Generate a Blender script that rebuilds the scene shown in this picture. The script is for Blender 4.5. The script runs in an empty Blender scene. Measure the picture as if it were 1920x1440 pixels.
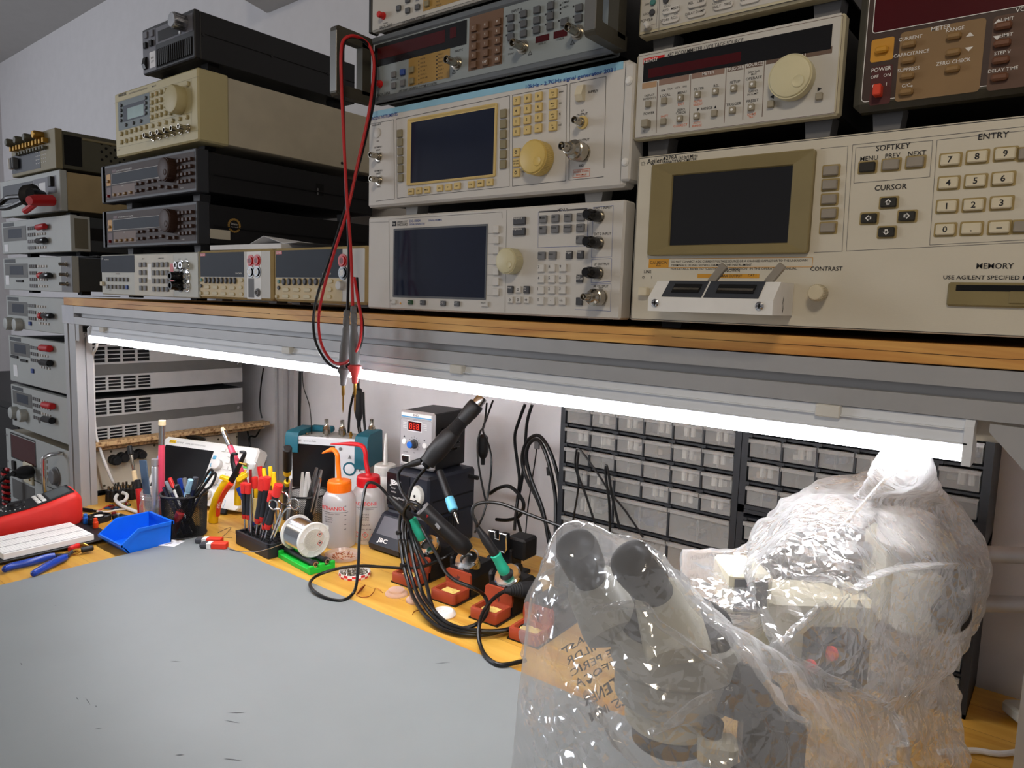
import bpy, bmesh, math, random
from mathutils import Vector, Matrix, Euler, noise
from mathutils.bvhtree import BVHTree
random.seed(7)
SC = bpy.context.scene
COL = SC.collection
PI = math.pi
R = math.radians

# ---------------------------------------------------------------- materials
def lin(c):
    def f(v):
        v = v / 255.0
        return v / 12.92 if v <= 0.04045 else ((v + 0.055) / 1.055) ** 2.4
    return (f(c[0]), f(c[1]), f(c[2]), 1.0)

MATS = {}
def mat(name, c, rough=0.5, metal=0.0, var=0.06, scale=25.0, bump=0.0, bscale=300.0, alpha=1.0, trans=0.0, ior=1.45, coat=0.0, spec=0.5):
    """principled surface with a little procedural tone and roughness variation"""
    m = bpy.data.materials.new(name); m.use_nodes = True
    nt = m.node_tree; b = nt.nodes['Principled BSDF']
    tc = nt.nodes.new('ShaderNodeTexCoord')
    nz = nt.nodes.new('ShaderNodeTexNoise'); nz.inputs['Scale'].default_value = scale; nz.inputs['Detail'].default_value = 4
    nt.links.new(tc.outputs['Object'], nz.inputs['Vector'])
    rp = nt.nodes.new('ShaderNodeValToRGB')
    l = lin(c)
    rp.color_ramp.elements[0].position = 0.3; rp.color_ramp.elements[1].position = 0.7
    rp.color_ramp.elements[0].color = tuple(v * (1 - var) for v in l[:3]) + (1,)
    rp.color_ramp.elements[1].color = tuple(min(1, v * (1 + var)) for v in l[:3]) + (1,)
    nt.links.new(nz.outputs['Fac'], rp.inputs['Fac']); nt.links.new(rp.outputs['Color'], b.inputs['Base Color'])
    b.inputs['Roughness'].default_value = rough; b.inputs['Metallic'].default_value = metal
    b.inputs['IOR'].default_value = ior; b.inputs['Coat Weight'].default_value = coat
    b.inputs['Specular IOR Level'].default_value = spec
    if trans: b.inputs['Transmission Weight'].default_value = trans
    if alpha < 1: b.inputs['Alpha'].default_value = alpha
    if bump:
        n2 = nt.nodes.new('ShaderNodeTexNoise'); n2.inputs['Scale'].default_value = bscale
        bp = nt.nodes.new('ShaderNodeBump'); bp.inputs['Strength'].default_value = bump; bp.inputs['Distance'].default_value = 0.001
        nt.links.new(tc.outputs['Object'], n2.inputs['Vector']); nt.links.new(n2.outputs['Fac'], bp.inputs['Height'])
        nt.links.new(bp.outputs['Normal'], b.inputs['Normal'])
    MATS[name] = m
    return m

def emat(name, c, s):
    m = bpy.data.materials.new(name); m.use_nodes = True
    nt = m.node_tree; nt.nodes.remove(nt.nodes['Principled BSDF'])
    e = nt.nodes.new('ShaderNodeEmission'); e.inputs['Color'].default_value = lin(c); e.inputs['Strength'].default_value = s
    nt.links.new(e.outputs[0], nt.nodes['Material Output'].inputs[0])
    MATS[name] = m
    return m

def wood(name, c1, c2, axis=0, stretch=14.0, scale=16.0, rough=0.45, boards=0.0):
    m = bpy.data.materials.new(name); m.use_nodes = True
    nt = m.node_tree; b = nt.nodes['Principled BSDF']
    tc = nt.nodes.new('ShaderNodeTexCoord'); mp = nt.nodes.new('ShaderNodeMapping')
    s = [stretch] * 3; s[axis] = 1.0
    mp.inputs['Scale'].default_value = s
    nt.links.new(tc.outputs['Object'], mp.inputs['Vector'])
    nz = nt.nodes.new('ShaderNodeTexNoise'); nz.inputs['Scale'].default_value = scale / 10; nz.inputs['Detail'].default_value = 6; nz.inputs['Distortion'].default_value = 1.2
    nt.links.new(mp.outputs[0], nz.inputs['Vector'])
    rp = nt.nodes.new('ShaderNodeValToRGB')
    e = rp.color_ramp.elements
    e[0].position = 0.32; e[0].color = lin(c2); e[1].position = 0.62; e[1].color = lin(c1)
    nt.links.new(nz.outputs['Fac'], rp.inputs['Fac'])
    out = rp.outputs['Color']
    if boards:
        bk = nt.nodes.new('ShaderNodeTexBrick'); bk.inputs['Scale'].default_value = 1.0
        bk.inputs['Brick Width'].default_value = 0.62; bk.inputs['Row Height'].default_value = boards
        bk.inputs['Mortar Size'].default_value = 0.0006
        bk.inputs['Color1'].default_value = (1, 1, 1, 1); bk.inputs['Color2'].default_value = (0.80, 0.76, 0.70, 1); bk.inputs['Mortar'].default_value = (0.45, 0.36, 0.28, 1)
        nt.links.new(tc.outputs['Object'], bk.inputs['Vector'])
        mx = nt.nodes.new('ShaderNodeMix'); mx.data_type = 'RGBA'; mx.blend_type = 'MULTIPLY'; mx.inputs[0].default_value = 0.8
        nt.links.new(out, mx.inputs[6]); nt.links.new(bk.outputs['Color'], mx.inputs[7]); out = mx.outputs[2]
    nt.links.new(out, b.inputs['Base Color'])
    b.inputs['Roughness'].default_value = rough
    MATS[name] = m
    return m

def speckle(name, c1, c2, scale, t=0.62, rough=0.8, w=0.05):
    m = mat(name, c1, rough)
    nt = m.node_tree; b = nt.nodes['Principled BSDF']
    nz = [n for n in nt.nodes if n.type == 'TEX_NOISE'][0]; nz.inputs['Scale'].default_value = scale; nz.inputs['Detail'].default_value = 8
    rp = [n for n in nt.nodes if n.type == 'VALTORGB'][0]; e = rp.color_ramp.elements
    e[0].position = t - w; e[0].color = lin(c1); e[1].position = t + w; e[1].color = lin(c2)
    return m

# ---------------------------------------------------------------- mesh building
_txt = {}
def text_data(s, bold=0.0):
    k = (s, bold)
    if k not in _txt:
        cu = bpy.data.curves.new('t', 'FONT'); cu.body = s; cu.size = 1.0; cu.resolution_u = 2; cu.offset = bold
        o = bpy.data.objects.new('t', cu); COL.objects.link(o)
        me = o.to_mesh()
        vs = [tuple(v.co) for v in me.vertices]; fs = [tuple(p.vertices) for p in me.polygons]
        o.to_mesh_clear(); bpy.data.objects.remove(o); bpy.data.curves.remove(cu)
        if vs:
            x0 = min(v[0] for v in vs); x1 = max(v[0] for v in vs)
        else: x0, x1 = 0, 1
        _txt[k] = ([(v[0] - x0, v[1]) for v in vs], fs, x1 - x0)
    return _txt[k]

def chamfer(dx, dy, dz, b):
    """unit chamfered box verts/faces centred at the origin"""
    b = min(b, dx * 0.49, dy * 0.49, dz * 0.49)
    hx, hy, hz = dx / 2, dy / 2, dz / 2
    V = []; idx = {}
    for sx in (-1, 1):
        for sy in (-1, 1):
            for sz in (-1, 1):
                for ax in range(3):
                    p = [sx * hx, sy * hy, sz * hz]
                    for k in range(3):
                        if k != ax: p[k] -= (sx, sy, sz)[k] * b
                    idx[(sx, sy, sz, ax)] = len(V); V.append(tuple(p))
    F = []
    def orient(f):
        c = [sum(V[i][k] for i in f) / len(f) for k in range(3)]
        a, bb, d = (Vector(V[f[0]]), Vector(V[f[1]]), Vector(V[f[2]]))
        n = (bb - a).cross(d - a)
        return f if n.dot(Vector(c)) > 0 else f[::-1]
    for ax in range(3):
        o = [k for k in range(3) if k != ax]
        for s in (-1, 1):
            f = []
            for (u, v) in ((-1, -1), (1, -1), (1, 1), (-1, 1)):
                sg = [0, 0, 0]; sg[ax] = s; sg[o[0]] = u; sg[o[1]] = v
                f.append(idx[(*sg, ax)])
            F.append(orient(f))
        for u in (-1, 1):
            for v in (-1, 1):
                f = []
                for s, a in ((-1, o[0]), (1, o[0]), (1, o[1]), (-1, o[1])):
                    sg = [0, 0, 0]; sg[ax] = s; sg[o[0]] = u; sg[o[1]] = v
                    f.append(idx[(*sg, a)])
                F.append(orient(f))
    for sx in (-1, 1):
        for sy in (-1, 1):
            for sz in (-1, 1):
                F.append(orient([idx[(sx, sy, sz, a)] for a in range(3)]))
    return V, F

def frame(d):
    d = Vector(d).normalized()
    u = d.cross(Vector((0, 0, 1)))
    if u.length < 1e-4: u = Vector((1, 0, 0))
    u.normalize()
    return d, u, d.cross(u).normalized()

class MB:
    """collects shapes that become ONE mesh object; s scales the numbers given (0.001 = millimetres)"""
    def __init__(self, s=1.0):
        self.v = []; self.f = []; self.m = []; self.s = s; self.mi = 0; self.T = None
    def add(self, V, F):
        o = len(self.v); s = self.s
        for p in V:
            p = Vector((p[0] * s, p[1] * s, p[2] * s))
            self.v.append(self.T @ p if self.T else p)
        for f in F:
            self.f.append(tuple(i + o for i in f)); self.m.append(self.mi)
        return self
    def box(self, x0, y0, z0, x1, y1, z1, b=0.0):
        if x0 > x1: x0, x1 = x1, x0
        if y0 > y1: y0, y1 = y1, y0
        if z0 > z1: z0, z1 = z1, z0
        c = ((x0 + x1) / 2, (y0 + y1) / 2, (z0 + z1) / 2)
        if b:
            V, F = chamfer(x1 - x0, y1 - y0, z1 - z0, b)
            return self.add([(p[0] + c[0], p[1] + c[1], p[2] + c[2]) for p in V], F)
        V = [(x0, y0, z0), (x1, y0, z0), (x1, y1, z0), (x0, y1, z0), (x0, y0, z1), (x1, y0, z1), (x1, y1, z1), (x0, y1, z1)]
        return self.add(V, [(0, 3, 2, 1), (4, 5, 6, 7), (0, 1, 5, 4), (1, 2, 6, 5), (2, 3, 7, 6), (3, 0, 4, 7)])
    def lathe(self, prof, c=(0, 0, 0), d=(0, 0, 1), n=24, cap=True):
        """prof = [(radius, height)...] turned about direction d from c"""
        d, u, w = frame(d); c = Vector(c)
        V = []; F = []
        for (r, h) in prof:
            for k in range(n):
                a = 2 * PI * k / n
                V.append(c + d * h + u * (r * math.cos(a)) + w * (r * math.sin(a)))
        L = len(prof)
        for i in range(L - 1):
            for k in range(n):
                k2 = (k + 1) % n
                F.append((i * n + k, i * n + k2, (i + 1) * n + k2, (i + 1) * n + k))
        if cap:
            F.append(tuple(range(n))[::-1]); F.append(tuple((L - 1) * n + k for k in range(n)))
        return self.add(V, F)
    def cyl(self, c, d, r, h, n=20, b=0.0, r2=None):
        r2 = r if r2 is None else r2
        if b: return self.lathe([(r - b, 0), (r, b), (r2, h - b), (r2 - b, h)], c, d, n)
        return self.lathe([(r, 0), (r2, h)], c, d, n)
    def tube(self, pts, r, n=10, closed=False, rad=None):
        P = [Vector(p) for p in pts]; V = []; F = []; L = len(P)
        up = None
        for i, p in enumerate(P):
            a = P[(i - 1) % L] if (i > 0 or closed) else P[i]
            b = P[(i + 1) % L] if (i < L - 1 or closed) else P[i]
            t = (b - a).normalized()
            if up is None: _, up, _ = frame(t)
            up = (up - t * up.dot(t))
            up = up.normalized() if up.length > 1e-6 else frame(t)[1]
            w = t.cross(up)
            rr = rad[i] if rad else r
            for k in range(n):
                q = 2 * PI * k / n
                V.append(p + up * (rr * math.cos(q)) + w * (rr * math.sin(q)))
        for i in range(L if closed else L - 1):
            j = (i + 1) % L
            for k in range(n):
                k2 = (k + 1) % n
                F.append((i * n + k, i * n + k2, j * n + k2, j * n + k))
        if not closed:
            F.append(tuple(range(n))[::-1]); F.append(tuple((L - 1) * n + k for k in range(n)))
        return self.add(V, F)
    def prism(self, poly, a0, a1, plane='xz'):
        """poly in the plane, extruded from a0 to a1 along the third axis"""
        n = len(poly)
        def P(p, a): return {'xz': (p[0], a, p[1]), 'xy': (p[0], p[1], a), 'yz': (a, p[0], p[1])}[plane]
        V = [P(p, a0) for p in poly] + [P(p, a1) for p in poly]
        F = [tuple(range(n)), tuple(range(2 * n - 1, n - 1, -1))]
        for k in range(n):
            k2 = (k + 1) % n
            F.append((k, k + n, k2 + n, k2))
        return self.add(V, F)
    def loft(self, rings, closed=True, cap=True):
        n = len(rings[0]); V = [p for r in rings for p in r]; F = []
        for i in range(len(rings) - 1):
            for k in range(n if closed else n - 1):
                k2 = (k + 1) % n
                F.append((i * n + k, i * n + k2, (i + 1) * n + k2, (i + 1) * n + k))
        if cap:
            F.append(tuple(range(n))[::-1]); F.append(tuple((len(rings) - 1) * n + k for k in range(n)))
        return self.add(V, F)
    def quad(self, a, b, c, d): return self.add([a, b, c, d], [(0, 1, 2, 3)])
    def rrect(self, u0, v0, u1, v1, y, r, t=None):
        """rounded-rectangle plate (t=None) or ring of width t, facing -y"""
        def loop(u0, v0, u1, v1, r):
            r = max(0.01, min(r, (u1 - u0) / 2.01, (v1 - v0) / 2.01)); L = []
            for (cx, cy, a0) in ((u1 - r, v0 + r, -90), (u1 - r, v1 - r, 0), (u0 + r, v1 - r, 90), (u0 + r, v0 + r, 180)):
                for k in range(5):
                    a = R(a0 + k * 22.5); L.append((cx + r * math.cos(a), y, cy + r * math.sin(a)))
            return L
        A = loop(u0, v0, u1, v1, r)
        if t is None: return self.add(A, [tuple(range(len(A)))])
        B = loop(u0 + t, v0 + t, u1 - t, v1 - t, max(0.01, r - t)); n = len(A)
        return self.add(A + B, [(k, (k + 1) % n, n + (k + 1) % n, n + k) for k in range(n)])
    def text(self, s, u, v, h, y=-0.3, w=None, al='l', bold=0.0, mirror=False):
        """lettering facing -y; h = capital height, w = full width if it must fit"""
        V, F, W = text_data(s, bold)
        k = h / 0.69; kx = (w / W) if w else k
        off = {'l': 0, 'c': -W * kx / 2, 'r': -W * kx}[al]
        return self.add([(u + off + p[0] * kx, y, v + p[1] * k) for p in V], F)
    def build(self, name, m, parent=None, loc=(0, 0, 0), rot=(0, 0, 0), smooth=30, label=None):
        me = bpy.data.meshes.new(name)
        me.from_pydata([tuple(p) for p in self.v], [], self.f)
        ms = m if isinstance(m, (list, tuple)) else [m]
        for x in ms: me.materials.append(x if not isinstance(x, str) else MATS[x])
        if len(ms) > 1: me.polygons.foreach_set('material_index', self.m)
        if smooth:
            me.polygons.foreach_set('use_smooth', [True] * len(me.polygons))
            me.set_sharp_from_angle(angle=R(smooth))
        me.update()
        return link(name, me, parent, loc, rot, label)

def link(name, me, parent=None, loc=(0, 0, 0), rot=(0, 0, 0), label=None):
    o = bpy.data.objects.new(name, me); COL.objects.link(o)
    if parent is not None: o.parent = parent
    o.location = loc; o.rotation_euler = rot
    if label: o['label'] = label
    return o

def thing(name, label, cat, loc=(0, 0, 0), rz=0.0, group=None):
    o = bpy.data.objects.new(name, None); o.empty_display_size = 0.02; COL.objects.link(o)
    o.location = loc; o.rotation_euler = (0, 0, rz)
    o['label'] = label; o['category'] = cat
    if group: o['group'] = group
    return o
def tag(o, label, cat, group=None, kind=None):
    if label: o['label'] = label
    if cat: o['category'] = cat
    if group: o['group'] = group
    if kind: o['kind'] = kind
    return o
def struct(o): o['kind'] = 'structure'; return o

def spline(pts, sub=8, closed=False):
    """Catmull-Rom through the points"""
    P = [Vector(p) for p in pts]; out = []
    n = len(P)
    for i in range(n if closed else n - 1):
        if closed: a, b, c, d = P[(i - 1) % n], P[i], P[(i + 1) % n], P[(i + 2) % n]
        else: a, b, c, d = P[max(i - 1, 0)], P[i], P[i + 1], P[min(i + 2, n - 1)]
        for k in range(sub):
            t = k / sub
            out.append(0.5 * ((2 * b) + (c - a) * t + (2 * a - 5 * b + 4 * c - d) * t * t + (3 * b - a - 3 * c + d) * t ** 3))
    if not closed: out.append(P[-1])
    return out

# ---------------------------------------------------------------- instrument parts (millimetres; u right, v up, y into the case)
_me = {}; _mk = {}
def shared(key, make, name, m, parent, loc, rot=(0, 0, 0), label=None):
    """one mesh per key, linked again for every repeat"""
    if make is None: make = _mk[key]
    _mk[key] = make
    key = (key, m if isinstance(m, str) else tuple(m))
    if key not in _me:
        o = make().build(name, m, parent, loc, rot, label=label); _me[key] = o.data
        return o
    return link(name, _me[key], parent, loc, rot, label)
def mm(u, v, y=0.0): return (u * .001, y * .001, v * .001)

def key(t, u, v, w, h, d=3.0, m='key_grey', name='key', b=0.6, y=0.0, label=None):
    return shared(('key', w, h, d, b), lambda: MB(.001).box(-w / 2, -d, -h / 2, w / 2, 0, h / 2, b), name, m, t, mm(u, v, y), label=label)
def keys(t, pts, w, h, d=3.0, m='key_grey', name='key', b=0.6):
    for (u, v) in pts: key(t, u, v, w, h, d, m, name, b)
def grid(a, b, c, nu, nv):
    """nu x nv points: a first, b last of the first row, c last row below a"""
    return [(a[0] + (b[0] - a[0]) * i / max(1, nu - 1) + (c[0] - a[0]) * j / max(1, nv - 1), a[1] + (b[1] - a[1]) * i / max(1, nu - 1) + (c[1] - a[1]) * j / max(1, nv - 1)) for j in range(nv) for i in range(nu)]
def knob(t, u, v, r, d, m, name='knob', ribs=0, dimple=0.0, skirt=0.0, label=None):
    def make():
        k = MB(.001)
        pr = [(r * .98, 0), (r, d * .1), (r, d * .82), (r * .94, d * .96), (r * .86, d)]
        if skirt: pr = [(r + skirt, 0), (r + skirt, 1.5)] + pr[1:]
        k.lathe(pr, (0, 0, 0), (0, -1, 0), 40)
        for i in range(ribs):
            a = 2 * PI * i / ribs
            k.T = Matrix.Rotation(a, 4, 'Y'); k.box(r - .3, -d * .86, -r * .045, r + .7, -d * .05, r * .045); k.T = None
        if dimple:
            k.lathe([(dimple, 0), (dimple * .96, .5), (dimple * .86, .9), (dimple * .6, .35), (dimple * .25, .08)], (r * .42, -d + .02, -r * .3), (0, -1, 0), 20)
        return k
    return shared(('knob', r, d, ribs, dimple, skirt), make, name, m, t, mm(u, v), label=label)
def bnc(t, u, v, k=1.0, capm=None, name='connector'):
    def make():
        c = MB(.001)
        c.lathe([(8 * k, 0), (8 * k, 1.5 * k), (6.2 * k, 1.6 * k), (6.2 * k, 5 * k), (4.8 * k, 5.2 * k), (4.8 * k, 20 * k), (4.2 * k, 20 * k), (4.0 * k, 12 * k), (1.8 * k, 12 * k), (1.6 * k, 18 * k), (.5 * k, 18.2 * k)], (0, 0, 0), (0, -1, 0), 20)
        for s in (-1, 1): c.cyl((s * 4.5 * k, -15 * k, 0), (s, 0, 0), 1 * k, 2 * k, 8)
        return c
    o = shared(('bnc', k), make, name, 'nickel', t, mm(u, v))
    if capm: shared(('bnccap', k), lambda: MB(.001).lathe([(6.6 * k, 0), (6.6 * k, 15 * k), (5.6 * k, 17 * k), (5.2 * k, 22 * k), (4 * k, 23 * k)], (0, 0, 0), (0, -1, 0), 24), 'dust_cap', capm, o, mm(0, 0, -5 * k))
    return o
def ntype(t, u, v, k=1.0):
    c = MB(.001)
    c.lathe([(11 * k, 0), (11 * k, 3 * k), (9 * k, 3.2 * k), (9 * k, 6 * k), (12 * k, 7 * k), (12 * k, 20 * k), (10.5 * k, 21 * k), (10.5 * k, 24 * k), (7.5 * k, 27 * k), (7 * k, 33 * k), (5 * k, 33.5 * k), (5 * k, 46 * k), (4.2 * k, 46 * k), (4 * k, 38 * k), (1.5 * k, 38 * k), (1.4 * k, 45 * k), (.4 * k, 45 * k)], (0, 0, 0), (0, -1, 0), 28)
    for s in (-1, 1): c.cyl((s * 4.6 * k, -42 * k, 0), (s, 0, 0), 1.1 * k, 2 * k, 8)
    return c.build('connector', 'nickel', t, mm(u, v))
def lit(t, items, m='ink', name='lettering', y=-0.35, bold=0.006):
    """items: (text, u, v, cap height[, align[, width]])"""
    b = MB(.001)
    for it in items:
        s, u, v, h = it[:4]; al = it[4] if len(it) > 4 else 'l'; w = it[5] if len(it) > 5 else None
        b.text(s, u, v, h, y, w, al, bold)
    return b.build(name, m, t, smooth=0)
def lines(t, segs, m='ink', w=0.5, y=-0.25, name='panel_line'):
    """thin printed rules: (u0,v0,u1,v1)"""
    b = MB(.001)
    for (u0, v0, u1, v1) in segs:
        d = Vector((u1 - u0, v1 - v0)); d.normalize(); n = Vector((-d.y, d.x)) * (w / 2)
        b.add([(u0 + n.x, y, v0 + n.y), (u1 + n.x, y, v1 + n.y), (u1 - n.x, y, v1 - n.y), (u0 - n.x, y, v0 - n.y)], [(3, 2, 1, 0)])
    return b.build(name, m, t, smooth=0)
def plate(t, u0, v0, u1, v1, m, name, y=-0.2, d=0.0, r=0.0, label=None):
    b = MB(.001)
    if r: b.rrect(u0, v0, u1, v1, y, r)
    else: b.box(u0, y, v0, u1, y + max(d, .15), v1)
    return b.build(name, m, t, label=label, smooth=0)
def shell(t, W, H, D, case, front, fd=14.0, inset=2.0, b=1.5, feet=None, foot_m='rubber', foot_h=10.0, stack=False):
    if D > fd + 1:
        c = MB(.001).box(inset, fd, inset, W - inset, D, H - inset, 1.0)
        c.build('case', case, t)
    MB(.001).box(0, 0, 0, W, fd, H, b).build('front_panel', front, t)
    if feet:
        for (u, y) in feet:
            shared(('foot', foot_h), lambda: MB(.001).prism([(-13, 0), (13, 0), (11, -foot_h), (-11, -foot_h)], -8, 14, 'xz'), 'foot', foot_m, t, mm(u, inset, y))
def instrument(name, label, x, z, y=.72, cat='instrument', rz=0.0): return thing(name, label, cat, (x, y, z), rz)

# ---------------------------------------------------------------- materials used all over
mat('wall_paint', (226, 224, 226), .9, var=.02, bump=.25, bscale=140)
mat('ceiling_paint', (196, 194, 192), .95, var=.02)
mat('floor_grey', (96, 92, 88), .6)
wood('bench_pine', (224, 178, 80), (198, 140, 42), 0, 12, 20, .38, boards=.072)
wood('shelf_ply', (230, 178, 98), (182, 116, 50), 0, 9, 30, .5)
mat('ply_crack', (70, 44, 24), .9)
mat('mat_rubber', (131, 136, 137), .5, var=.05, scale=5, bump=.05, bscale=500)
mat('scuff', (84, 86, 90), .7)
mat('scuff_pale', (205, 210, 212), .6)
mat('alu', (172, 172, 173), .48, .35, var=.03)
mat('alu_slot', (92, 93, 97), .5, .5)
mat('alu_cap', (196, 200, 210), .5)
mat('steel', (190, 190, 192), .25, 1.0)
mat('nickel', (176, 170, 158), .24, 1.0)
mat('chrome', (224, 224, 224), .12, 1.0)
mat('gold', (196, 150, 70), .3, 1.0)
mat('copper', (170, 96, 58), .35, .9)
mat('led_housing', (222, 226, 232), .45, var=.02)
mat('clear_clip', (214, 212, 205), .3)
emat('led_glow', (250, 250, 255), 40.0)
mat('white_cable', (226, 226, 224), .45)
mat('black_cable', (9, 9, 10), .34)
mat('black', (18, 18, 20), .5)
mat('black_gloss', (12, 12, 14), .18)
mat('rubber', (22, 22, 24), .75)
mat('foot_grey', (104, 104, 106), .6)
mat('gap_dark', (8, 8, 10), .9)
mat('ink', (30, 30, 34), .7)
mat('ink_soft', (96, 94, 96), .7)
mat('ink_white', (226, 224, 220), .6)
mat('ink_orange', (206, 104, 62), .7)
mat('ink_blue', (20, 66, 150), .6)
mat('ink_red', (206, 40, 38), .6)
mat('red', (200, 30, 30), .4)
mat('red_dark', (120, 16, 20), .45)
mat('white', (232, 231, 228), .5)
mat('paper', (236, 236, 238), .8)
mat('screen_dark', (20, 20, 23), .22)
mat('screen_blue', (20, 28, 50), .12)
mat('screen_red', (70, 10, 16), .2)
mat('screen_grey', (62, 68, 80), .45, spec=.2)
mat('lcd_green', (120, 150, 146), .25)
mat('key_grey', (112, 112, 114), .55)
mat('key_light', (206, 203, 198), .5)
mat('key_dark', (66, 66, 70), .5)

# ---------------------------------------------------------------- the setting
def wy(x): return 1.238 - .034 * (x + .05)          # the back wall stands a little askew to the shelf
struct(MB().prism([(-4.6, wy(-4.6)), (2.2, wy(2.2)), (2.2, wy(2.2) + .12), (-4.6, wy(-4.6) + .12)], -.8, 1.66, 'xy').build('wall_back', 'wall_paint', smooth=0))
struct(MB().prism([(-4.6, -2.6), (-4.48, -2.6), (-4.48, 1.5), (-4.6, 1.5)], -.8, 1.66, 'xy').build('wall_left', 'wall_paint', smooth=0))
struct(MB().box(-4.6, -2.6, -.88, 2.2, 1.5, -.8).build('floor', 'floor_grey', smooth=0))
struct(MB().box(-4.6, -2.6, 1.66, 2.2, 1.5, 1.74).build('ceiling', 'ceiling_paint', smooth=0))
sf = [(-1.9348,1.1723,1.36), (-1.977,1.3005,1.36), (-1.6715,1.331,1.36), (-1.5549,1.2378,1.36)]
struct(MB().prism([(p[0], p[1]) for p in sf], 1.36, 1.665, 'xy').build('trim_1', 'ceiling_paint', smooth=0))

# workbench
wb = thing('workbench', 'pine workbench of glued planks carrying the mat and tools', 'workbench', (-.75, .6, -.8))
def W0(b, name, m, t, **k):
    """mesh given in world coordinates under a thing"""
    o = b.build(name, m, t, **k); o.location = tuple(-c for c in t.location); return o
W0(MB().box(-1.968, .02, -.04, .55, 1.215, 0, .002), 'tabletop', 'bench_pine', wb)
for x in (-1.9, .47):
    for y in (.08, 1.13): W0(MB().box(x - .03, y - .03, -.8, x + .03, y + .03, -.04), 'leg', 'alu', wb)
W0(MB().box(-1.87, .06, -.12, .44, .09, -.04), 'apron', 'bench_pine', wb)

mt = MB(); rr = .012
pl = []
for (cx, cy, a0) in ((-.05 - rr, .80 - rr, 0), (-1.477 + rr, .80 - rr, 90), (-1.477 + rr, .12 + rr, 180), (-.05 - rr, .12 + rr, 270)):
    for k in range(5):
        a = R(a0 + k * 22.5); pl.append((cx + rr * math.cos(a), cy + rr * math.sin(a)))
mat_o = thing('bench_mat', 'large grey rubber bench mat with small scuffs', 'mat', (-.7, .46, 0))
W0(mt.prism(pl, .0005, .0032, 'xy'), 'mat_sheet', 'mat_rubber', mat_o)
sc_ = MB(); random.seed(3)
for (c) in ((1.6599,-.5215,.0034), ):
    pass
SCUFF = [(-.9839,.3598,.0035), (-.9671,.366,.0035), (-.9479,.368,.0035), (-.8947,.3494,.0035), (-.8018,.4765,.0035), (-.7722,.3879,.0035), (-.7188,.4225,.0035), (-1.3138,.4526,.0035), (-1.3539,.531,.0035), (-.984,.4911,.0035), (-.693,.7434,.0035), (-.7877,.4622,.0035), (-1.1365,.3454,.0035)]
for i, (x, y, z) in enumerate(SCUFF):
    l = random.choice((.002, .005, .009, .012)); w = random.uniform(.0004, .0009); a = random.uniform(-.2, .9)
    dx, dy = l * math.cos(a), l * math.sin(a)
    sc_.add([(x - dx, y - dy, z), (x - w, y + w, z), (x + dx, y + dy, z), (x + w, y - w, z)], [(0, 3, 2, 1)])
W0(sc_, 'scuff_marks', 'scuff', mat_o, smooth=0)

# ---------------------------------------------------------------- aluminium shelf frame
fr = thing('profile_rack', 'aluminium profile frame with posts and slotted rail carrying the plywood shelf', 'shelf frame', (-.95, .95, 0))
def rail_x(x0, x1, y, z, w=.04, h=.0428, slots=True):
    """slotted profile along x with a groove in its front face"""
    s = .0048; d = .013
    zc = z + h / 2
    b = MB(); b.prism([(y, z), (y, zc - s), (y + d, zc - s), (y + d, zc + s), (y, zc + s), (y, z + h), (y + w, z + h), (y + w, z)], x0, x1, 'yz')
    return b
W0(rail_x(-1.8915, .06, .716, .4502), 'front_rail', 'alu', fr, smooth=0)
W0(MB().box(-1.961, .716, .4494, -1.8915, .757, .4938, .0008), 'end_cap', 'alu_cap', fr)
def post(x0, x1, y0, y1, z1, name='post'):
    b = MB(); xm = (x0 + x1) / 2; ym = (y0 + y1) / 2; s = .0045; d = .006
    n1 = x0 + (x1 - x0) * .38
    b.prism([(x0, y0), (n1 - s, y0), (n1 - s, y0 + d), (n1 + s, y0 + d), (n1 + s, y0), (x1, y0), (x1, ym - s), (x1 - d, ym - s), (x1 - d, ym + s), (x1, ym + s), (x1, y1), (x0, y1)], 0.0, z1, 'xy')
    return W0(b, name, 'alu', fr, smooth=0)
post(-1.955, -1.891, .7175, .755, .4494)
post(-1.797, -1.757, 1.20, 1.236, .494)
post(-.0098, .06, .7175, .757, .4502)
post(.24, .28, 1.155, 1.19, .494)
W0(MB().box(-1.93, .757, .452, -1.895, 1.236, .494, .001), 'side_rail', 'alu', fr)
W0(MB().box(-1.757, 1.2, .452, .24, 1.19, .494, .001), 'rear_rail', 'alu', fr)
# corner brackets
b = MB(); b.prism([(.7185, .4495), (.7185, .410), (.7225, .410), (.752, .440), (.752, .4495)], -1.891, -1.871, 'yz')
bk = W0(b, 'corner_bracket', 'alu', fr, smooth=0)
o = MB().cyl((-1.8712, .7335, .4255), (1, 0, 0), .0052, .006, 12).cyl((-1.8655, .7335, .4255), (1, 0, 0), .0035, .002, 6).build('bolt', 'steel', bk)
o = MB().box(-1.8712, .727, .432, -1.8695, .742, .446).build('bracket_recess', 'gap_dark', bk)
g = [(-.0514,.7155,.4485), (-.0515,.7155,.4417), (-.0193,.7155,.407), (-.0002,.7155,.4073), (-.004,.7155,.4469)]
W0(MB().prism([(p[0], p[2]) for p in g], .7125, .7158, 'xz'), 'gusset_plate', 'alu', fr, smooth=0)
W0(MB().box(-.062, .735, .430, -.0105, .75, .448), 'rail_joint', 'clear_clip', fr)

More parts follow.
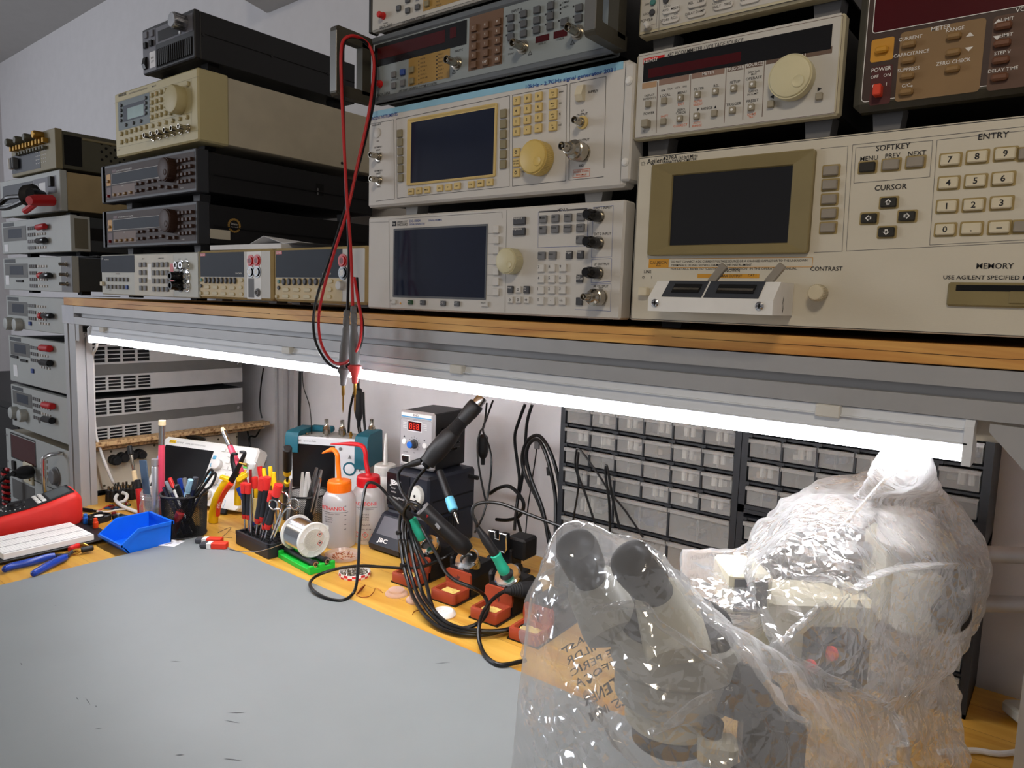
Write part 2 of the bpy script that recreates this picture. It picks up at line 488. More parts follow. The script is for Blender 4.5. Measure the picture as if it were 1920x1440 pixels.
sh = thing('shelf_board', 'thick plywood shelf board on the aluminium frame under the upper instruments', 'shelf', (-.95, .95, .4942))
b = MB(); b.box(-1.949, .7165, .4942, .30, 1.225, .5122, .0006)
W0(b, 'board', 'shelf_ply', sh)
b = MB(); xs = -1.66; random.seed(11)
z0 = .5035
while xs < .27:
    x2 = xs + random.uniform(.08, .22); z2 = .5035 + random.uniform(-.0012, .0012)
    b.add([(xs, .7161, z0), (x2, .7161, z2), (x2, .7161, z2 + random.uniform(.0003, .0007)), (xs, .7161, z0 + .0004)], [(0, 1, 2, 3)])
    xs = x2 + random.choice((0, 0, .02)); z0 = z2
W0(b, 'ply_seam', 'ply_crack', sh, smooth=0)

# LED tube light under the rail
ld = thing('led_batten', 'long lit white LED tube light fixed under the front rail', 'lamp', (-.96, .73, .42))
L0 = -1.803; L1 = -.066
b = MB(); b.prism([(.7135, .4262), (.7165, .4420), (.7185, .4495), (.7445, .4495), (.7445, .4262)], L0, L1, 'yz'); b.box(L0 + .001, .7125, .4405, L1, .7185, .4415); b.box(L0 + .001, .7112, .4285, L1, .7150, .4298)
W0(b, 'housing', 'led_housing', ld, smooth=0)
b = MB(); pr = [(.7122, .4260)]
for k in range(7):
    a = R(180 + k * 30); pr.append((.7285 + .0163 * math.cos(a), .4225 + .0115 * math.sin(a)))
pr.append((.7448, .4260))
b.prism(pr, L0 + .003, L1 - .003, 'yz')
W0(b, 'diffuser', 'led_glow', ld, smooth=40)
for x0, x1 in ((L0 - .003, L0 + .003), (L1 - .003, L1 + .004)):
    b = MB(); b.prism([(.7112, .4105), (.7112, .4440), (.7165, .4496), (.7455, .4496), (.7455, .4105)], x0, x1, 'yz'); W0(b, 'lamp_end_cap', 'led_housing', ld, smooth=0)
for px in (-1.7282,.715,.4452)[:1] + (-1.0313,.715,.4412)[:1] + (-.1788,.715,.4436)[:1] + (-.65, ):
    W0(MB().box(px - .011, .7095, .4385, px + .011, .7200, .4500, .001), 'mounting_clip', 'clear_clip', ld)
cd = [(-1.806, .735, .435), (-1.83, .74, .40), (-1.9036,.76,.3706), (-1.9152,.765,.3331), (-1.9422,.775,.1874), (-1.938,.785,.1246), (-1.9137,.8,.0496), (-1.9388,.82,.0291)]
W0(MB().tube(spline(cd, 8), .0034, 8), 'power_cord', 'white_cable', ld)

# ---------------------------------------------------------------- light and camera
w = bpy.data.worlds.new('World'); SC.world = w; w.use_nodes = True
bg = w.node_tree.nodes['Background']; bg.inputs['Color'].default_value = lin((206, 203, 204)); bg.inputs['Strength'].default_value = .40
def area(name, loc, tgt, sx, sy, power, col):
    l = bpy.data.lights.new(name, 'AREA'); l.shape = 'RECTANGLE'; l.size = sx; l.size_y = sy; l.energy = power; l.color = col
    o = bpy.data.objects.new(name, l); COL.objects.link(o); o.location = loc
    o.rotation_euler = (Vector(tgt) - Vector(loc)).to_track_quat('-Z', 'Y').to_euler()
    return o
area('window_daylight', (-4.3, -1.3, .9), (-1.2, .6, .2), 1.3, 1.3, 42, (.86, .91, 1.0))
area('ceiling_lamp', (.22, -.62, 1.62), (-.3, .7, .5), .30, .30, 12.0, (1.0, .86, .67))
cam = bpy.data.cameras.new('Camera'); co = bpy.data.objects.new('Camera', cam); COL.objects.link(co)
cam.sensor_width = 36; cam.lens = 1354.4 / 1920 * 36; cam.clip_start = .01; cam.clip_end = 30
def look(yaw, pitch, roll):
    yaw, pitch, roll = R(yaw), R(pitch), R(roll)
    f = Vector((-math.sin(yaw) * math.cos(pitch), math.cos(yaw) * math.cos(pitch), -math.sin(pitch)))
    r = Vector((math.cos(yaw), math.sin(yaw), 0)); d = f.cross(r)
    r2 = r * math.cos(roll) + d * math.sin(roll); d2 = d * math.cos(roll) - r * math.sin(roll)
    return Matrix((r2, -d2, -f)).transposed()
co.matrix_world = Matrix.Translation((0, 0, .537)) @ look(37.955, 6.5314, -1.8226).to_4x4()
SC.camera = co
SC.view_settings.view_transform = 'Standard'; SC.view_settings.look = 'None'; SC.view_settings.gamma = 1; SC.view_settings.use_curve_mapping = False
SC.view_settings.exposure = 0.0
SC.cycles.use_denoising = True
SC.cycles.max_bounces = 10; SC.cycles.transparent_max_bounces = 24
SC.cycles.sample_clamp_indirect = 6

# ================================================================ upper right: capacitance meter
mat('beige_panel', (206, 199, 182), .55, var=.02, bump=.08, bscale=900)
mat('beige_case', (168, 160, 140), .55)
mat('olive_bezel', (132, 118, 78), .5)
mat('olive_dark', (66, 62, 44), .5)
mat('key_cream', (212, 202, 176), .5)
mat('key_edge', (160, 140, 90), .5)
mat('key_mush', (146, 138, 126), .55)
mat('key_black', (40, 38, 32), .5)
mat('label_amber', (206, 148, 44), .6)
mat('slate', (58, 62, 70), .5)

t = instrument('capacitance_meter', 'large beige capacitance meter with dark screen and numeric keypad on the shelf board', -.397, .5205)
shell(t, 428, 177, 470, 'beige_case', 'beige_panel', fd=16, b=1.2, feet=[(40, 30), (388, 30), (40, 420), (388, 420)], foot_h=9)
MB(.001).rrect(1.2, 1.2, 426.8, 175.8, -.3, 1, .5).build('panel_outline', 'ink', t, smooth=0)
# olive screen surround: bevelled frame falling back to the screen
u0, v0 = 19.4,70.3; u1, v1 = 188.0,166.4
a0, b0 = 43.4,81.0; a1, b1 = 166.9,153.5
def bezel(t, o, i, m, out=2.5, back=5.0, r=3.0, name='screen_bezel', lip=1.2):
    """frame rising `out` from the panel and sloping `back` to the inner edge"""
    b = MB(.001)
    def lp(q, y, r):
        L = []
        for (cx, cy, a) in ((q[2] - r, q[1] + r, -90), (q[2] - r, q[3] - r, 0), (q[0] + r, q[3] - r, 90), (q[0] + r, q[1] + r, 180)):
            for k in range(5): L.append((cx + r * math.cos(R(a + k * 22.5)), y, cy + r * math.sin(R(a + k * 22.5))))
        return L
    w = (o[0] + lip, o[1] + lip, o[2] - lip, o[3] - lip)
    ia = (i[0] - 1.0, i[1] - 1.0, i[2] + 1.0, i[3] + 1.0)
    b.loft([lp(o, 0, r), lp(o, -out + .6, r), lp(w, -out, r * .8), lp(ia, -out + back * .6, .8), lp(i, -.4, .5)], True, False)
    return b.build(name, m, t, smooth=25)
bezel(t, (u0, v0, u1, v1), (a0, b0, a1, b1), 'olive_bezel', 5.5, 5.5)
plate(t, a0 - .5, b0 - .5, a1 + .5, b1 + .5, 'screen_dark', 'screen', -.3)
lines(t, [(191.2,166.7, 214.7,166.7), (214.7,166.7, 217.2,72.1), (217.2,72.1, 192.3,71.3), (218.8,167.2, 346.9,168.2), (218.8,167.2, 220.8,72.2), (220.8,72.2, 355.3,76.7),
          (221.6,164.3, 282.6,164.3), (282.6,164.3, 283.0,133.9), (283.0,133.9, 222.4,133.1), (222.4,133.1, 221.6,164.3), (285.9,164.2, 347.2,165.0), (285.9,164.2, 287.8,76.2), (287.8,76.2, 355.2,78.7)], 'ink_soft', .35)
def cream_key(t, u, v, w, h, m='key_cream'):
    b = MB(.001); b.rrect(-w / 2 - 1.6, -h / 2 - 1.6, w / 2 + 1.6, h / 2 + 1.6, -.25, 1.4)
    k = shared(('ck', w, h), lambda: MB(.001).box(-w / 2, -3.6, -h / 2, w / 2, 0, h / 2, .9), 'key', m, t, mm(u, v))
    shared(('ckr', w, h), lambda: b, 'key_surround', 'key_edge', k, (0, 0, 0))
for p in [(202.0,145.5), (202.2,132.9), (202.5,119.7), (203.2,106.7), (203.4,93.8)]: cream_key(t, *p, 13, 8.6, 'key_mush')
cream_key(t, 233.0,146.1, 13.2, 8.6, 'key_black')
for p in [(252.1,146.6), (271.1,147.2), (353.2,89.1), (351.6,146.4)]: cream_key(t, *p, 13.2, 8.6, 'key_mush')
AR = [(252.9,113.9), (238.0,100.8), (268.5,101.3), (253.4,88.1)]
for p in AR: cream_key(t, *p, 13, 8.2, 'key_black')
def arrow(b, u, v, s, a, y):
    P = [(0, 1), (1, 0), (.45, 0), (.45, -.8), (-.45, -.8), (-.45, 0), (-1, 0)]
    q = []
    for (x, z) in P:
        X = x * math.cos(a) - z * math.sin(a); Z = x * math.sin(a) + z * math.cos(a); q.append((u + X * s, y, v + Z * s))
    q2 = [(u + (p[0] - u) * .55, y - .05, v + (p[2] - v) * .55) for p in q]
    n = len(q); b.add(q + q2, [(k, k + n, (k + 1) % n + n, (k + 1) % n) for k in range(n)])
b = MB(.001)
for p, a in zip(AR, (0, PI / 2, -PI / 2, PI)): arrow(b, *p, 2.8, a, -3.75)
b.build('key_arrow', 'ink_white', t, smooth=0)
NK = dict(zip('789456123', [(297.3,146.6), (316.6,147.3), (335.9,147.8), (297.7,127.5), (317.1,127.7), (336.1,128.1), (298.2,108.1), (317.4,108.2), (336.8,108.7)]))
NK['0'] = (298.6,88.7); NK['.'] = (317.6,88.9); NK['-'] = (337.1,89.1)
for ch, p in NK.items(): cream_key(t, *p, 14, 9.0)
lit(t, [(ch if ch != '-' else '\u2013', p[0], p[1] - 2.4, 4.9, 'c') for ch, p in NK.items()], y=-3.75, bold=.02)
lit(t, [('4278A', 30.2,170.8, 4.2), ('1kHz/1MHz', 48.0,170.5, 3.2), ('CAPACITANCE METER', 30.4,166.9, 3.2, 'l', 38), ('Agilent', 11.1,168.6, 5.2), ('SOFTKEY', 252.2,159.8, 4.6, 'c'), ('MENU', 233.5,152.2, 3.8, 'c'), ('PREV', 252.6,152.8, 3.8, 'c'), ('NEXT', 271.6,152.9, 3.8, 'c'), ('CURSOR', 253.2,125.1, 4.6, 'c'), ('ENTRY', 326.3,161.1, 4.8, 'c'),
        ('LINE', 18.9,51.8, 3.0, 'c'), ('O', 13.9,45.9, 2.6, 'c'), ('I', 23.8,46.0, 2.6, 'c'), ('UNKNOWN', 109.1,53.0, 3.2, 'c'), ('CONTRAST', 204.6,54.2, 3.8, 'c'), ('MEMORY', 336.7,55.9, 4.4, 'c'), ('USE AGILENT SPECIFIED MEMORY CARDS', 300.5,47.0, 3.2, 'l', 94)], bold=.008)
b = MB(.001); su, sv = 6.5,169.5
for k in range(8):
    a = k * PI / 4; b.add([(su + 1.3 * math.cos(a - .25), -.3, sv + 1.3 * math.sin(a - .25)), (su + 1.3 * math.cos(a + .25), -.3, sv + 1.3 * math.sin(a + .25)), (su + 3.2 * math.cos(a), -.3, sv + 3.2 * math.sin(a))], [(0, 1, 2)])
b.build('logo', 'ink', t, smooth=0)
c0 = (19.6,57.5); c1 = (43.3,67.1); c2 = (191.8,59.7)
plate(t, c0[0], c0[1], c1[0], c1[1], 'label_amber', 'caution_label', -.25)
MB(.001).rrect(c0[0], c0[1], c2[0], c1[1], -.28, 1.2, .5).build('label_border', 'label_amber', t, smooth=0)
lit(t, [('CAUTION', (c0[0] + c1[0]) / 2, c1[1] - 5.5, 3.2, 'c'), ('\u25b3', (c0[0] + c1[0]) / 2, c0[1] + 2, 4, 'c'),
        ('DO NOT CONNECT A DC CURRENT/VOLTAGE SOURCE OR A CHARGED CAPACITOR TO THE UNKNOWN', c1[0] + 3, c1[1] - 4.2, 2.1, 'l', c2[0] - c1[0] - 8), ('TERMINALS; DOING SO WILL DAMAGE THE INSTRUMENT.', c1[0] + 3, c1[1] - 8.0, 2.1, 'l', 88), ('FOR DETAILS, REFER TO "CAUTIONS ON OPERATION" IN THE OPERATION MANUAL.', c1[0] + 3, c1[1] - 11.8, 2.1, 'l', 132)], y=-.3, name='caution_lettering', bold=.004)
plate(t, 76.8,46.9, 141.9,51.0, 'label_amber', 'terminal_label', -.25)
lit(t, [('10\u2013 MAX OUTPUT', 96.8,47.9, 2.4), ('CAT I', 130.5,48.7, 2.4)], name='terminal_lettering')
key(t, 17.3,31.7, 10.5, 9, 8, 'key_cream', 'power_button', .8, label='yellowed power button')
knob(t, 200.5,33.4, 7.2, 16, 'key_cream', 'contrast_knob', ribs=30)
# memory card slot
m0 = (305.0,24.2); m1 = (304.6,44.4)
b = MB(.001); b.box(m0[0], -3.5, m0[1], 426, 0, m1[1], 1.5); sl = b.build('card_slot', 'olive_bezel', t)
plate(sl, m0[0] + 6, m0[1] + 13, 424, m0[1] + 18, 'gap_dark', 'slot_opening', -3.7)
MB(.001).box(m0[0] + 44, -4.6, m1[1] - 17, m0[0] + 106, -3.4, m1[1] - 7, .6).build('slot_tab', 'olive_bezel', sl)

# test fixture plugged into the meter
tf = thing('test_fixture', 'white component test fixture with two dark slots plugged into the capacitance meter', 'test fixture', (-.397, .72, .5205))

q = [(-.3425,.662,.5454), (-.2204,.662,.5443), (-.2212,.662,.5298), (-.3462,.662,.5298)]
L_ = (q[0][0] + .397) * 1000; R_ = (q[1][0] + .397) * 1000; T_ = (q[0][2] - .5205) * 1000; B_ = (q[2][2] - .5205) * 1000 + 2
L_ -= 3
b = MB(.001); b.prism([(-58, B_), (-58, T_), (-40, T_ + 17), (-1, T_ + 17), (-1, B_)], L_, R_, 'yz'); b.build('body', 'white', tf, smooth=0)
mid = L_ + (R_ - L_) * .455
for (ua, ub) in ((L_ + 14, mid - 1), (mid + 1, R_ - 14)):
    b = MB(.001); b.prism([(-57.5, T_ + 1.2), (-40.4, T_ + 17.4), (-12, T_ + 17.6), (-12, T_ + 16.8), (-39.5, T_ + 16.2), (-56.5, T_ + .2)], ua, ub, 'yz'); s_ = b.build('terminal_block', 'slate', tf, smooth=0)
    w_ = ub - ua
    b = MB(.001); b.prism([(-53.4, T_ + 5.4), (-45.0, T_ + 13.6), (-45.4, T_ + 14.2), (-53.8, T_ + 6.0)], ua + w_ * .2, ub - w_ * .12, 'yz'); b.build('slot_opening', 'gap_dark', s_, smooth=0)
    b = MB(.001); b.prism([(-51.5, T_ + 7.6), (-49.5, T_ + 9.6), (-50.2, T_ + 10.4), (-52.2, T_ + 8.4)], ua + w_ * .22, ub - w_ * .14, 'yz'); b.build('contact_strip', 'nickel', s_, smooth=0)
for u in (L_ + 8, R_ - 12):
    s_ = MB(.001).lathe([(4, 0), (4, 1), (2.8, 1.8)], (u, -58, B_ + 8), (0, -1, 0), 16).build('screw', 'steel', tf)
    b = MB(.001); b.box(u - 2.4, -60.2, B_ + 7.5, u + 2.4, -59.7, B_ + 8.5); b.box(u - .5, -60.2, B_ + 5.6, u + .5, -59.7, B_ + 10.4); b.build('screw_slot', 'gap_dark', s_, smooth=0)
for u in (mid - 4, R_ - 16):
    b = MB(.001); b.T = Matrix.Translation((u * .001, -.030, (T_ + 16) * .001)) @ Matrix.Rotation(R(38), 4, 'Y'); b.box(-4, -2, 0, 4, 2, 22, .8); b.build('lever', 'key_mush', tf)
b = MB(.001); x_ = R_ + .15
for s in (1, -1): b.add([(x_, -30 + 2.6, (T_ + B_) / 2 + 3), (x_, -30, (T_ + B_) / 2 + 8 * s + 3), (x_, -30 + 1.8, (T_ + B_) / 2 + 3), (x_, -30, (T_ + B_) / 2 + 5.5 * s + 3)], [(0, 1, 3, 2)]); b.add([(x_, -30 - 2.6, (T_ + B_) / 2 + 3), (x_, -30, (T_ + B_) / 2 + 8 * s + 3), (x_, -30 - 1.8, (T_ + B_) / 2 + 3), (x_, -30, (T_ + B_) / 2 + 5.5 * s + 3)], [(0, 1, 3, 2)])
b.build('side_mark', 'ink', tf, smooth=0)

# ================================================================ picoammeter
mat('cream_case', (196, 188, 160), .5)
mat('panel_grey', (196, 193, 186), .5, var=.02)
mat('bar_brown', (104, 84, 72), .6)
mat('bar_tan', (176, 142, 108), .6)
mat('bar_rose', (142, 114, 100), .6)
mat('knob_cream', (208, 200, 164), .45)
t = instrument('picoammeter', 'cream picoammeter with wide dark display and large dimpled dial on the capacitance meter', -.405, .716)
shell(t, 212, 89.5, 380, 'black', 'cream_case', fd=14, inset=4, b=2, feet=[(22, 26), (190, 26), (22, 330), (190, 330)], foot_h=18.5, foot_m='foot_grey')
plate(t, 2.7,1.7, 208.2,89.7, 'panel_grey', 'face_plate', -.2)
plate(t, 9.2,59.6, 201.2,81.5, 'screen_dark', 'display_window', -.5)
plate(t, 15.2,63.0, 116.7,72.4, 'screen_red', 'display_filter', -.55)
plate(t, 8.6,78.2, 33.4,84.2, 'red', 'maker_badge', -.4)
lit(t, [('KEITHLEY', 9.3,79.3, 3.8, 'l', 16.4)], 'ink_white', 'maker_lettering', -.6)
for c, e, m in (((8.7,53.9), (25.9,57.6), 'bar_tan'), ((28.6,54.0), (62.6,58.8), 'bar_rose'), ((65.5,54.7), (100.6,59.6), 'bar_rose'), ((103.6,55.4), (119.9,60.5), 'bar_brown'), ((122.4,56.3), (139.0,60.3), 'bar_brown'), ((142.0,56.1), (202.4,61.4), 'bar_brown')):
    plate(t, c[0], (c[1] + e[1]) / 2 - 3, e[0], (c[1] + e[1]) / 2 + 3, m, 'header_bar', -.3)
lit(t, [('METER', 83.5,55.9, 3.0, 'c'), ('TRIGGER', 111.8,55.8, 3.0, 'c'), ('SOURCE', 130.8,56.5, 3.0, 'c'), ('ADJUST', 171.7,57.3, 3.4, 'c')], 'ink_white', 'header_lettering', -.5)
lines(t, [(26.8,57.2, 28.4,4.8), (64.4,58.5, 66.0,5.8), (102.3,60.0, 103.6,6.2), (120.9,60.0, 122.6,6.9), (140.5,60.3, 141.8,7.0)], 'bar_brown', .7)
lit(t, [('487 PICOAMMETER / VOLTAGE SOURCE', 37.0,81.1, 3.9, 'l', 81), ('DISPLAY', 18.1,44.0, 2.2, 'c'), ('INTENSITY', 18.3,40.6, 2.2, 'c'), ('POWER', 18.6,25.1, 2.6, 'c'), ('LOCAL', 36.8,41.1, 2.6, 'c'), ('MENU', 55.8,41.2, 2.6, 'c'), ('ZERO', 55.7,23.9, 2.4, 'c'), ('CHECK', 55.9,20.9, 2.4, 'c'), ('FILTER', 74.4,42.1, 2.6, 'c'), ('REL', 93.0,42.4, 2.6, 'c'), ('SETUP', 112.2,43.0, 2.6, 'c'), ('OPERATE', 131.0,43.8, 2.6, 'c'), ('RANGE', 84.0,21.5, 2.6, 'c'), ('TRIGGER', 112.3,21.8, 2.6, 'c'), ('PRESET', 131.2,22.4, 2.6, 'c'), ('500V 2mA', 130.8,50.2, 1.8, 'c'), ('MAX', 130.9,48.0, 1.8, 'c'), ('FLASHES', 131.0,31.8, 1.8, 'c'), ('IN I LIMIT', 131.2,29.1, 1.8, 'c'), ('REM', 33.9,46.8, 1.7, 'c'), ('TALK', 41.9,47.2, 1.7, 'c'), ('LSTN', 50.3,47.3, 1.7, 'c'), ('SRQ', 58.4,47.4, 1.7, 'c'), ('O', 14.0,7.3, 2.4, 'c'), ('I', 23.3,7.6, 2.4, 'c')])
lit(t, [('SHIFT', 37.0,19.7, 2.4, 'c'), ('EXIT', 55.5,29.7, 2.4, 'c'), ('FILTER', 74.1,30.1, 2.2, 'c'), ('SELECT', 74.3,26.9, 2.2, 'c'), ('CORRECT', 56.1,8.0, 2.4, 'c'), ('AUTO', 74.7,8.7, 2.2, 'c'), ('RANGE', 74.7,5.6, 2.2, 'c'), ('OHMS', 131.3,9.8, 2.2, 'c'), ('TEST', 131.5,7.3, 2.0, 'c')], 'ink_orange', 'shift_lettering')
mat('key_putty', (150, 142, 124), .55)
KP = [(17.9,35.6), (36.5,36.3), (37.0,15.1), (93.2,16.2), (150.1,17.4), (194.6,18.3)]
keys(t, KP, 6.2, 6.4, 4, 'key_putty')
KL = [(55.3,36.7), (55.8,15.7), (74.2,37.3), (93.0,37.6), (112.1,37.8), (130.8,38.5), (74.3,15.9), (112.1,16.8), (131.0,17.1)]
for p in KL:
    k = shared(('k4', 6.2), lambda: MB(.001).box(-3.1, -4, -3.2, 3.1, 0, 3.2, .6), 'key', 'key_putty', t, mm(*p))
    shared(('kl', 1.3), lambda: MB(.001).cyl((0, -3.9, 0), (0, -1, 0), 1.3, .5, 12), 'indicator', 'white', k, (0, 0, 0))
key(t, 17.8,14.6, 8, 8, 9, 'key_putty', 'power_button', .8)
knob(t, 169.5,37.8, 19.5, 13, 'knob_cream', 'dial', ribs=72, dimple=6)
b = MB(.001)
for (p, s) in (((150.0,24.7), -1), ((194.1,25.3), 1)): b.add([(p[0] - 2 * s, -.35, p[1] + 2), (p[0] - 2 * s, -.35, p[1] - 2), (p[0] + 2.2 * s, -.35, p[1])], [(0, 1, 2)])
for (p, s) in (((74.6,22.5), -1), ((93.2,22.8), 1)): b.add([(p[0] - 1.4, -.35, p[1] - 1.4 * s), (p[0] + 1.4, -.35, p[1] - 1.4 * s), (p[0], -.35, p[1] + 1.6 * s)], [(0, 1, 2)])
b.build('arrow_mark', 'ink', t, smooth=0)
MB(.001).rrect(2, 2, 210, 87.5, -.3, 1.5, .45).build('panel_outline', 'bar_brown', t, smooth=0)

# meter above the picoammeter (cut by the frame)
t = instrument('bench_meter', 'cream meter with long paired oval keys on top of the picoammeter, mostly out of frame', -.405, .8235)
shell(t, 212, 89, 380, 'black', 'cream_case', fd=18, inset=4, b=2.5, feet=[(22, 26), (190, 26), (22, 330), (190, 330)], foot_h=18, foot_m='foot_grey')
plate(t, 3, 5, 209, 86, 'panel_grey', 'face_plate', -.2)
plate(t, 24, 50, 206, 82, 'screen_dark', 'display_window', -.5)
def oval(t, u, v, w, h, m='key_light', d=2.2):
    return shared(('oval', w, h, d), lambda: MB(.001).loft([[(x * k, y, z * k) for (x, z) in [((w / 2 - h / 2) * (1 if math.cos(a) > 0 else -1) + h / 2 * math.cos(a), h / 2 * math.sin(a)) for a in [2 * PI * (i + .5) / 20 for i in range(20)]]] for (k, y) in ((1, 0), (1, -d * .7), (.94, -d))]), 'key', m, t, mm(u, v))
OV = [(38.7,19.8), (67.2,19.9), (95.6,11.8), (122.4,11.3), (38.8,10.1), (67.1,10.3), (94.3,21.1)]
for p in OV: oval(t, *p, 20, 6.4)
lit(t, [('AVG', 32.7,19.5, 2.4, 'c'), ('MEDN', 43.8,19.4, 2.4, 'c'), ('REL', 61.1,20.4, 2.4, 'c'), ('LIMIT', 72.0,20.1, 2.4, 'c'), ('STORE', 32.6,9.6, 2.4, 'c'), ('RCLL', 43.4,10.0, 2.4, 'c'), ('DELAY', 60.7,10.3, 2.4, 'c'), ('DAMP', 71.6,10.4, 2.4, 'c'), ('HALT', 89.3,10.9, 2.4, 'c'), ('TRIG', 100.3,11.3, 2.4, 'c'), ('EXIT', 116.8,11.6, 2.4, 'c')], y=-2.4, name='key_lettering')
lit(t, [('TEST', 32.6,14.2, 1.9, 'c'), ('CAL', 44.1,14.4, 1.9, 'c'), ('SAVE', 61.4,15.3, 1.9, 'c'), ('SETUP', 73.3,15.3, 1.9, 'c'), ('SOLID', 33.2,24.2, 1.9, 'c'), ('CONFIG', 88.6,15.5, 1.9, 'c')], 'ink_soft', 'small_lettering')
lit(t, [('POWER', 2.9,14.3, 3.0), ('LOCAL', 5.9,21.4, 2.0), ('SHIFT', 6.9,31.1, 2.0)], name='side_lettering')
mat('key_teal', (72, 126, 122), .5)
for p, m in (((17.0,32.2), 'key_teal'), ((16.7,22.1), 'key_dark'), ((32.0,30.9), 'key_dark')): shared(('rk', 3.2), lambda: MB(.001).cyl((0, 0, 0), (0, -1, 0), 3.2, 2.6, 18, .5), 'button', m, t, mm(*p))
b = MB(.001); b.T = Matrix.Rotation(R(-35), 4, 'Y'); b.box(-2.6, -9, -4, 2.6, 0, 4, 1.2); b.build('power_button', 'key_light', t, mm(14.1,8.4))
lines(t, [(22, 6, 23, 86), (8, 10, 22, 10)], 'ink_soft', .4)
lines(t, [(25.2,2.3, 23.9,34.7)], 'ink_soft', .5)
lines(t, [(2.4,1.8, 181.9,2.3)], 'ink', .7, name='seam_line')

# ================================================================ brown picoammeter at the right edge
mat('brown_face', (58, 40, 34), .5)
mat('brown_case', (62, 58, 46), .45)
mat('brown_field', (132, 104, 68), .55)
mat('brown_field_dark', (88, 62, 48), .55)
mat('amber', (196, 140, 40), .5)
mat('key_tan', (138, 108, 66), .5)
mat('maroon', (74, 24, 24), .5)
t = instrument('brown_meter', 'dark brown meter with red display and orange power button at the right edge', -.182, .7165)
shell(t, 216, 118, 380, 'black', 'brown_case', fd=22, inset=5, b=6, feet=[(26, 30), (190, 30), (26, 330), (190, 330)], foot_h=19, foot_m='foot_grey')
plate(t, 8, 8, 210, 112, 'brown_face', 'face_plate', -.2, r=4)
MB(.001).rrect(7.5, 7.5, 210.5, 112.5, -.35, 4, .6).build('panel_outline', 'ink_white', t, smooth=0)
c, e = (12.3,65.5), (205, 108)
plate(t, c[0], c[1], e[0], e[1], 'screen_red', 'display_window', -.5, r=3)
MB(.001).rrect(c[0], c[1], e[0], e[1], -.65, 3, .6).build('display_outline', 'ink_white', t, smooth=0)
c, e = (35.4,4.2), (98.1,63.9)
plate(t, c[0], c[1], e[0], c[1] + 58, 'brown_field', 'meter_field', -.4, r=3)
c, e = (102.9,5.4), (206, 0)
plate(t, c[0], c[1] - 2, 206, c[1] + 56, 'brown_field_dark', 'voltage_field', -.4, r=3)
c, e = (12.5,40.9), (30.9,62.2)
plate(t, c[0], c[1], e[0], e[1] - 2, 'amber', 'shift_field', -.4, r=2)
c, e = (14.5,2.8), (31.6,37.0)
plate(t, c[0], c[1] + 1, e[0], e[1], 'maroon', 'power_field', -.4, r=2)
K = [(43.0,50.7), (43.5,37.5), (43.9,24.4), (44.2,11.2), (76.4,51.2), (77.0,38.0), (77.5,24.8)]
for p in K: key(t, p[0], p[1], 11, 5.6, 5, 'key_tan', 'key', 1.5)
mat('key_rust', (104, 66, 44), .5)
for p in [(110.4,52.5), (110.9,39.1), (111.1,26.0), (111.4,12.8)]: key(t, p[0], p[1], 12, 5.8, 5, 'key_rust', 'key', 1.5)
key(t, 21.7,50.0, 10.5, 5.6, 5, 'amber', 'key', 1.5)
mat('orange_red', (214, 66, 40), .45)
key(t, 22.0,14.8, 6.5, 9.5, 10, 'orange_red', 'power_button', .8, label='orange-red power button')
lit(t, [('METER', 65.9,58.6, 3.4, 'c'), ('CURRENT', 43.3,55.0, 2.8, 'c'), ('RANGE', 76.4,55.8, 2.8, 'c'), ('CAPACITANCE', 45.0,41.9, 2.8, 'c'), ('SUPPRESS', 44.0,29.0, 2.8, 'c'), ('C/C\u2080', 44.2,15.7, 2.8, 'c'), ('ZERO CHECK', 77.3,29.6, 2.8, 'c'), ('VOLTAGE', 117.3,61.7, 3.4), ('LIMIT', 108.2,56.5, 2.6), ('LIMIT', 108.5,44.3, 2.6), ('STEP V', 106.0,31.0, 2.6), ('DELAY TIME', 103.0,17.6, 2.6), ('POWER', 22.4,32.5, 3.2, 'c'), ('OFF', 17.4,26.9, 2.6, 'c'), ('ON', 27.5,27.0, 2.6, 'c'), ('O', 17.6,19.1, 2.8, 'c'), ('I', 27.6,19.2, 2.8, 'c')], 'ink_white', y=-.6)
b = MB(.001)
for (p, s) in (((87.5,50.9), 1), ((87.7,39.0), -1), ((106.4,57.4), 1), ((106.8,44.4), -1)): b.add([(p[0] - 3, -.6, p[1] - 1.7 * s), (p[0] + 3, -.6, p[1] - 1.7 * s), (p[0], -.6, p[1] + 1.7 * s)], [(0, 1, 2)])
b.build('arrow_mark', 'ink_white', t, smooth=0)

# ================================================================ third column: signal generators and counters
mat('hp_white', (206, 202, 196), .5, var=.02)
mat('hp_case', (70, 70, 72), .6)
mat('sky_band', (140, 190, 214), .5)
mat('key_buff', (212, 186, 120), .5)
mat('key_khaki', (136, 126, 96), .55)
mat('knob_yellow', (214, 186, 108), .42)
mat('key_slate', (84, 86, 90), .5)
mat('green_key', (40, 78, 44), .5)
mat('lamp_amber', (240, 170, 40), .3)

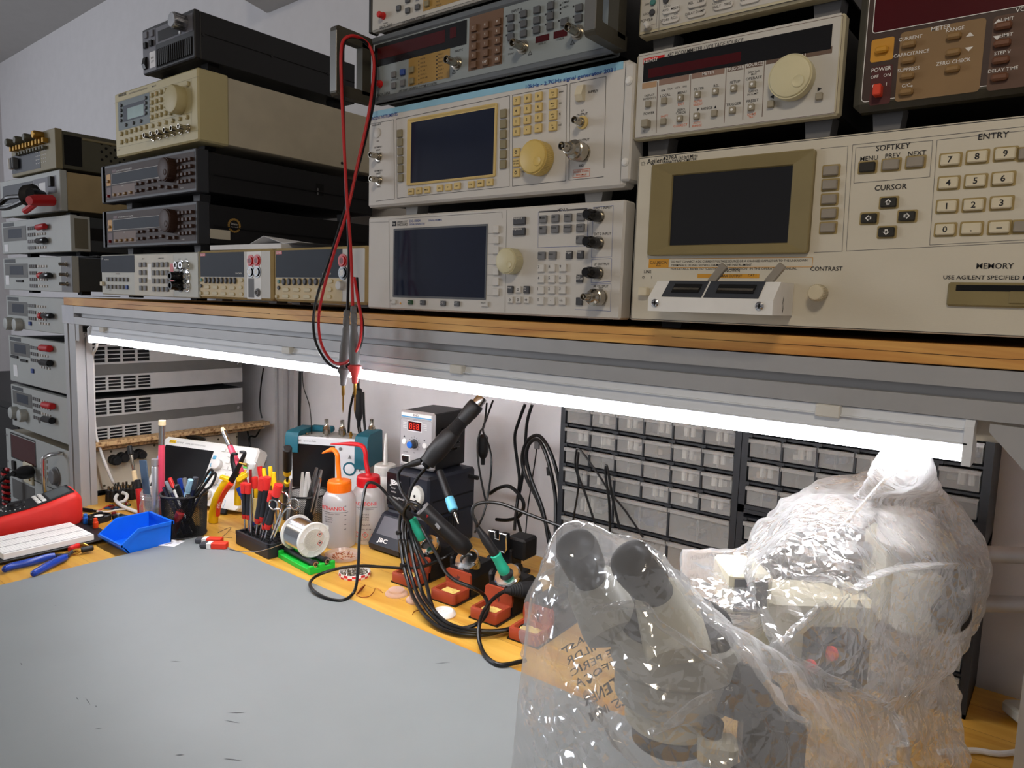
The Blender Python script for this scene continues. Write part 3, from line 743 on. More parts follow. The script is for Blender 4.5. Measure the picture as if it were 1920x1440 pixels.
t = instrument('signal_generator', 'pale grey signal generator with cream dial and blue-black screen standing on the shelf board', -.840, .520)
shell(t, 430, 133, 430, 'hp_case', 'hp_white', fd=24, inset=6, b=2.2, feet=[(45, 30), (385, 30), (45, 400), (385, 400)], foot_h=8.5)
lines(t, [(44.9,128.9, 49.4,0.7), (47.1,128.2, 253.5,128.3), (253.5,128.3, 254.5,120.6), (261.3,130.2, 263.4,2.7), (4.7,125.3, 45.0,124.7)], 'ink_soft', .4)
c, e = (57.8,20.0), (228.9,111.9)
b = MB(.001); b.rrect(c[0] - 2.5, c[1] - 2.5, e[0] + 2.5, e[1] + 2.5, -.6, 1.2, 2.6); b.build('screen_bezel', 'key_slate', t, smooth=0)
plate(t, c[0], c[1], e[0], e[1], 'screen_blue', 'screen', -.5)
SK = [(246.9,106.8), (247.4,93.6), (247.7,80.5), (248.2,67.3), (248.4,54.2), (248.9,41.1), (249.4,28.1)]
keys(t, SK, 9.2, 9.2, 3.2, 'key_light')
lines(t, [(e[0] + 3, p[1] - 4.4, p[0] - 4, p[1] - 4.4) for p in SK], 'ink_soft', .35, name='key_rule')
knob(t, 274.4,66.4, 15.5, 17, 'knob_cream', 'dial', ribs=60, dimple=4.5)
G = grid((319.3,116.3), (372.9,116.7), (319.4,103.8), 4, 2) + [(373.4,90.8), (319.1,73.1), (335.1,73.2)]
keys(t, G, 11, 9, 3.2, 'key_grey')
keys(t, [(283.5,115.9), (283.4,102.7)], 19, 9, 3.2, 'key_dark')
keys(t, [(358.8,73.4), (374.6,73.5), (375.0,45.8), (272.5,31.6), (298.0,31.8), (375.9,19.5)], 9, 9, 3.2, 'key_dark')
N = grid((319.1,58.0), (350.9,58.5), (320.2,18.8), 3, 4)
keys(t, N, 10, 9.2, 3.2, 'key_light')
A_ = [(285.4,31.8), (273.3,18.7), (285.9,19.0), (298.8,19.2)]
keys(t, A_, 8, 8, 3.2, 'key_light')
key(t, 58.6,10.9, 9, 6, 3, 'key_light', 'power_button')
key(t, 92.8,11.0, 9, 6, 3, 'green_key', 'preset_key', label='dark green key')
keys(t, [(117.7,11.2), (156.6,11.4), (182.0,11.5)], 9.5, 6.4, 3, 'key_slate')
key(t, 231.0,12.2, 11, 6.4, 3, 'key_light', 'return_key')
MB(.001).cyl((0, 0, 0), (0, -1, 0), 1.2, 1, 10).build('power_lamp', 'lamp_amber', t, mm(71.5,9.1))
for p in [(396.2,115.9), (397.1,86.1), (398.4,52.0)]: bnc(t, *p, 1.0, 'black_gloss')
ntype(t, 403.9,24.4, .82)
lines(t, [(310.5,125.5, 381.4,125.6), (310.5,125.5, 312.0,82.9), (312.0,82.9, 382.4,83.1), (381.4,125.6, 382.4,83.1), (388.3,126.6, 414.8,127.3), (414.8,127.3, 415.6,70.6), (415.6,70.6, 388.7,69.9), (388.3,126.6, 388.7,69.9), (389.2,67.9, 415.7,68.5), (415.7,68.5, 416.4,42.6), (389.2,67.9, 389.8,41.3), (389.8,41.3, 416.4,42.6), (389.9,39.3, 416.5,40.4), (416.5,40.4, 417.4,9.3), (369.4,9.8, 417.4,9.3)], 'ink_blue', .35, name='panel_rule')
lines(t, [(311.7,125.4, 338.7,125.4), (353.4,125.5, 380.2,125.7)], 'ink_soft', 1.8, name='header_rule')
lit(t, [('HEWLETT', 62.6,121.5, 3.3), ('PACKARD', 62.6,118.0, 3.3), ('MENUS', 346.3,124.5, 3.2, 'c'), ('EXT 1 INPUT', 401.6,124.1, 2.8, 'c'), ('EXT 2 INPUT', 402.1,95.1, 2.8, 'c'), ('LF OUTPUT', 403.0,61.1, 2.8, 'c'), ('RF OUTPUT', 403.3,36.1, 2.6, 'c'), ('50\u03a9', 403.5,33.4, 2.4, 'c')])
lit(t, [('ESG-1000A', 87.4,122.2, 3.3), ('SIGNAL GENERATOR', 87.5,118.3, 2.2), ('250kHz-1000MHz', 124.3,122.0, 2.4)], 'ink_blue', 'model_lettering')
plate(t, 51.9,118.2, 60.4,124.7, 'ink', 'maker_badge', -.35)
lit(t, [('hp', 53.7,120.0, 3.6)], 'ink_white', 'badge_lettering', -.6)
lit(t, [(s, p[0] - 4.5, p[1] + .3, 2.4) for s, p in zip('Mode AM Utility Freq FM/ Pulse Sweep/ Ampl LF_Out Save Recall'.replace('_', ' ').split(), G)] + [(s, p[0] - 4, p[1] - .4, 3.4) for s, p in zip('789456123', N)] + [('0', N[9][0] - 4, N[9][1] - .4, 3.4), ('.', N[10][0] - 1, N[10][1], 4), ('+/-', N[11][0] - 3.5, N[11][1] - 1, 3)] + [('Return', 225.5,12.9, 2.0), ('O I', 52.4,11.4, 2.4)], y=-3.35, name='key_lettering')
lit(t, [('Frequency', 272.8,118.0, 2.6), ('Amplitude', 272.9,104.8, 2.6), ('Trigger', 354.1,75.2, 2.2), ('Help', 370.3,75.3, 2.4), ('Mod', 370.6,47.3, 2.2), ('On/Off', 370.8,44.6, 2.2), ('Hold', 269.2,32.9, 2.0), ('Incr', 294.3,33.2, 2.0), ('Set', 294.9,30.1, 2.0), ('Preset', 87.2,11.0, 1.7), ('Local', 112.5,11.1, 1.7), ('\u25a1 O', 152.2,11.3, 2.2), ('\u25a1 O', 177.2,11.6, 2.2)], 'ink_white', 'key_lettering', -3.35)
b = MB(.001)
for p, a in zip(A_, (0, PI / 2, PI, -PI / 2)): arrow(b, *p, 2.0, a, -3.35)
b.build('key_arrow', 'ink', t, smooth=0)

# ---- signal generator with yellow dial
t = instrument('signal_generator', 'beige signal generator with blue top stripe and yellow dial stacked on the pale grey generator', -.842, .667)
shell(t, 430, 136, 430, 'hp_case', 'hp_white', fd=24, inset=6, b=3, feet=[(60, 40), (370, 40), (60, 400), (370, 400)], foot_h=15, foot_m='key_light')
b = MB(.001); b.box(425, -3, 6, 437, 26, 131, 2); hd = b.build('rack_ear', 'key_light', t)
for v in (26, 112): MB(.001).lathe([(4.5, 0), (4.5, 1), (3, 2.6), (1, 3.2)], (431, -3, v), (0, -1, 0), 16).build('ear_screw', 'white', hd)
b0 = (0.6,124.0); b1 = (404.6,131.4)
plate(t, 3, b1[1] - 4.6, 421, b1[1] + 3.6, 'sky_band', 'top_stripe', -.25)
lit(t, [('MARCONI INSTRUMENTS', 1.3,123.3, 4.4, 'l', 61), ('10kHz - 2.7GHz signal generator 2031', 287.3,125.7, 4.2, 'l', 124)], 'ink_blue', 'title_lettering', -.5, .014)
lines(t, [(3.2,118.2, 54.3,118.7), (54.3,118.7, 58.4,9.0), (58.4,9.0, 18.6,8.3), (59.3,118.7, 63.8,9.9), (59.3,118.7, 262.5,121.4), (262.5,121.4, 266.2,11.7), (63.8,9.9, 266.2,11.7), (266.8,121.1, 347.3,121.6), (266.8,121.1, 271.2,11.7), (347.3,121.6, 350.6,12.4), (271.2,11.7, 350.6,12.4), (351.7,122.1, 399.5,122.2), (351.7,122.1, 355.2,12.7), (399.5,122.2, 402.4,22.3), (355.2,12.7, 402.2,13.0)], 'ink', .5)
lines(t, [(424, 4, 424, 133)], 'ink', .5, name='edge_line')
o_ = (83.4,25.5) + (243.9,115.4); i_ = (90.3,28.8) + (239.4,110.2)
bezel(t, o_, i_, 'key_buff', 2.2, 3.0, 2.5, lip=1.6)
plate(t, i_[0] - .4, i_[1] - .4, i_[2] + .4, i_[3] + .4, 'screen_blue', 'screen', -.3)
keys(t, [(68.5,97.8), (69.3,85.8), (69.9,73.5), (70.4,61.3), (71.0,49.2), (71.5,36.9), (254.4,100.6), (254.9,88.2), (255.1,75.8), (255.6,63.8), (256.1,51.5), (256.3,39.3)], 10, 10.5, 3, 'key_khaki')
NB = [(275.2,113.1), (291.5,113.5), (308.1,113.5), (275.5,100.8), (291.8,101.0), (308.7,101.3), (275.8,88.4), (292.1,88.6), (309.0,89.1), (276.3,76.2), (292.7,76.5), (309.3,76.8)]
keys(t, NB, 10.5, 10, 3, 'key_buff')
FB = [(329.1,113.8), (329.5,101.4), (330.1,89.0), (330.4,76.5)]
keys(t, FB, 11.5, 10.5, 3, 'key_buff')
DB = [(277.3,51.7), (277.8,39.5), (278.1,27.2)]
keys(t, DB, 10.5, 10, 3, 'key_buff')
MBK = [(92.8,16.8), (108.4,17.1), (124.3,17.2), (148.2,17.7), (164.1,17.7), (179.9,18.3), (204.2,18.4), (220.0,18.7), (235.7,19.0)]
keys(t, MBK, 10.8, 8.6, 3, 'key_buff')
lit(t, [(s, p[0], p[1] - 1.6, 3.4, 'c') for s, p in zip('789456123', NB)] + [('0', NB[9][0], NB[9][1] - 1.6, 3.4, 'c'), ('\u2022', NB[10][0], NB[10][1] - 1.6, 3.4, 'c'), ('\u2013', NB[11][0], NB[11][1] - 1.6, 3.4, 'c')] + [(s, p[0], p[1] - 1, 2.0, 'c') for s, p in zip('CARR_ON MOD_ON IF_ON UTIL MEM \u25b3 F SWEEP SIG_GEN'.replace('_', ' ').split(), MBK)] + [(s, p[0], p[1], 1.8, 'c') for s, p in zip('GHz MHz kHz Hz'.split(), FB)] + [(s, p[0] + 1, p[1] - 3.2, 1.8, 'c') for s, p in zip('V mV \u00b5V dB'.split(), FB)] + [('KNOB', DB[1][0], DB[1][1] + .6, 1.9, 'c'), ('UP DN', DB[1][0], DB[1][1] - 2.4, 1.9, 'c')], y=-3.15, name='key_lettering', bold=.01)
b = MB(.001); arrow(b, *DB[0], 2.6, 0, -3.15); arrow(b, *DB[2], 2.6, PI, -3.15); b.build('key_arrow', 'ink', t, smooth=0)
lit(t, [('x10', 284.9,50.9, 2.4), ('\u00f710', 285.2,26.8, 2.4), ('enter', 336.5,113.8, 2.2), ('ms', 337.1,101.2, 2.2), ('%', 337.7,88.6, 2.4), ('rad', 337.5,76.3, 2.2), ('SUPPLY', 376.6,107.2, 2.8), ('LF', 370.2,87.8, 2.6, 'c'), ('OUTPUT', 370.0,83.9, 2.6, 'c'), ('RF OUTPUT', 370.9,54.9, 2.7, 'c'), ('50\u03a9', 371.3,26.6, 2.6, 'c'), ('PULSE INPUT', 18.9,114.7, 2.2, 'c'), ('50\u03a9', 21.4,91.6, 2.0, 'c'), ('EXT MOD 1', 22.5,83.3, 2.2, 'c'), ('INPUT', 22.5,79.2, 2.2, 'c'), ('100k\u03a9', 23.4,61.7, 2.0, 'c'), ('EXT MOD 2', 23.6,49.9, 2.2, 'c'), ('INPUT', 23.7,46.1, 2.2, 'c'), ('100k\u03a9', 24.6,27.4, 2.0, 'c')], bold=.012)
c, e = (360.6,14.9), (383.8,23.9)
MB(.001).rrect(c[0], c[1], e[0], e[1], -.3, .8, .5).build('label_border', 'ink_orange', t, smooth=0)
lit(t, [('REVERSE POWER', (c[0] + e[0]) / 2, (c[1] + e[1]) / 2 + .7, 2.3, 'c', e[0] - c[0] - 3), ('50W MAX', (c[0] + e[0]) / 2, c[1] + 1.6, 2.3, 'c')], 'ink_orange', 'warning_lettering')
knob(t, 313.1,40.6, 19.5, 18, 'knob_yellow', 'dial', ribs=60, dimple=6)
b = MB(.001); b.prism([(0, -9), (0, 9), (-5, 8), (-9, -3), (-5, -9)], -4.6, 4.6, 'yz'); b.build('power_switch', 'key_cream', t, mm(368.6,108.5))
shared(('plug',), lambda: MB(.001).lathe([(7, 0), (7, 1.2), (5, 2)], (0, 0, 0), (0, -1, 0), 24), 'blank_plug', 'key_light', t, mm(20.0,104.3))
MB(.001).lathe([(7.5, 0), (7.5, 2), (6, 2.5)], (0, 0, 0), (0, -1, 0), 20).build('connector_collar', 'key_buff', t, mm(371.2,75.8))
bnc(t, 370.4,75.9, .85)
bnc(t, 24.2,70.8, .85); bnc(t, 25.4,37.6, .85)
ntype(t, 373.1,42.1, .95)

# ---- grey counter with carrying handles
mat('counter_grey', (142, 150, 152), .5, var=.02)
mat('counter_frame', (98, 104, 110), .45)
mat('handle_bronze', (74, 71, 62), .4, .3)
mat('handle_edge', (130, 130, 128), .35, .6)
mat('field_brown', (110, 82, 62), .55)
mat('field_ochre', (164, 130, 66), .55)
mat('key_blue', (46, 74, 146), .5)
t = instrument('frequency_counter', 'grey frequency counter with red display, brown keypad and carrying handles under the top counter', -.832, .8125)
shell(t, 398, 91, 400, 'black', 'counter_grey', fd=16, inset=4, b=2, feet=[(50, 40), (350, 40), (50, 360), (350, 360)], foot_h=9)
b = MB(.001); b.box(-2, -2.5, 0, 400, 10, 8.5, 2); b.box(-2, -2.5, 82, 400, 10, 91, 2); b.build('frame_rail', 'counter_frame', t)
c, e = (12.0,46.0), (178.9,73.9)
plate(t, 3, c[1] + 4, e[0], 80, 'screen_dark', 'display_surround', -.4)
plate(t, 10, c[1] + 13, e[0] - 38, 75, 'screen_red', 'display_window', -.7)
plate(t, e[0] - 29, c[1] + 16, e[0] - 18, 75, 'screen_red', 'display_window', -.7)
c, e = (73.1,13.5), (150.3,45.4)
plate(t, c[0], c[1], e[0], c[1] + 37, 'field_ochre', 'function_field', -.3)
c, e = (183.3,15.6), (238.8,74.6)
plate(t, c[0], c[1], e[0], c[1] + 66, 'field_brown', 'keypad_field', -.3)
KB = grid((192.8,66.3), (231.6,66.3), (193.9,21.5), 3, 5)
keys(t, KB, 9, 8.5, 3.6, 'field_brown')
lit(t, [(s, p[0], p[1] - 1.4, 2.8, 'c') for s, p in zip(['7', '8', '9', '4', '5', '6', '1', '2', '3', '0', '.', '\u00b1', '', 'EXP', 'CE'], KB) if s], 'ink_white', 'key_lettering', -3.8)
keys(t, [(251.8,66.4), (271.4,67.1), (291.2,67.5), (311.0,67.8), (350.9,57.1), (252.5,55.1), (271.9,55.7), (291.5,55.9), (311.1,56.4), (350.7,46.0), (252.7,44.3), (272.2,44.4), (291.7,44.9), (311.4,45.3), (331.3,45.6)], 9.6, 8, 3.6, 'key_slate')
keys(t, [(44.9,33.5), (45.2,18.9), (63.2,19.2)], 8.6, 7.8, 3.6, 'key_grey')
key(t, 62.9,33.8, 8.6, 7.8, 3.6, 'key_blue', 'key', label='blue key')
keys(t, [(80.8,34.2), (81.2,19.3)], 8.6, 7.8, 3.6, 'key_khaki')
plate(t, 289.6,30.5, 309.3,37.9, 'screen_red', 'level_window', -.4); plate(t, 315.8,30.5, 334.9,38.4, 'screen_red', 'level_window', -.4)
for p in [(163.5,28.7), (271.3,29.3), (349.5,31.3)]: bnc(t, *p, 1.05)
shared(('rb', 4.2), lambda: MB(.001).lathe([(5, 0), (5, 2), (4.2, 2.2), (4.2, 9), (3.4, 10)], (0, 0, 0), (0, -1, 0), 20), 'power_button', 'red', t, mm(16.3,25.4))
lit(t, [('RACAL-DANA', 10.4,8.6, 4.2, 'l', 26), ('1992 SERIES UNIVERSAL SYSTEMS COUNTER', 54.5,8.0, 3.4, 'l', 73), ('INPUT A', 259.8,72.8, 3.0, 'c'), ('INPUT C', 166.1,43.2, 2.6, 'c'), ('LEVEL A', 299.5,27.7, 2.0, 'c'), ('LEVEL B', 325.3,27.8, 2.0, 'c'), ('CHECK', 331.2,49.0, 2.4, 'c'), ('V MAX', 326.3,67.1, 2.2), ('V MIN', 326.5,62.0, 2.2), ('RESOLUTION', 45.3,26.2, 1.8, 'c'), ('HOLD', 63.7,23.0, 1.8, 'c'), ('DISPLAY', 311.4,71.9, 1.9, 'c'), ('COM A', 310.9,60.8, 2.0, 'c'), ('TRIG', 253.0,29.7, 2.0, 'c'), ('DC AC', 252.8,24.2, 2.0, 'c'), ('FREQ A', 95.6,44.7, 2.0), ('FREQ B', 95.8,39.4, 2.0), ('PERIOD A', 95.9,34.5, 2.0), ('T.I. A-B', 96.0,29.4, 2.0), ('TOTAL A', 96.1,24.3, 2.0), ('RATIO A/B', 96.3,19.4, 2.0), ('REF', 96.4,14.1, 2.0), ('FREQ C', 129.1,44.8, 2.0), ('RATIO C', 129.3,40.0, 2.0), ('PHASE A', 129.4,34.9, 2.0), ('RISE A', 129.5,30.1, 2.0), ('PULSE A', 129.7,25.2, 2.0), ('AUTO', 129.8,20.1, 2.0), ('RECALL', 130.0,15.1, 2.0)])
b = MB(.001)
for p in [(92.9,43.6), (93.0,38.7), (93.1,34.0), (93.2,29.3), (93.4,24.4), (93.5,19.5), (93.6,14.2), (126.8,44.1), (126.9,39.3), (127.0,34.5), (127.2,29.7), (127.3,24.9), (127.4,20.1), (127.6,15.3), (243.7,70.8), (263.6,70.8), (244.2,59.6), (264.1,59.6), (244.6,48.3), (303.3,60.5), (303.8,49.0), (283.9,48.9), (322.7,49.3), (342.1,61.0), (342.7,49.8), (323.9,66.5), (324.1,62.0), (324.3,57.4)]: b.box(p[0] - .9, -.45, p[1] - .9, p[0] + .9, 0, p[1] + .9)
b.build('indicator', 'ink', t, smooth=0)
b = MB(.001)
for p in [(158.0,18.8), (282.1,20.3), (342.7,21.1)]:
    q = [(p[0] + 3.6 * math.cos(R(90 + 120 * k)), -.4, p[1] + 3.6 * math.sin(R(90 + 120 * k))) for k in range(3)]; q2 = [(p[0] + 2.4 * math.cos(R(90 + 120 * k)), -.4, p[1] + 2.4 * math.sin(R(90 + 120 * k))) for k in range(3)]
    b.add(q + q2, [(k, (k + 1) % 3, (k + 1) % 3 + 3, k + 3) for k in range(3)])
b.build('warning_mark', 'ink', t, smooth=0)
def loop_handle(t, x, m='handle_bronze'):
    b = MB(.001); w = 13
    o = [(2, 0), (-36, -1), (-61, -1), (-64, 2), (-64, 88), (-61, 91), (-36, 91), (2, 90)]; i = [(2, 15), (-30, 15), (-48, 15), (-50, 17), (-50, 72), (-48, 74), (-30, 74), (2, 74)]
    for a, s in ((0, 1), (w, -1)):
        V = [(x + a, p[0], p[1]) for p in o + i]; F = [(k, k + 8, k + 9, k + 1) for k in range(7)]
        b.add(V, F if s < 0 else [f[::-1] for f in F])
    for lp, s in ((o, 1), (i, -1)):
        V = [(x + a, p[0], p[1]) for a in (0, w) for p in lp]; b.add(V, [((k, k + 1, k + 9, k + 8) if s > 0 else (k, k + 8, k + 9, k + 1)) for k in range(7)])
    b.box(x, -18, 10, x + w, -2, 80)
    h = b.build('handle', m, t, smooth=20)
    b = MB(.001); b.box(x - .3, -64.4, 4, x + w + .3, -62.5, 84, .4); b.build('handle_grip', 'handle_edge', h)
    return h
loop_handle(t, -15); loop_handle(t, 400)

# ---- top counter, mostly out of frame
t = instrument('frequency_counter', 'white fronted frequency counter on top of the grey counter, cut by the frame', -.836, .9115)
shell(t, 400, 88, 400, 'black', 'panel_grey', fd=10, inset=3, b=1.5, feet=[(50, 40), (350, 40), (50, 360), (350, 360)], foot_h=8)
b = MB(.001); b.box(-6, -1, 0, 0, 14, 88, 1); b.build('rack_ear', 'black', t)
shared(('rb', 4.2), None, 'power_button', 'red', t, mm(24.8,17.6))
c = (103.6,7.3)
plate(t, c[0], c[1], 230, 80, 'field_ochre', 'function_field', -.3)
keys(t, [(57.1,20.8), (75.2,14.0), (74.9,27.9), (93.9,14.5), (93.5,27.9)], 8, 7, 3.6, 'key_slate')
key(t, 112.1,15.0, 8, 7.4, 3.6, 'key_khaki')
lit(t, [('RACAL-DANA', 17.6,1.0, 4.2, 'l', 26), ('1994  UNIVERSAL COUNTER', 62.4,-0.7, 3.4, 'l', 45), ('POWER', 29.5,6.4, 1.8, 'c'), ('FREQ', 127.6,13.2, 2.0), ('PERIOD', 127.7,8.6, 2.0)])
lines(t, [(2, 2.2, 398, 2.2)], 'ink', .5, name='edge_line')


# ================================================================ second column on the shelf
mat('silver_front', (190, 190, 180), .5, var=.02)
mat('tan_field', (196, 174, 126), .5)
mat('tan_bumper', (172, 150, 102), .55)
mat('window_slate', (50, 56, 66), .5, spec=.12)
t = instrument('bench_multimeter', 'silver grey bench multimeter with black binding posts standing on the shelf under the brown meters', -1.742, .5235)
shell(t, 420, 87, 330, 'hp_case', 'silver_front', fd=20, inset=4, b=2, feet=[(70, 40), (340, 40), (70, 300), (340, 300)], foot_h=9)
MB(.001).box(416, 0, 0, 424, 40, 88, 1).build('side_bezel', 'key_khaki', t)
plate(t, -1.1,48.9, 160.8,84.6, 'window_slate', 'display_window', -.6)
mat('panel_warm', (200, 194, 178), .5)
plate(t, 157.9,1.4, 324.3,84.3, 'panel_warm', 'key_field', -.2)
keys(t, grid((33.6,33.7), (125.9,33.3), (32.4,17.4), 6, 2)[:11], 10, 8.5, 3, 'key_grey')
key(t, 124.9,17.0, 10, 8.5, 3, 'key_blue', 'key', label='blue shift key')
keys(t, grid((189.9,64.5), (208.6,64.7), (189.1,16.4), 2, 4), 11, 9.5, 3, 'key_grey')
keys(t, grid((245.2,64.2), (301.1,64.4), (245.2,15.3), 4, 4)[:15], 10, 9.5, 3, 'key_grey')
key(t, 300.6,15.6, 10, 9.5, 3, 'key_dark')
plate(t, 311.3,15.1, 324.6,66.3, 'red', 'warning_strip', -.4)
plate(t, 218.5,34.9, 232.8,66.3, 'white', 'label_strip', -.4)
key(t, 9.1,23.7, 12, 9, 6, 'key_cream', 'power_button', .8)
def terminal(t, u, v, r, d, m, name='terminal'):
    return shared(('term', r, d), lambda: MB(.001).lathe([(r * 1.25, 0), (r * 1.25, 1.5), (r, 1.6), (r, d * .5), (r * .85, d * .55), (r * .85, d), (r * .5, d), (r * .45, d * .6)], (0, 0, 0), (0, -1, 0), 22), name, m, t, mm(u, v))
for u in ((357.7,62.1), (377.3,62.0)): terminal(t, *u, 8, 14, 'chrome', 'terminal')
for p in ((351.2,41.4), (351.6,22.9)): terminal(t, *p, 9.5, 22, 'black_gloss', 'binding_post')
for p in ((376.5,41.2), (376.9,22.6)): terminal(t, *p, 9, 6, 'chrome', 'terminal')
lit(t, [('FUNCTION', 81.3,44.5, 2.8, 'c'), ('MENU', 200.2,75.6, 2.4, 'c'), ('NUMERIC/USER', 275.2,75.7, 2.4, 'c'), ('INPUT', 349.6,73.5, 2.2, 'c'), ('SENSE', 373.8,73.3, 2.2, 'c'), ('OUTPUT', 42.8,8.8, 2.2, 'c')], 'ink_soft')
lit(t, [('HP', 4.0,77.0, 4), ('MULTIMETER', 20.4,75.8, 2.4)], 'ink_white', 'title_lettering', -.8)

def tan_meter(label, x, z, ub):
    t = instrument('tan_multimeter', label, x, z)
    shell(t, 236, 88, 340, 'hp_case', 'tan_bumper', fd=24, inset=5, b=4, feet=[(30, 30), (205, 30), (30, 310), (205, 310)], foot_h=9.5, foot_m='foot_grey')
    plate(t, 6, 4, 232, 84, 'panel_grey', 'face_plate', -.2, r=2)
    plate(t, 6, 40, 152 if ub else 180, 84, 'window_slate', 'display_window', -.6)
    plate(t, 5, 4, 152 if ub else 180, 39, 'tan_field', 'key_field', -.5, r=2)
    plate(t, 7, 78, 24, 83, 'red', 'maker_badge', -.8)
    lit(t, [('KEITHLEY', 8, 79.2, 2.6, 'l', 15)], 'ink_white', 'badge_lettering', -1.0)
    return t
mat('key_pill', (198, 184, 146), .5)
t = tan_meter('tan and grey multimeter with two red and two black jacks under a pile of paper', -1.3205, .5245, 1)
def jack(t, p, m):
    o = terminal(t, *p, 8.4, 3.5, m, 'jack'); shared(('jackhole', 1), lambda: MB(.001).lathe([(4.6, 3.0), (4.6, 3.6), (3, 3.65), (2.8, 3.5)], (0, 0, 0), (0, -1, 0), 18), 'jack_ring', 'white' if m == 'black_gloss' else 'red_dark', o, (0, 0, 0))
plate(t, 161.7,2.0, 204.9,83.9, 'white', 'terminal_panel', -.5)
for p in ((174.3,68.0), (193.6,68.3)): jack(t, p, 'red')
for p in ((174.0,49.0), (193.8,49.0)): jack(t, p, 'black_gloss')
plate(t, 165.5,4.6, 183.8,37.6, 'foot_grey', 'printed_block', -.6)
terminal(t, 195.1,13.6, 6, 4, 'key_grey', 'jack')
for p in grid((25.9,33.4), (124.3,33.3), (24.8,-4.4), 8, 2)[:8]: shared(('rk', 5.0), lambda: MB(.001).loft([[(4.2 * k * math.cos(a), y, 5.6 * k * math.sin(a)) for a in [2 * PI * i / 18 for i in range(18)]] for k, y in ((1, 0), (1, -2.6), (.8, -3.4))]), 'key', 'key_dark', t, mm(*p, -.5))
for p in grid((29.7,20.9), (115.4,20.4), (28.3,9.9), 4, 2): oval(t, p[0], p[1], 18, 6, 'key_pill')
for p in ((142.1,21.8), (145.1,34.3), (143.7,10.2)): oval(t, p[0], p[1], 10, 6, 'key_pill')
for p, m in (((10.2,33.8), 'key_teal'), ((9.3,22.8), 'key_dark'), ((7.8,9.5), 'key_pill')): shared(('rk', 3.2), None, 'button', m, t, mm(*p, -.5))
lit(t, [('2000 MULTIMETER', 125.1,45.1, 2.4, 'l', 20)], 'ink_white', y=-.8)
t = tan_meter('tan and grey multimeter with single red and black jacks partly behind the hanging probe leads', -1.0785, .5245, 0)
jack(t, (181.2,65.8), 'red'); jack(t, (182.1,47.5), 'black_gloss')
shared(('rk', 8.0), lambda: MB(.001).lathe([(7, 0), (7, 6), (6, 7)], (0, 0, 0), (0, -1, 0), 24), 'switch', 'key_light', t, mm(177.6,28.2))
for p in grid((30.6,32.8), (131.2,33.6), (30.3,1.6), 8, 2)[:8]: shared(('rk', 5.0), None, 'key', 'key_dark', t, mm(*p, -.5))
for p in grid((35.4,19.9), (121.9,20.5), (34.5,9.0), 4, 2): oval(t, p[0], p[1], 18, 6, 'key_pill')
for p in ((150.7,21.7), (152.9,34.7), (149.3,10.2)): oval(t, p[0], p[1], 10, 6, 'key_pill')
for p, m in (((16.4,33.1), 'key_teal'), ((15.5,22.6), 'key_dark'), ((9.5,8.0), 'key_pill')): shared(('rk', 3.2), None, 'button', m, t, mm(*p, -.5))
lit(t, [('2010 MULTIMETER', 131.2,45.1, 2.4, 'l', 22)], 'ink_white', y=-.8)

# papers lying on the first tan meter
for k, (dx, dy, rz, h, lab) in enumerate(((0, 0, .05, .009, 'thick white paper stack lying on the left tan multimeter'), (.05, .03, -.16, .002, 'curled white sheet on top of the paper stack over the tan multimeters'))):
    p = thing('paper_stack' if k == 0 else 'paper_sheet', lab, 'paper', (-1.19 + dx, .83 + dy, .6135 + (.0095 if k else 0)), rz)
    b = MB()
    if k == 0:
        b.box(-.105, -.10, 0, .105, .14, h, .0008); b.build('sheets', 'paper', p)
    else:
        V = [(-.10 + .21 * i / 8, -.10 + .22 * j, .0008 + .016 * max(0, 1 - abs(i - 3) / 3.0) * (1 - j)) for j in (0, 1) for i in range(9)]
        V += [(v[0], v[1], v[2] + .0006) for v in V]
        b.add(V, [(i, i + 1, i + 10, i + 9) for i in range(8)][::1] + [(i + 18, i + 27, i + 28, i + 19) for i in range(8)] + [(i, i + 18, i + 19, i + 1) for i in range(8)])
        b.build('sheet', 'paper', p)

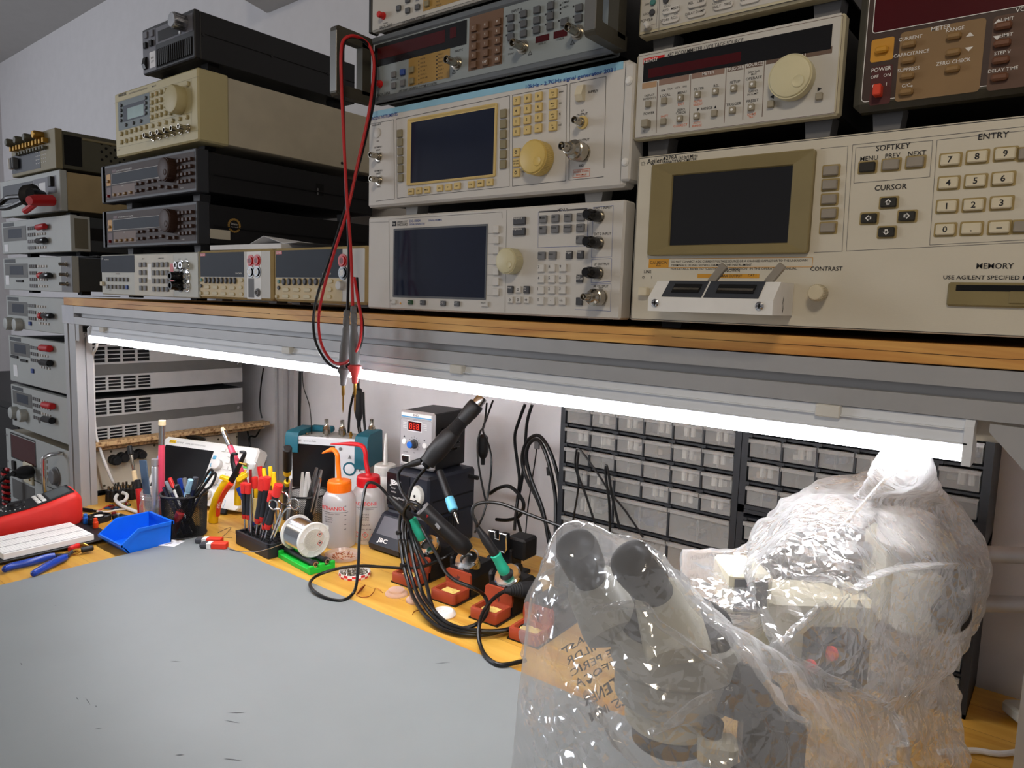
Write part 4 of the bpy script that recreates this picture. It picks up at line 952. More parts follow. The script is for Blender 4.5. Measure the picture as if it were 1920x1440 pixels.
# brown source-measure boxes
mat('charcoal_case', (24, 24, 27), .55)
mat('brown_frame', (52, 54, 60), .5)
mat('face_cocoa', (64, 50, 46), .55, spec=.25)
mat('field_cocoa', (104, 80, 66), .55)
mat('key_cocoa', (64, 44, 36), .5, spec=.3)
def cocoa(label, z):
    t = instrument('brown_meter', label, -1.729, z)
    shell(t, 405, 80, 430, 'charcoal_case', 'brown_frame', fd=26, inset=3, b=2, feet=[(60, 40), (345, 40), (60, 390), (345, 390)], foot_h=16.5, foot_m='foot_grey')
    return t
for k in range(2):
    z = (.6255, .7225)[k]
    t = cocoa(('black cased meter with brown face and dial, above the silver multimeter', 'black cased meter with brown face and dial, right under the cream function generator')[k], z)
    P = (lambda u, v: (u, v))
    plate(t, 22, 6, 400, 74, 'face_cocoa', 'face_plate', -.3, r=2)
    MB(.001).rrect(22, 6, 400, 74, -.4, 2, .5).build('panel_outline', 'ink_soft', t, smooth=0)
    plate(t, 54, 38, 286, 59, 'window_slate', 'display_window', -.6)
    MB(.001).rrect(53, 37, 287, 60, -.7, 1, .6).build('display_outline', 'ink_white', t, smooth=0)
    plate(t, 28, 36, 48, 60, 'amber', 'shift_field', -.5, r=2); plate(t, 28, 10, 48, 32, 'maroon', 'power_field', -.5, r=2)
    plate(t, 54, 10, 158, 34, 'field_cocoa', 'meter_field', -.5, r=2)
    plate(t, 56, 62, 74, 68, 'maroon', 'maker_badge', -.5)
    lit(t, [('617 PROGRAMMABLE ELECTROMETER', 78, 62.5, 3, 'l', 70), ('METER', 105, 30.5, 2, 'c'), ('DATA', 260, 30, 2, 'c'), ('SOURCE', 352, 9, 2, 'c')], 'ink_white', y=-.7)
    key(t, 38, 45, 9, 5.5, 4, 'key_tan'); key(t, 38, 14, 5, 6, 5, 'red_dark', 'power_button')
    keys(t, [(66 + 25 * i, 15) for i in range(4)], 9, 5.5, 4, 'key_tan')
    keys(t, [(172, 30), (192, 30), (172, 16), (192, 16), (222, 31), (244, 31), (222, 17), (244, 17), (272, 32), (272, 18)], 10, 6, 5, 'key_cocoa')
    keys(t, [(346 + 14 * i if i < 3 else 392 - 2, 60 - 13 * j) for i in range(4) for j in range(4)], 8, 6.5, 6, 'key_cocoa')
    keys(t, [(302, 14), (326, 14)], 8, 6.5, 6, 'key_cocoa')
    knob(t, 312, 46, 22, 18, 'key_cocoa', 'dial', ribs=48, dimple=6)
    MB(.001).box(10, 0, 1, 21, 2, 78).build('edge_strip', 'gap_dark', t)
    MB(.001).box(405, 34, 36, 406, 412, 38).build('case_seam', 'black', t)
    if k == 0:
        c = (-1.3235,.7601,.6476)[1:]; d_ = (c[0] - .72) * 1000
        MB(.001).box(402.5, d_ - 34, (c[1] - z) * 1000 - 9, 403.0, d_ + 28, (c[1] - z) * 1000 + 9).build('asset_label', 'beige_panel', t)
        c = (-1.3235,.7968,.6674)[1:]; d_ = (c[0] - .72) * 1000
        b = MB(.001)
        for i in range(20):
            a = 2 * PI * i / 20; b.T = Matrix.Translation((.4030, c[0] - .72, c[1] - z)) @ Matrix.Rotation(a, 4, 'X'); b.box(0, -1.6, 10, .3, 1.6, 14)
        b.T = None; b.build('round_sticker', 'field_ochre', t)
        b = MB(.001); b.T = Matrix.Translation((.4030, c[0] - .72, c[1] - z)) @ Matrix.Rotation(PI / 2, 4, 'Z')
        b.text('Stress', 0, 1, 4, -.3, al='c'); b.text('tested', 0, -5, 4, -.3, al='c'); b.build('sticker_lettering', 'ink_white', t, smooth=0)
    else:
        c = (-1.3235,1.0005,.7646)[1:]; d_ = (c[0] - .72) * 1000
        MB(.001).box(402.5, d_ - 8, (c[1] - z) * 1000 - 12, 403.2, d_ + 10, (c[1] - z) * 1000 + 12).build('side_latch', 'gap_dark', t)
        MB(.001).box(403.0, d_ - 8, (c[1] - z) * 1000 - 12, 403.8, d_ - 4, (c[1] - z) * 1000 + 2).build('latch_tab', 'foot_grey', t)

# cream function generator
mat('cream_front', (190, 178, 134), .5, var=.02)
mat('cream_side', (190, 181, 160), .55)
mat('teal_grey', (96, 108, 110), .5)
t = instrument('function_generator', 'cream function generator with small lit display, round dial and six connectors', -1.652, .8145)
shell(t, 338, 130, 500, 'cream_side', 'cream_front', fd=62, inset=3, b=3, feet=[(50, 40), (290, 40), (50, 430), (290, 430)], foot_h=10)
lines(t, [(-2.5,112.4, 342.4,112.7), (8.1,19.3, 339.1,18.0), (156.1,107.2, 151.5,20.1), (153.3,53.5, 314.5,52.6), (316.7,112.4, 313.4,22.3), (250.9,84.3, 249.6,55.1)], 'key_khaki', .5)
c, e = (15.8,53.1), (153.9,111.7)
plate(t, c[0], c[1], e[0], e[1], 'teal_grey', 'display_surround', -.4)
plate(t, 39.5,68.8, 135.2,100.5, 'screen_grey', 'display_bezel', -.8)
plate(t, 59.3,71.3, 129.9,93.4, 'lcd_green', 'display', -1.0)
for p in [(32.4,102.7), (31.8,92.9), (31.2,83.0), (30.5,72.6), (140.2,103.1), (139.7,93.2), (139.2,83.8), (138.6,73.8), (52.1,61.2), (85.0,61.2), (117.7,61.2)]: shared(('rk', 3.6), lambda: MB(.001).cyl((0, 0, 0), (0, -1, 0), 3.6, 3, 16, .6), 'button', 'key_slate', t, mm(*p, -.4))
mat('key_cream2', (182, 170, 128), .5)
def soft(p, w=9, h=9): key(t, p[0], p[1], w, h, 4, 'key_cream2', 'key', 1.6)
for p in grid((165.5,104.5), (220.6,105.2), (163.3,62.8), 4, 4): soft(p)
for p in [(237.9,104.8), (237.3,91.0), (261.1,105.3), (305.0,104.7)]: soft(p)
soft((238.6,68.6), 8, 24)
for p in grid((30.0,45.6), (137.2,47.0), (28.9,28.9), 6, 2): soft(p)
for p in grid((164.8,46.0), (299.6,45.6), (163.3,16.1), 6, 2)[:6]: soft(p, 8, 8)
knob(t, 274.7,78.8, 26, 20, 'cream_front', 'dial', dimple=0)
for p in grid((167.3,24.0), (302.0,24.9), (166.6,10.2), 6, 2)[:6]: bnc(t, *p, 1.0)
lit(t, [('WAVETEK', 19.0,121.2, 5.5, 'l', 37)], 'ink', 'maker_lettering', -.5, .02)
lit(t, [('SYNTHESIZED FUNCTION GENERATOR', 66.2,120.2, 2.6, 'l', 80), ('Model 29', 165.1,119.7, 3.0), ('POWER', 7.7,13.3, 2.4)], 'ink_soft')
b = MB(.001); c = (-1.3165,1.0522,.8279); b.cyl((335, (c[1] - .72) * 1000, (c[2] - .8145) * 1000), (1, 0, 0), 3, 1.5, 12); b.build('case_screw', 'black', t)

# black supply with silver knob
mat('psu_black', (28, 28, 31), .5)
t = instrument('power_supply', 'small black power supply with silver knob on top of the cream function generator', -1.522, .9625)
shell(t, 200, 86, 372, 'psu_black', 'psu_black', fd=12, inset=1, b=2, feet=[(25, 40), (175, 40), (25, 330), (175, 330)], foot_h=17, foot_m='gap_dark')
mat('panel_slate', (104, 104, 112), .5)
plate(t, 1.9,2.5, 54.8,80.7, 'panel_slate', 'side_panel', -.3)
c, e = (53.0,46.2), (194.1,82.2)
plate(t, c[0], c[1] + 2, e[0], e[1] - 3, 'panel_slate', 'top_panel', -.3)
plate(t, 64.8,51.5, 142.4,71.2, 'screen_dark', 'display_window', -.6)
c, e = (58.5,6.1), (190.9,35.0)
b = MB(.001); v0 = c[1] + 1; v1 = v0 + 30
for i in range(18):
    u = c[0] + 2 + i * (e[0] - c[0] - 4) / 17; b.box(u - 1.6, -2.6, v0, u + 1.6, -.4, v1, .4)
b.build('vent_grille', 'black', t); plate(t, c[0] - 1, v0 - 2, e[0] + 1, v1 + 2, 'gap_dark', 'vent_opening', -.35)
knob(t, 166.0,65.2, 14, 26, 'steel', 'knob', ribs=16, label='silver ribbed knob')
keys(t, [(19.0,72.8), (43.2,71.7)], 11, 12, 3, 'panel_slate', 'button'); keys(t, [(16.8,53.3), (40.5,53.3)], 11, 11, 5, 'black_gloss', 'button')
b = MB(.001); b.prism([(0, -12), (0, 12), (-4, 10), (-7, -3), (-4, -11)], -5.5, 5.5, 'yz'); b.build('power_switch', 'black_gloss', t, mm(13.8,20.4))
plate(t, 28.7,8.3, 52.6,38.2, 'paper', 'asset_label', -.6, r=2)
c = (40.7,22.7); b = MB(.001)
for i in range(22): random.seed(i); b.box(c[0] - 6 + random.uniform(0, 12), -.7, c[1] - 10 + random.uniform(0, 20), c[0] - 6 + random.uniform(0, 12), -.65, c[1] - 10 + random.uniform(0, 20)) if i < 0 else None
b.text('RMA', c[0], c[1] + 2, 4, -.75, al='c'); b.text('2719', c[0], c[1] - 5, 4, -.75, al='c'); b.build('label_lettering', 'ink', t, smooth=0)
MB(.001).cyl((0, 0, 0), (0, -1, 0), 3, 2, 14).build('indicator', 'white', t, mm(148.6,53.2))
b = MB(.001); b.box(199.2, 14, 46, 199.8, 371, 47.2); b.build('case_seam', 'gap_dark', t)
for c in ((-1.323,.7374,1.0071), (-1.323,.8812,1.0089), (-1.323,1.0184,1.0096)): MB(.001).cyl((199, (c[1] - .72) * 1000, (c[2] - .9625) * 1000), (1, 0, 0), 3, 1.2, 12).build('case_screw', 'black_gloss', t)

# ================================================================ left stack of supplies
mat('lab_grey', (174, 178, 176), .5, var=.02)
mat('lab_side', (168, 169, 169), .55)
mat('lab_strip', (96, 96, 94), .5)
mat('supply_dark', (62, 66, 70), .55)
mat('olive_case', (84, 82, 68), .5)
mat('tan_side', (170, 150, 112), .6)
mat('lead_red', (190, 26, 30), .5)
def supply(label, x, z, W, H, D=470, front='lab_grey', case='supply_dark', y=.735, nm='power_supply', fh=9.5):
    t = thing(nm, label, 'instrument', (x, y, z))
    shell(t, W, H, D, case, front, fd=16, inset=3, b=1.5, feet=[(70, 50), (W - 70, 50), (70, D - 40), (W - 70, D - 40)], foot_h=fh)
    return t
def hp_face(t, W, H, rows, knobs=0, cable=None, u=.30, sc=1.0):
    """plain grey face: nameplate, display block, key rows and the two output clips"""
    plate(t, 12, H - 14, 95, H - 4, 'supply_dark', 'name_plate', -.5)
    plate(t, 14, H - 14 - 40, 14 + W * .36, H - 16, 'lab_strip', 'display_surround', -.5)
    plate(t, 14 + W * .08, H - 14 - 32, 14 + W * .29, H - 22, 'screen_grey', 'display', -.8)
    for j in range(rows):
        v = H - 24 - j * 17
        keys(t, [(W * .43 + 13 * i, v) for i in range(4)], 9, 8.5, 3, 'key_grey')
        keys(t, [(W * .43 + 58 + 17 * i, v) for i in range(4)], 9, 6, 2.5, 'key_light')
    for i in range(knobs): knob(t, 40 + 66 * i, H - 78, 17, 18, 'lab_grey', 'knob', ribs=24)
def clip_out(t, u, v, m, L=52, r=7.5):
    b = MB(.001); b.lathe([(r * .8, 0), (r, 3), (r, L - 3), (r * .8, L)], (u - L / 2, -9, v), (1, 0, .03), 16); return b.build('output_clip', m, t)
# olive counter at the top
t = supply('olive grey counter with brass buttons on top of the left stack', -2.308, .8265, 296, 96, 480, 'key_khaki', 'olive_case', nm='olive_counter', fh=5)
plate(t, 0.6,8.3, 199.6,54.8, 'slate', 'lower_panel', -.4)
mat('brass', (176, 136, 62), .35, .9)
for i in range(4): knob(t, 36 + 62 * i, 84, 9.5, 24, 'olive_case' if i < 3 else 'brass', 'knob', ribs=14)
keys(t, [(28 + 22 * i, 70 - 1.0 * (i % 2)) for i in range(11)], 10, 12, 12, 'brass', 'button')
keys(t, [(60 + 20 * i, 54) for i in range(10)], 9, 8, 10, 'olive_case', 'button')
for i in range(3):
    b = MB(.001); b.box(18 + 14 * i, -16, 18, 29 + 14 * i, -2, 46, 2); b.build('lever_switch', 'key_light' if i == 0 else 'key_slate', t)
b = MB(.001)
for i in range(6):
    for j in range(4): b.box(170 + 12 * i, -.6, 20 + 9 * j, 174 + 12 * i, -.4, 22 + 9 * j)
b.build('panel_marks', 'ink_white', t, smooth=0)
b = MB(.001)
for i in range(12):
    for j in range(5): b.cyl((293, 108 + 22 * i + 11 * (j % 2), 38 + 10 * j), (1, 0, 0), 3.4, .6, 8)
b.build('vent_holes', 'gap_dark', t)
MB(.001).box(292, 20, 12, 294.5, 60, 84).build('side_recess', 'gap_dark', t)
MB(.001).box(290, 62, 78, 295, 478, 84, 1).build('side_rail', 'key_khaki', t)

t = supply('light grey box with clip leads at its sockets, second from top of the left stack', -2.405, .7235, 412, 98, 480, 'lab_grey', 'tan_side', nm='source_meter')
plate(t, 20, 36, 240, 84, 'slate', 'display_window', -.5); plate(t, 244, 44, 390, 86, 'panel_slate', 'upper_panel', -.4)
plate(t, 280, 48, 322, 74, 'paper', 'asset_label', -.7); plate(t, 250, 56, 272, 72, 'paper', 'asset_label', -.7)
key(t, 366, 72, 18, 24, 8, 'black', 'power_switch')
MB(.001).box(408.5, 120, 42, 409.2, 300, 82, 0).build('side_plate', 'beige_case', t)
b = MB(.001)
for v in (42, 82): b.box(409.2, 120, v - .5, 409.5, 300, v + .5)
for v in (120, 180, 300): b.box(409.2, v - .8, 42, 409.5, v + .8, 82)
for j in range(5): b.box(409.2, 120, 48 + 7 * j, 409.4, 180, 48.4 + 7 * j)
b.build('rating_marks', 'olive_dark', t, smooth=0)
# clip leads: one red, one black, hanging from the sockets
for nm, m, q, lab in (('clip_lead', 'black_cable', [(-2.0816,.726,.7619), (-2.0508,.7,.7616), (-2.0644,.68,.7548), (-2.1375,.67,.7546), (-2.166,.66,.7412), (-2.2059,.66,.747), (-2.2041,.665,.7334), (-2.1407,.67,.7306), (-2.0564,.68,.7442)], 'black clip lead looping out of the light grey box in the left stack'), ('clip_lead', 'lead_red', [(-1.9912,.7185,.7452), (-1.9822,.7,.7423), (-2.0059,.69,.7391), (-2.0565,.69,.7285), (-2.0897,.69,.7217)], 'red clip lead plugged into the light grey box in the left stack')):
    t2 = thing(nm, lab, 'lead', q[0])
    P = [Vector(p) - Vector(q[0]) for p in q]
    MB().tube(spline(P, 8), .006 if m == 'black_cable' else .008, 8, rad=None).build('lead', m, t2)
    d = (P[1] - P[0]).normalized()
    b = MB(); b.lathe([(.008, 0), (.014, .006), (.014, .05), (.010, .07)], tuple(P[0]), tuple(d), 14); b.build('plug', m, t2)
    if m == 'black_cable':
        b = MB(); b.loft([[(tuple(P[1] * (1 - s) + P[2] * s + Vector((0, r_ * math.cos(a), r_ * 1.3 * math.sin(a))))) for a in [2 * PI * i / 12 for i in range(12)]] for s, r_ in ((-.2, .010), (.2, .020), (.7, .020), (1.1, .010))]); b.build('insulating_boot', 'black', t2)

t = supply('grey supply with red and black output clips, third from the top of the left stack', -2.410, .6235, 470, 88); hp_face(t, 470, 88, 4)
clip_out(t, 312.5,62.6, 'lead_red'); clip_out(t, 310.6,28.1, 'black_gloss')
plate(t, 18, 6, 46, 26, 'paper', 'asset_label', -.6)
mat('bezel_khaki', (110, 106, 92), .5)
b = MB(.001); b.box(400, 1, 2, 470.5, 44, 86, 1); o = b.build('corner_bezel', 'lab_grey', t); MB(.001).box(470.2, 8, 8, 471, 38, 80).build('bezel_recess', 'bezel_khaki', o)
MB(.001).box(467, 44, 30, 468, 440, 60).build('side_band', 'black', t)
t = supply('grey supply with a column of round connectors at its right edge in the left stack', -2.410, .5245, 470, 88); hp_face(t, 470, 88, 4)
clip_out(t, 328.7,38.8, 'black_gloss', 60); clip_out(t, 297.5,39.4, 'lead_red', 24, 8)
plate(t, 16, 14, 44, 40, 'paper', 'asset_label', -.6); MB(.001).box(100, -3, 22, 150, 0, 28, 1).build('switch', 'black', t)
plate(t, 404, 1, 470, 87, 'key_grey', 'connector_panel', -.4, d=.3)
for v in (68, 43, 20): bnc(t, 438, v, .85)
MB(.001).cyl((467, 130, 48), (1, 0, 0), 6, 3, 14).build('side_screw', 'steel', t)
t = supply('grey supply with two knobs and small blue key, level with the wooden shelf', -2.400, .4185, 404, 90); hp_face(t, 404, 90, 3, 2)
clip_out(t, 318.2,43.2, 'black_gloss', 56); clip_out(t, 275.4,41.6, 'lead_red', 16, 8)
key(t, 178, 18, 14, 10, 4, 'key_blue', 'key', label='blue key'); keys(t, [(246 + 18 * i, 22) for i in range(4)], 9, 6, 2.5, 'key_light')
def vents(t, W, H, D=470):
    """light side covers with slotted vents either side of a dark strip; the slots are real openings"""
    x = W - 3
    for (v0, v1) in ((4, H * .36), (H * .58, H - 4)):
        b = MB(.001); n = 4; y0 = 50; pitch = 38; sw = 32; rows = 4
        us = [16] + sum([[y0 + pitch * i, y0 + pitch * i + sw] for i in range(n)], []) + [D]
        hs = (v1 - v0 - 8) / rows
        vs = [v0] + sum([[v0 + 4 + hs * j + 1, v0 + 4 + hs * (j + 1) - 1.2] for j in range(rows)], []) + [v1]
        for i in range(len(us) - 1):
            if i % 2 == 1:
                for j in range(0, len(vs) - 1, 2): b.box(x, us[i], vs[j], x + 4, us[i + 1], vs[j + 1])
            else: b.box(x, us[i], v0, x + 4, us[i + 1], v1)
        b.build('vent_cover', 'lab_side', t, smooth=0)
    MB(.001).box(x, 16, H * .36, x + 1.5, D, H * .58).build('side_strip', 'lab_strip', t)
    MB(.001).lathe([(5, 0), (5, 1), (2.5, 1.6)], (x + 1.5, D - 14, H * .47), (1, 0, 0), 6).build('side_screw', 'steel', t)
t = supply('tall grey supply with red and black clips and tan key column, below the knobbed supply', -2.396, .2665, 424, 130, case='gap_dark'); hp_face(t, 400, 130, 3); vents(t, 424, 130)
clip_out(t, 294.2,110.6, 'lead_red', 60, 9); clip_out(t, 292.5,72.6, 'black_gloss', 60, 9)
key(t, 176, 42, 14, 12, 4, 'key_blue', 'key', label='blue key'); keys(t, [(236 + 18 * i, 58) for i in range(4)], 9, 7, 2.5, 'key_light')
plate(t, 30, 16, 60, 48, 'paper', 'asset_label', -.6); MB(.001).box(20, -4, 68, 72, 0, 75, 1).build('switch', 'black', t); MB(.001).box(92, -4, 62, 140, 0, 69, 1).build('switch', 'black', t)
t = supply('tall grey supply with two knobs above the rack unit with the mains plug', -2.396, .1365, 424, 120, case='gap_dark'); hp_face(t, 400, 120, 4, 2); vents(t, 424, 120)
clip_out(t, 295.6,90.7, 'lead_red', 60, 9); clip_out(t, 291.6,52.7, 'black_gloss', 60, 9)
MB(.001).box(20, -5, 18, 36, 0, 46, 2).build('power_switch', 'black', t); MB(.001).cyl((0, 0, 0), (0, -1, 0), 6, 1.5, 16).build('socket', 'lab_strip', t, mm(206, 38))
# rack unit with handle and mains socket
mat('ivory', (212, 204, 178), .5)
t = thing('rack_supply', 'silver rack unit with bent chrome handle and a mains plug in its ivory socket', 'instrument', (-2.455, .735, .001))
shell(t, 462, 119, 470, 'beige_case', 'lab_grey', fd=4, inset=6, b=.8)
b = MB(.001); b.box(452, 20, 6, 466, 460, 112, 1); sc_ = b.build('side_cover', 'beige_panel', t)
plate(t, 41.4,40.9, 226.5,107.3, 'screen_red', 'display_window', -.6)
MB(.001).rrect(38.0,38.4, 229.0,113.0, -.8, 2, 3).build('display_bezel', 'black', t, smooth=0)
lit(t, [('REGULATED POWER SUPPLY', 50.3,109.2, 5, 'l', 180)], 'ink_soft')
b = MB(.001); b.box(-34, -6, -30, 34, 0, 30, 3); so = b.build('mains_socket', 'ivory', t, mm(174.3,13.4)); MB(.001).cyl((18, -6, -14), (0, -1, 0), 4, 1.5, 14).build('socket_screw', 'brass', so)
MB(.001).box(-11, -6, -14, 11, 0, 14, 2).build('rocker_switch', 'black_gloss', t, mm(61.6,18.0))
keys(t, grid((271.1,66.2), (300.2,68.9), (270.1,16.4), 2, 4), 15, 9, 3, 'key_light')
c = (324.0,34.3)
hp = [(c[0] - 12, -2, 108), (c[0] - 12, -34, 106), (c[0] - 12, -46, 96), (c[0] - 12, -46, 24), (c[0] - 12, -34, 14), (c[0] - 12, -2, 12)]
hp = [(430.3,109.3), (389.1,99.5)] and [(415, -1, 108), (414, -26, 109), (413, -40, 104), (412, -44, 92), (412, -44, 20), (412, -36, 8), (412, -1, 6)]
MB(.001).tube(spline(hp, 6), 5.5, 12).build('handle', 'chrome', t)
MB(.001).lathe([(26, 0), (26, 3), (22, 3.5), (20, 12), (17, 14)], (0, 0, 0), (0, -1, 0), 30).build('knob', 'key_grey', t, mm(366.5,38.4))
for v in (22, 100):
    for u in (8, 456): MB(.001).cyl((u, 0, v), (0, -1, 0), 4, 1.6, 12).build('rack_screw', 'steel', t)
for c in ((-1.989,.8348,.0861), (-1.989,.8553,.0902), (-1.989,.8779,.0941), (-1.989,.9008,.0926)):
    y = (c[1] - .735) * 1000; v = (c[2] - .001) * 1000
    MB(.001).lathe([(13, 0), (13, 18), (11, 19), (11, 30), (9, 32)], (466, y, v), (1, 0, 0), 22).build('rubber_foot', 'rubber', t)
for c in ((-1.989,.8314,.1082), (-1.989,.8117,.0185), (-1.989,.9454,.1086), (-1.989,.9511,.1172), (-1.989,1.135,.1004), (-1.989,1.1949,.1008)):
    MB(.001).cyl((466, (c[1] - .735) * 1000, (c[2] - .001) * 1000), (1, 0, 0), 3.2, 1, 10).build('case_screw', 'olive_dark', t)
MB(.001).box(452, 22, .5, 466.5, 458, 7).build('base_rail', 'gap_dark', t)
q = [(-2.2494,.722,.0256), (-2.2059,.68,.0368), (-2.1739,.65,.0407), (-2.1892,.64,.0279), (-2.2605,.64,-.0023), (-2.4367,.66,-.0981)]
pl = thing('mains_plug', 'black mains plug and cord in the ivory socket of the rack unit', 'plug', q[0])
P = [Vector(p) - Vector(q[0]) for p in q]; d = (P[1] - P[0]).normalized()
MB().lathe([(.017, 0), (.019, .004), (.018, .03), (.012, .05), (.008, .075)], (0, 0, 0), tuple(d), 18).build('plug_body', 'black', pl)
MB().tube(spline(P, 6), .0048, 8).build('cord', 'black_cable', pl)
t = thing('rack_supply', 'plain grey unit with dark window at the foot of the left stack', 'instrument', (-2.44, .735, -.128))
shell(t, 455, 126, 440, 'supply_dark', 'lab_grey', fd=4, inset=6, b=.8)
plate(t, 20.8,48.2, 192.0,105.0, 'lab_strip', 'window', -.6)
t = thing('side_table', 'low dark table under the left stack of supplies', 'table', (-2.2, 1.0, -.8))
W0(MB().box(-2.62, .70, -.16, -1.99, 1.225, -.129, .002), 'tabletop', 'black', t)
for x in (-2.58, -2.03):
    for y in (.74, 1.19): W0(MB().box(x - .02, y - .02, -.8, x + .02, y + .02, -.16), 'leg', 'black', t)
# twisted red and black wire at the far left
t = thing('wire_twist', 'twisted red and black wires hanging left of the rack units', 'wire', (-2.3588,.7,.0195))
o = Vector((-2.3588,.7,.0195)); e = Vector((-2.3585,.7,-.0905))
for m, ph in (('lead_red', 0), ('black_cable', PI)):
    pts = []
    for i in range(60):
        f = i / 59; p = (e - o) * f; pts.append((p.x + .006 * math.cos(f * 40 + ph), p.y + .006 * math.sin(f * 40 + ph), p.z))
    MB().tube(pts, .0055, 6).build('wire', m, t)
t = thing('cupboard', 'low black cupboard in the background left of the stack', 'cupboard', (-3.3, 1.05, -.8))
W0(MB().box(-3.9, .86, -.8, -2.72, 1.27, .142, .004), 'body', 'black', t)
W0(MB().box(-3.88, .855, -.7, -3.32, .8598, .12, .002), 'door', 'black', t); W0(MB().box(-3.30, .855, -.7, -2.74, .8598, .12, .002), 'door', 'black', t)
# chipboard under the supplies
speckle('chipboard', (196, 164, 120), (120, 84, 52), 130, .56, .85, .1)
t = thing('chipboard_shelf', 'rough chipboard slab under the tall grey supplies', 'shelf board', (-1.95, 1.0, .12))
b = MB(); b.box(-1.967, .765, .1360, -1.928, 1.27, .1470, .0008); b.box(-1.985, .765, .1215, -1.955, 1.27, .1268, .0008); b.box(-1.967, .768, .1268, -1.955, 1.26, .1362); b.box(-2.385, .765, .1215, -1.974, 1.27, .1268, .0008); W0(b, 'slab', 'chipboard', t)
# loose sheets under the left instruments
for i, (c, sx, sy, rz, lab) in enumerate((((-2.0216,.8,.6166), .10, .14, .1, 'white sheet between the grey supplies beside the silver multimeter'), ((-2.2369,.8826,.5126), .05, .09, .3, 'white sheet lying at the left end of the wooden shelf'))):
    t = thing('paper_sheet', lab, 'paper', (c[0], c[1], .5124 if i else c[2]), rz)
    MB().box(-sx / 2, 0, 0, sx / 2, sy, .0015).build('sheet', 'paper', t)

# ================================================================ probe leads looped over the counter handle
mat('probe_grey', (104, 104, 106), .55)
mat('probe_red', (206, 66, 66), .5)
def lead(name, label, cat, m, r, path, extra=None, sub=8, n=10):
    o = Vector(path[0]); t = thing(name, label, cat, tuple(o))
    MB().tube([p - o for p in spline(path, sub)], r, n).build('cable', m, t)
    return t, o
yl = .69
RED = [(-.8056,.664,.5224), (-.811,.664,.6037), (-.8153,.66,.6762), (-.8166,.655,.7576), (-.8167,.651,.8266), (-.8162,.65,.8607), (-.8115,.651,.8779), (-.8054,.664,.885), (-.8086,.69,.8827), (-.8008,.694,.8596), (-.8041,.694,.8211), (-.8107,.692,.7822), (-.8173,.68,.7191), (-.8173,.664,.6587), (-.8346,.655,.5998), (-.8584,.655,.5474), (-.8746,.658,.5048), (-.8709,.66,.4661), (-.8457,.662,.4413), (-.8129,.662,.4449), (-.7901,.662,.4691), (-.7848,.662,.5009), (-.7937,.662,.5375), (-.8032,.664,.5632)]
BLK = [(-.827,.672,.5173), (-.8249,.672,.6046), (-.8264,.668,.6816), (-.8217,.66,.7556), (-.8195,.656,.8178), (-.8172,.653,.8583), (-.812,.655,.8799), (-.8067,.672,.8852), (-.8101,.699,.8767), (-.8066,.702,.8556), (-.8093,.702,.813), (-.8161,.7,.7809), (-.8292,.69,.7144), (-.8366,.675,.661), (-.8564,.665,.5933), (-.8827,.664,.5435), (-.898,.666,.5), (-.8923,.668,.4625), (-.8621,.67,.4349), (-.8281,.672,.4356), (-.8026,.674,.4642), (-.7973,.675,.4966), (-.8063,.675,.53), (-.8119,.676,.5637)]
for nm, P, m, q, mm_, lab in (('red', RED, 'lead_red', [(-.8039,.664,.5239), (-.8007,.664,.4401), (-.8009,.664,.3952)], 'probe_red', 'red test lead with grey probe looped over the counter handle'), ('black', BLK, 'black_cable', [(-.8282,.672,.518), (-.834,.672,.4332), (-.8343,.672,.3921)], 'probe_grey', 'black test lead with grey probe looped over the counter handle')):
    t, o = lead('test_lead', lab, 'test lead', m, .0021, P)
    a, b_, c = [Vector(v) - o for v in q]; d = (b_ - a); L = d.length
    bd = MB().lathe([(.0022, 0), (.0045, .002), (.0048, L * .1), (.0038, L * .13), (.0048, L * .16), (.0048, L * .26), (.0038, L * .29), (.005, L * .34), (.0046, L * .42), (.0062, L * .55), (.0075, L * .72), (.0078, L * .9), (.006, L)], tuple(a), tuple(d), 18).build('probe_body', 'probe_grey', t)
    d2 = c - b_; L2 = d2.length
    MB().lathe([(.0062, 0), (.0098, .002), (.0094, .006), (.006, .012), (.0046, .018), (.0042, .026), (.003, .027)], tuple(b_ - d.normalized() * .001), tuple(d), 18).build('finger_guard', mm_, t)
    MB().lathe([(.0022, 0), (.0022, L2 * .35), (.0012, L2 * .4), (.0011, L2 * .85), (.0002, L2)], tuple(b_ + d.normalized() * .025), tuple(d2), 10).build('probe_tip', 'gold', t)

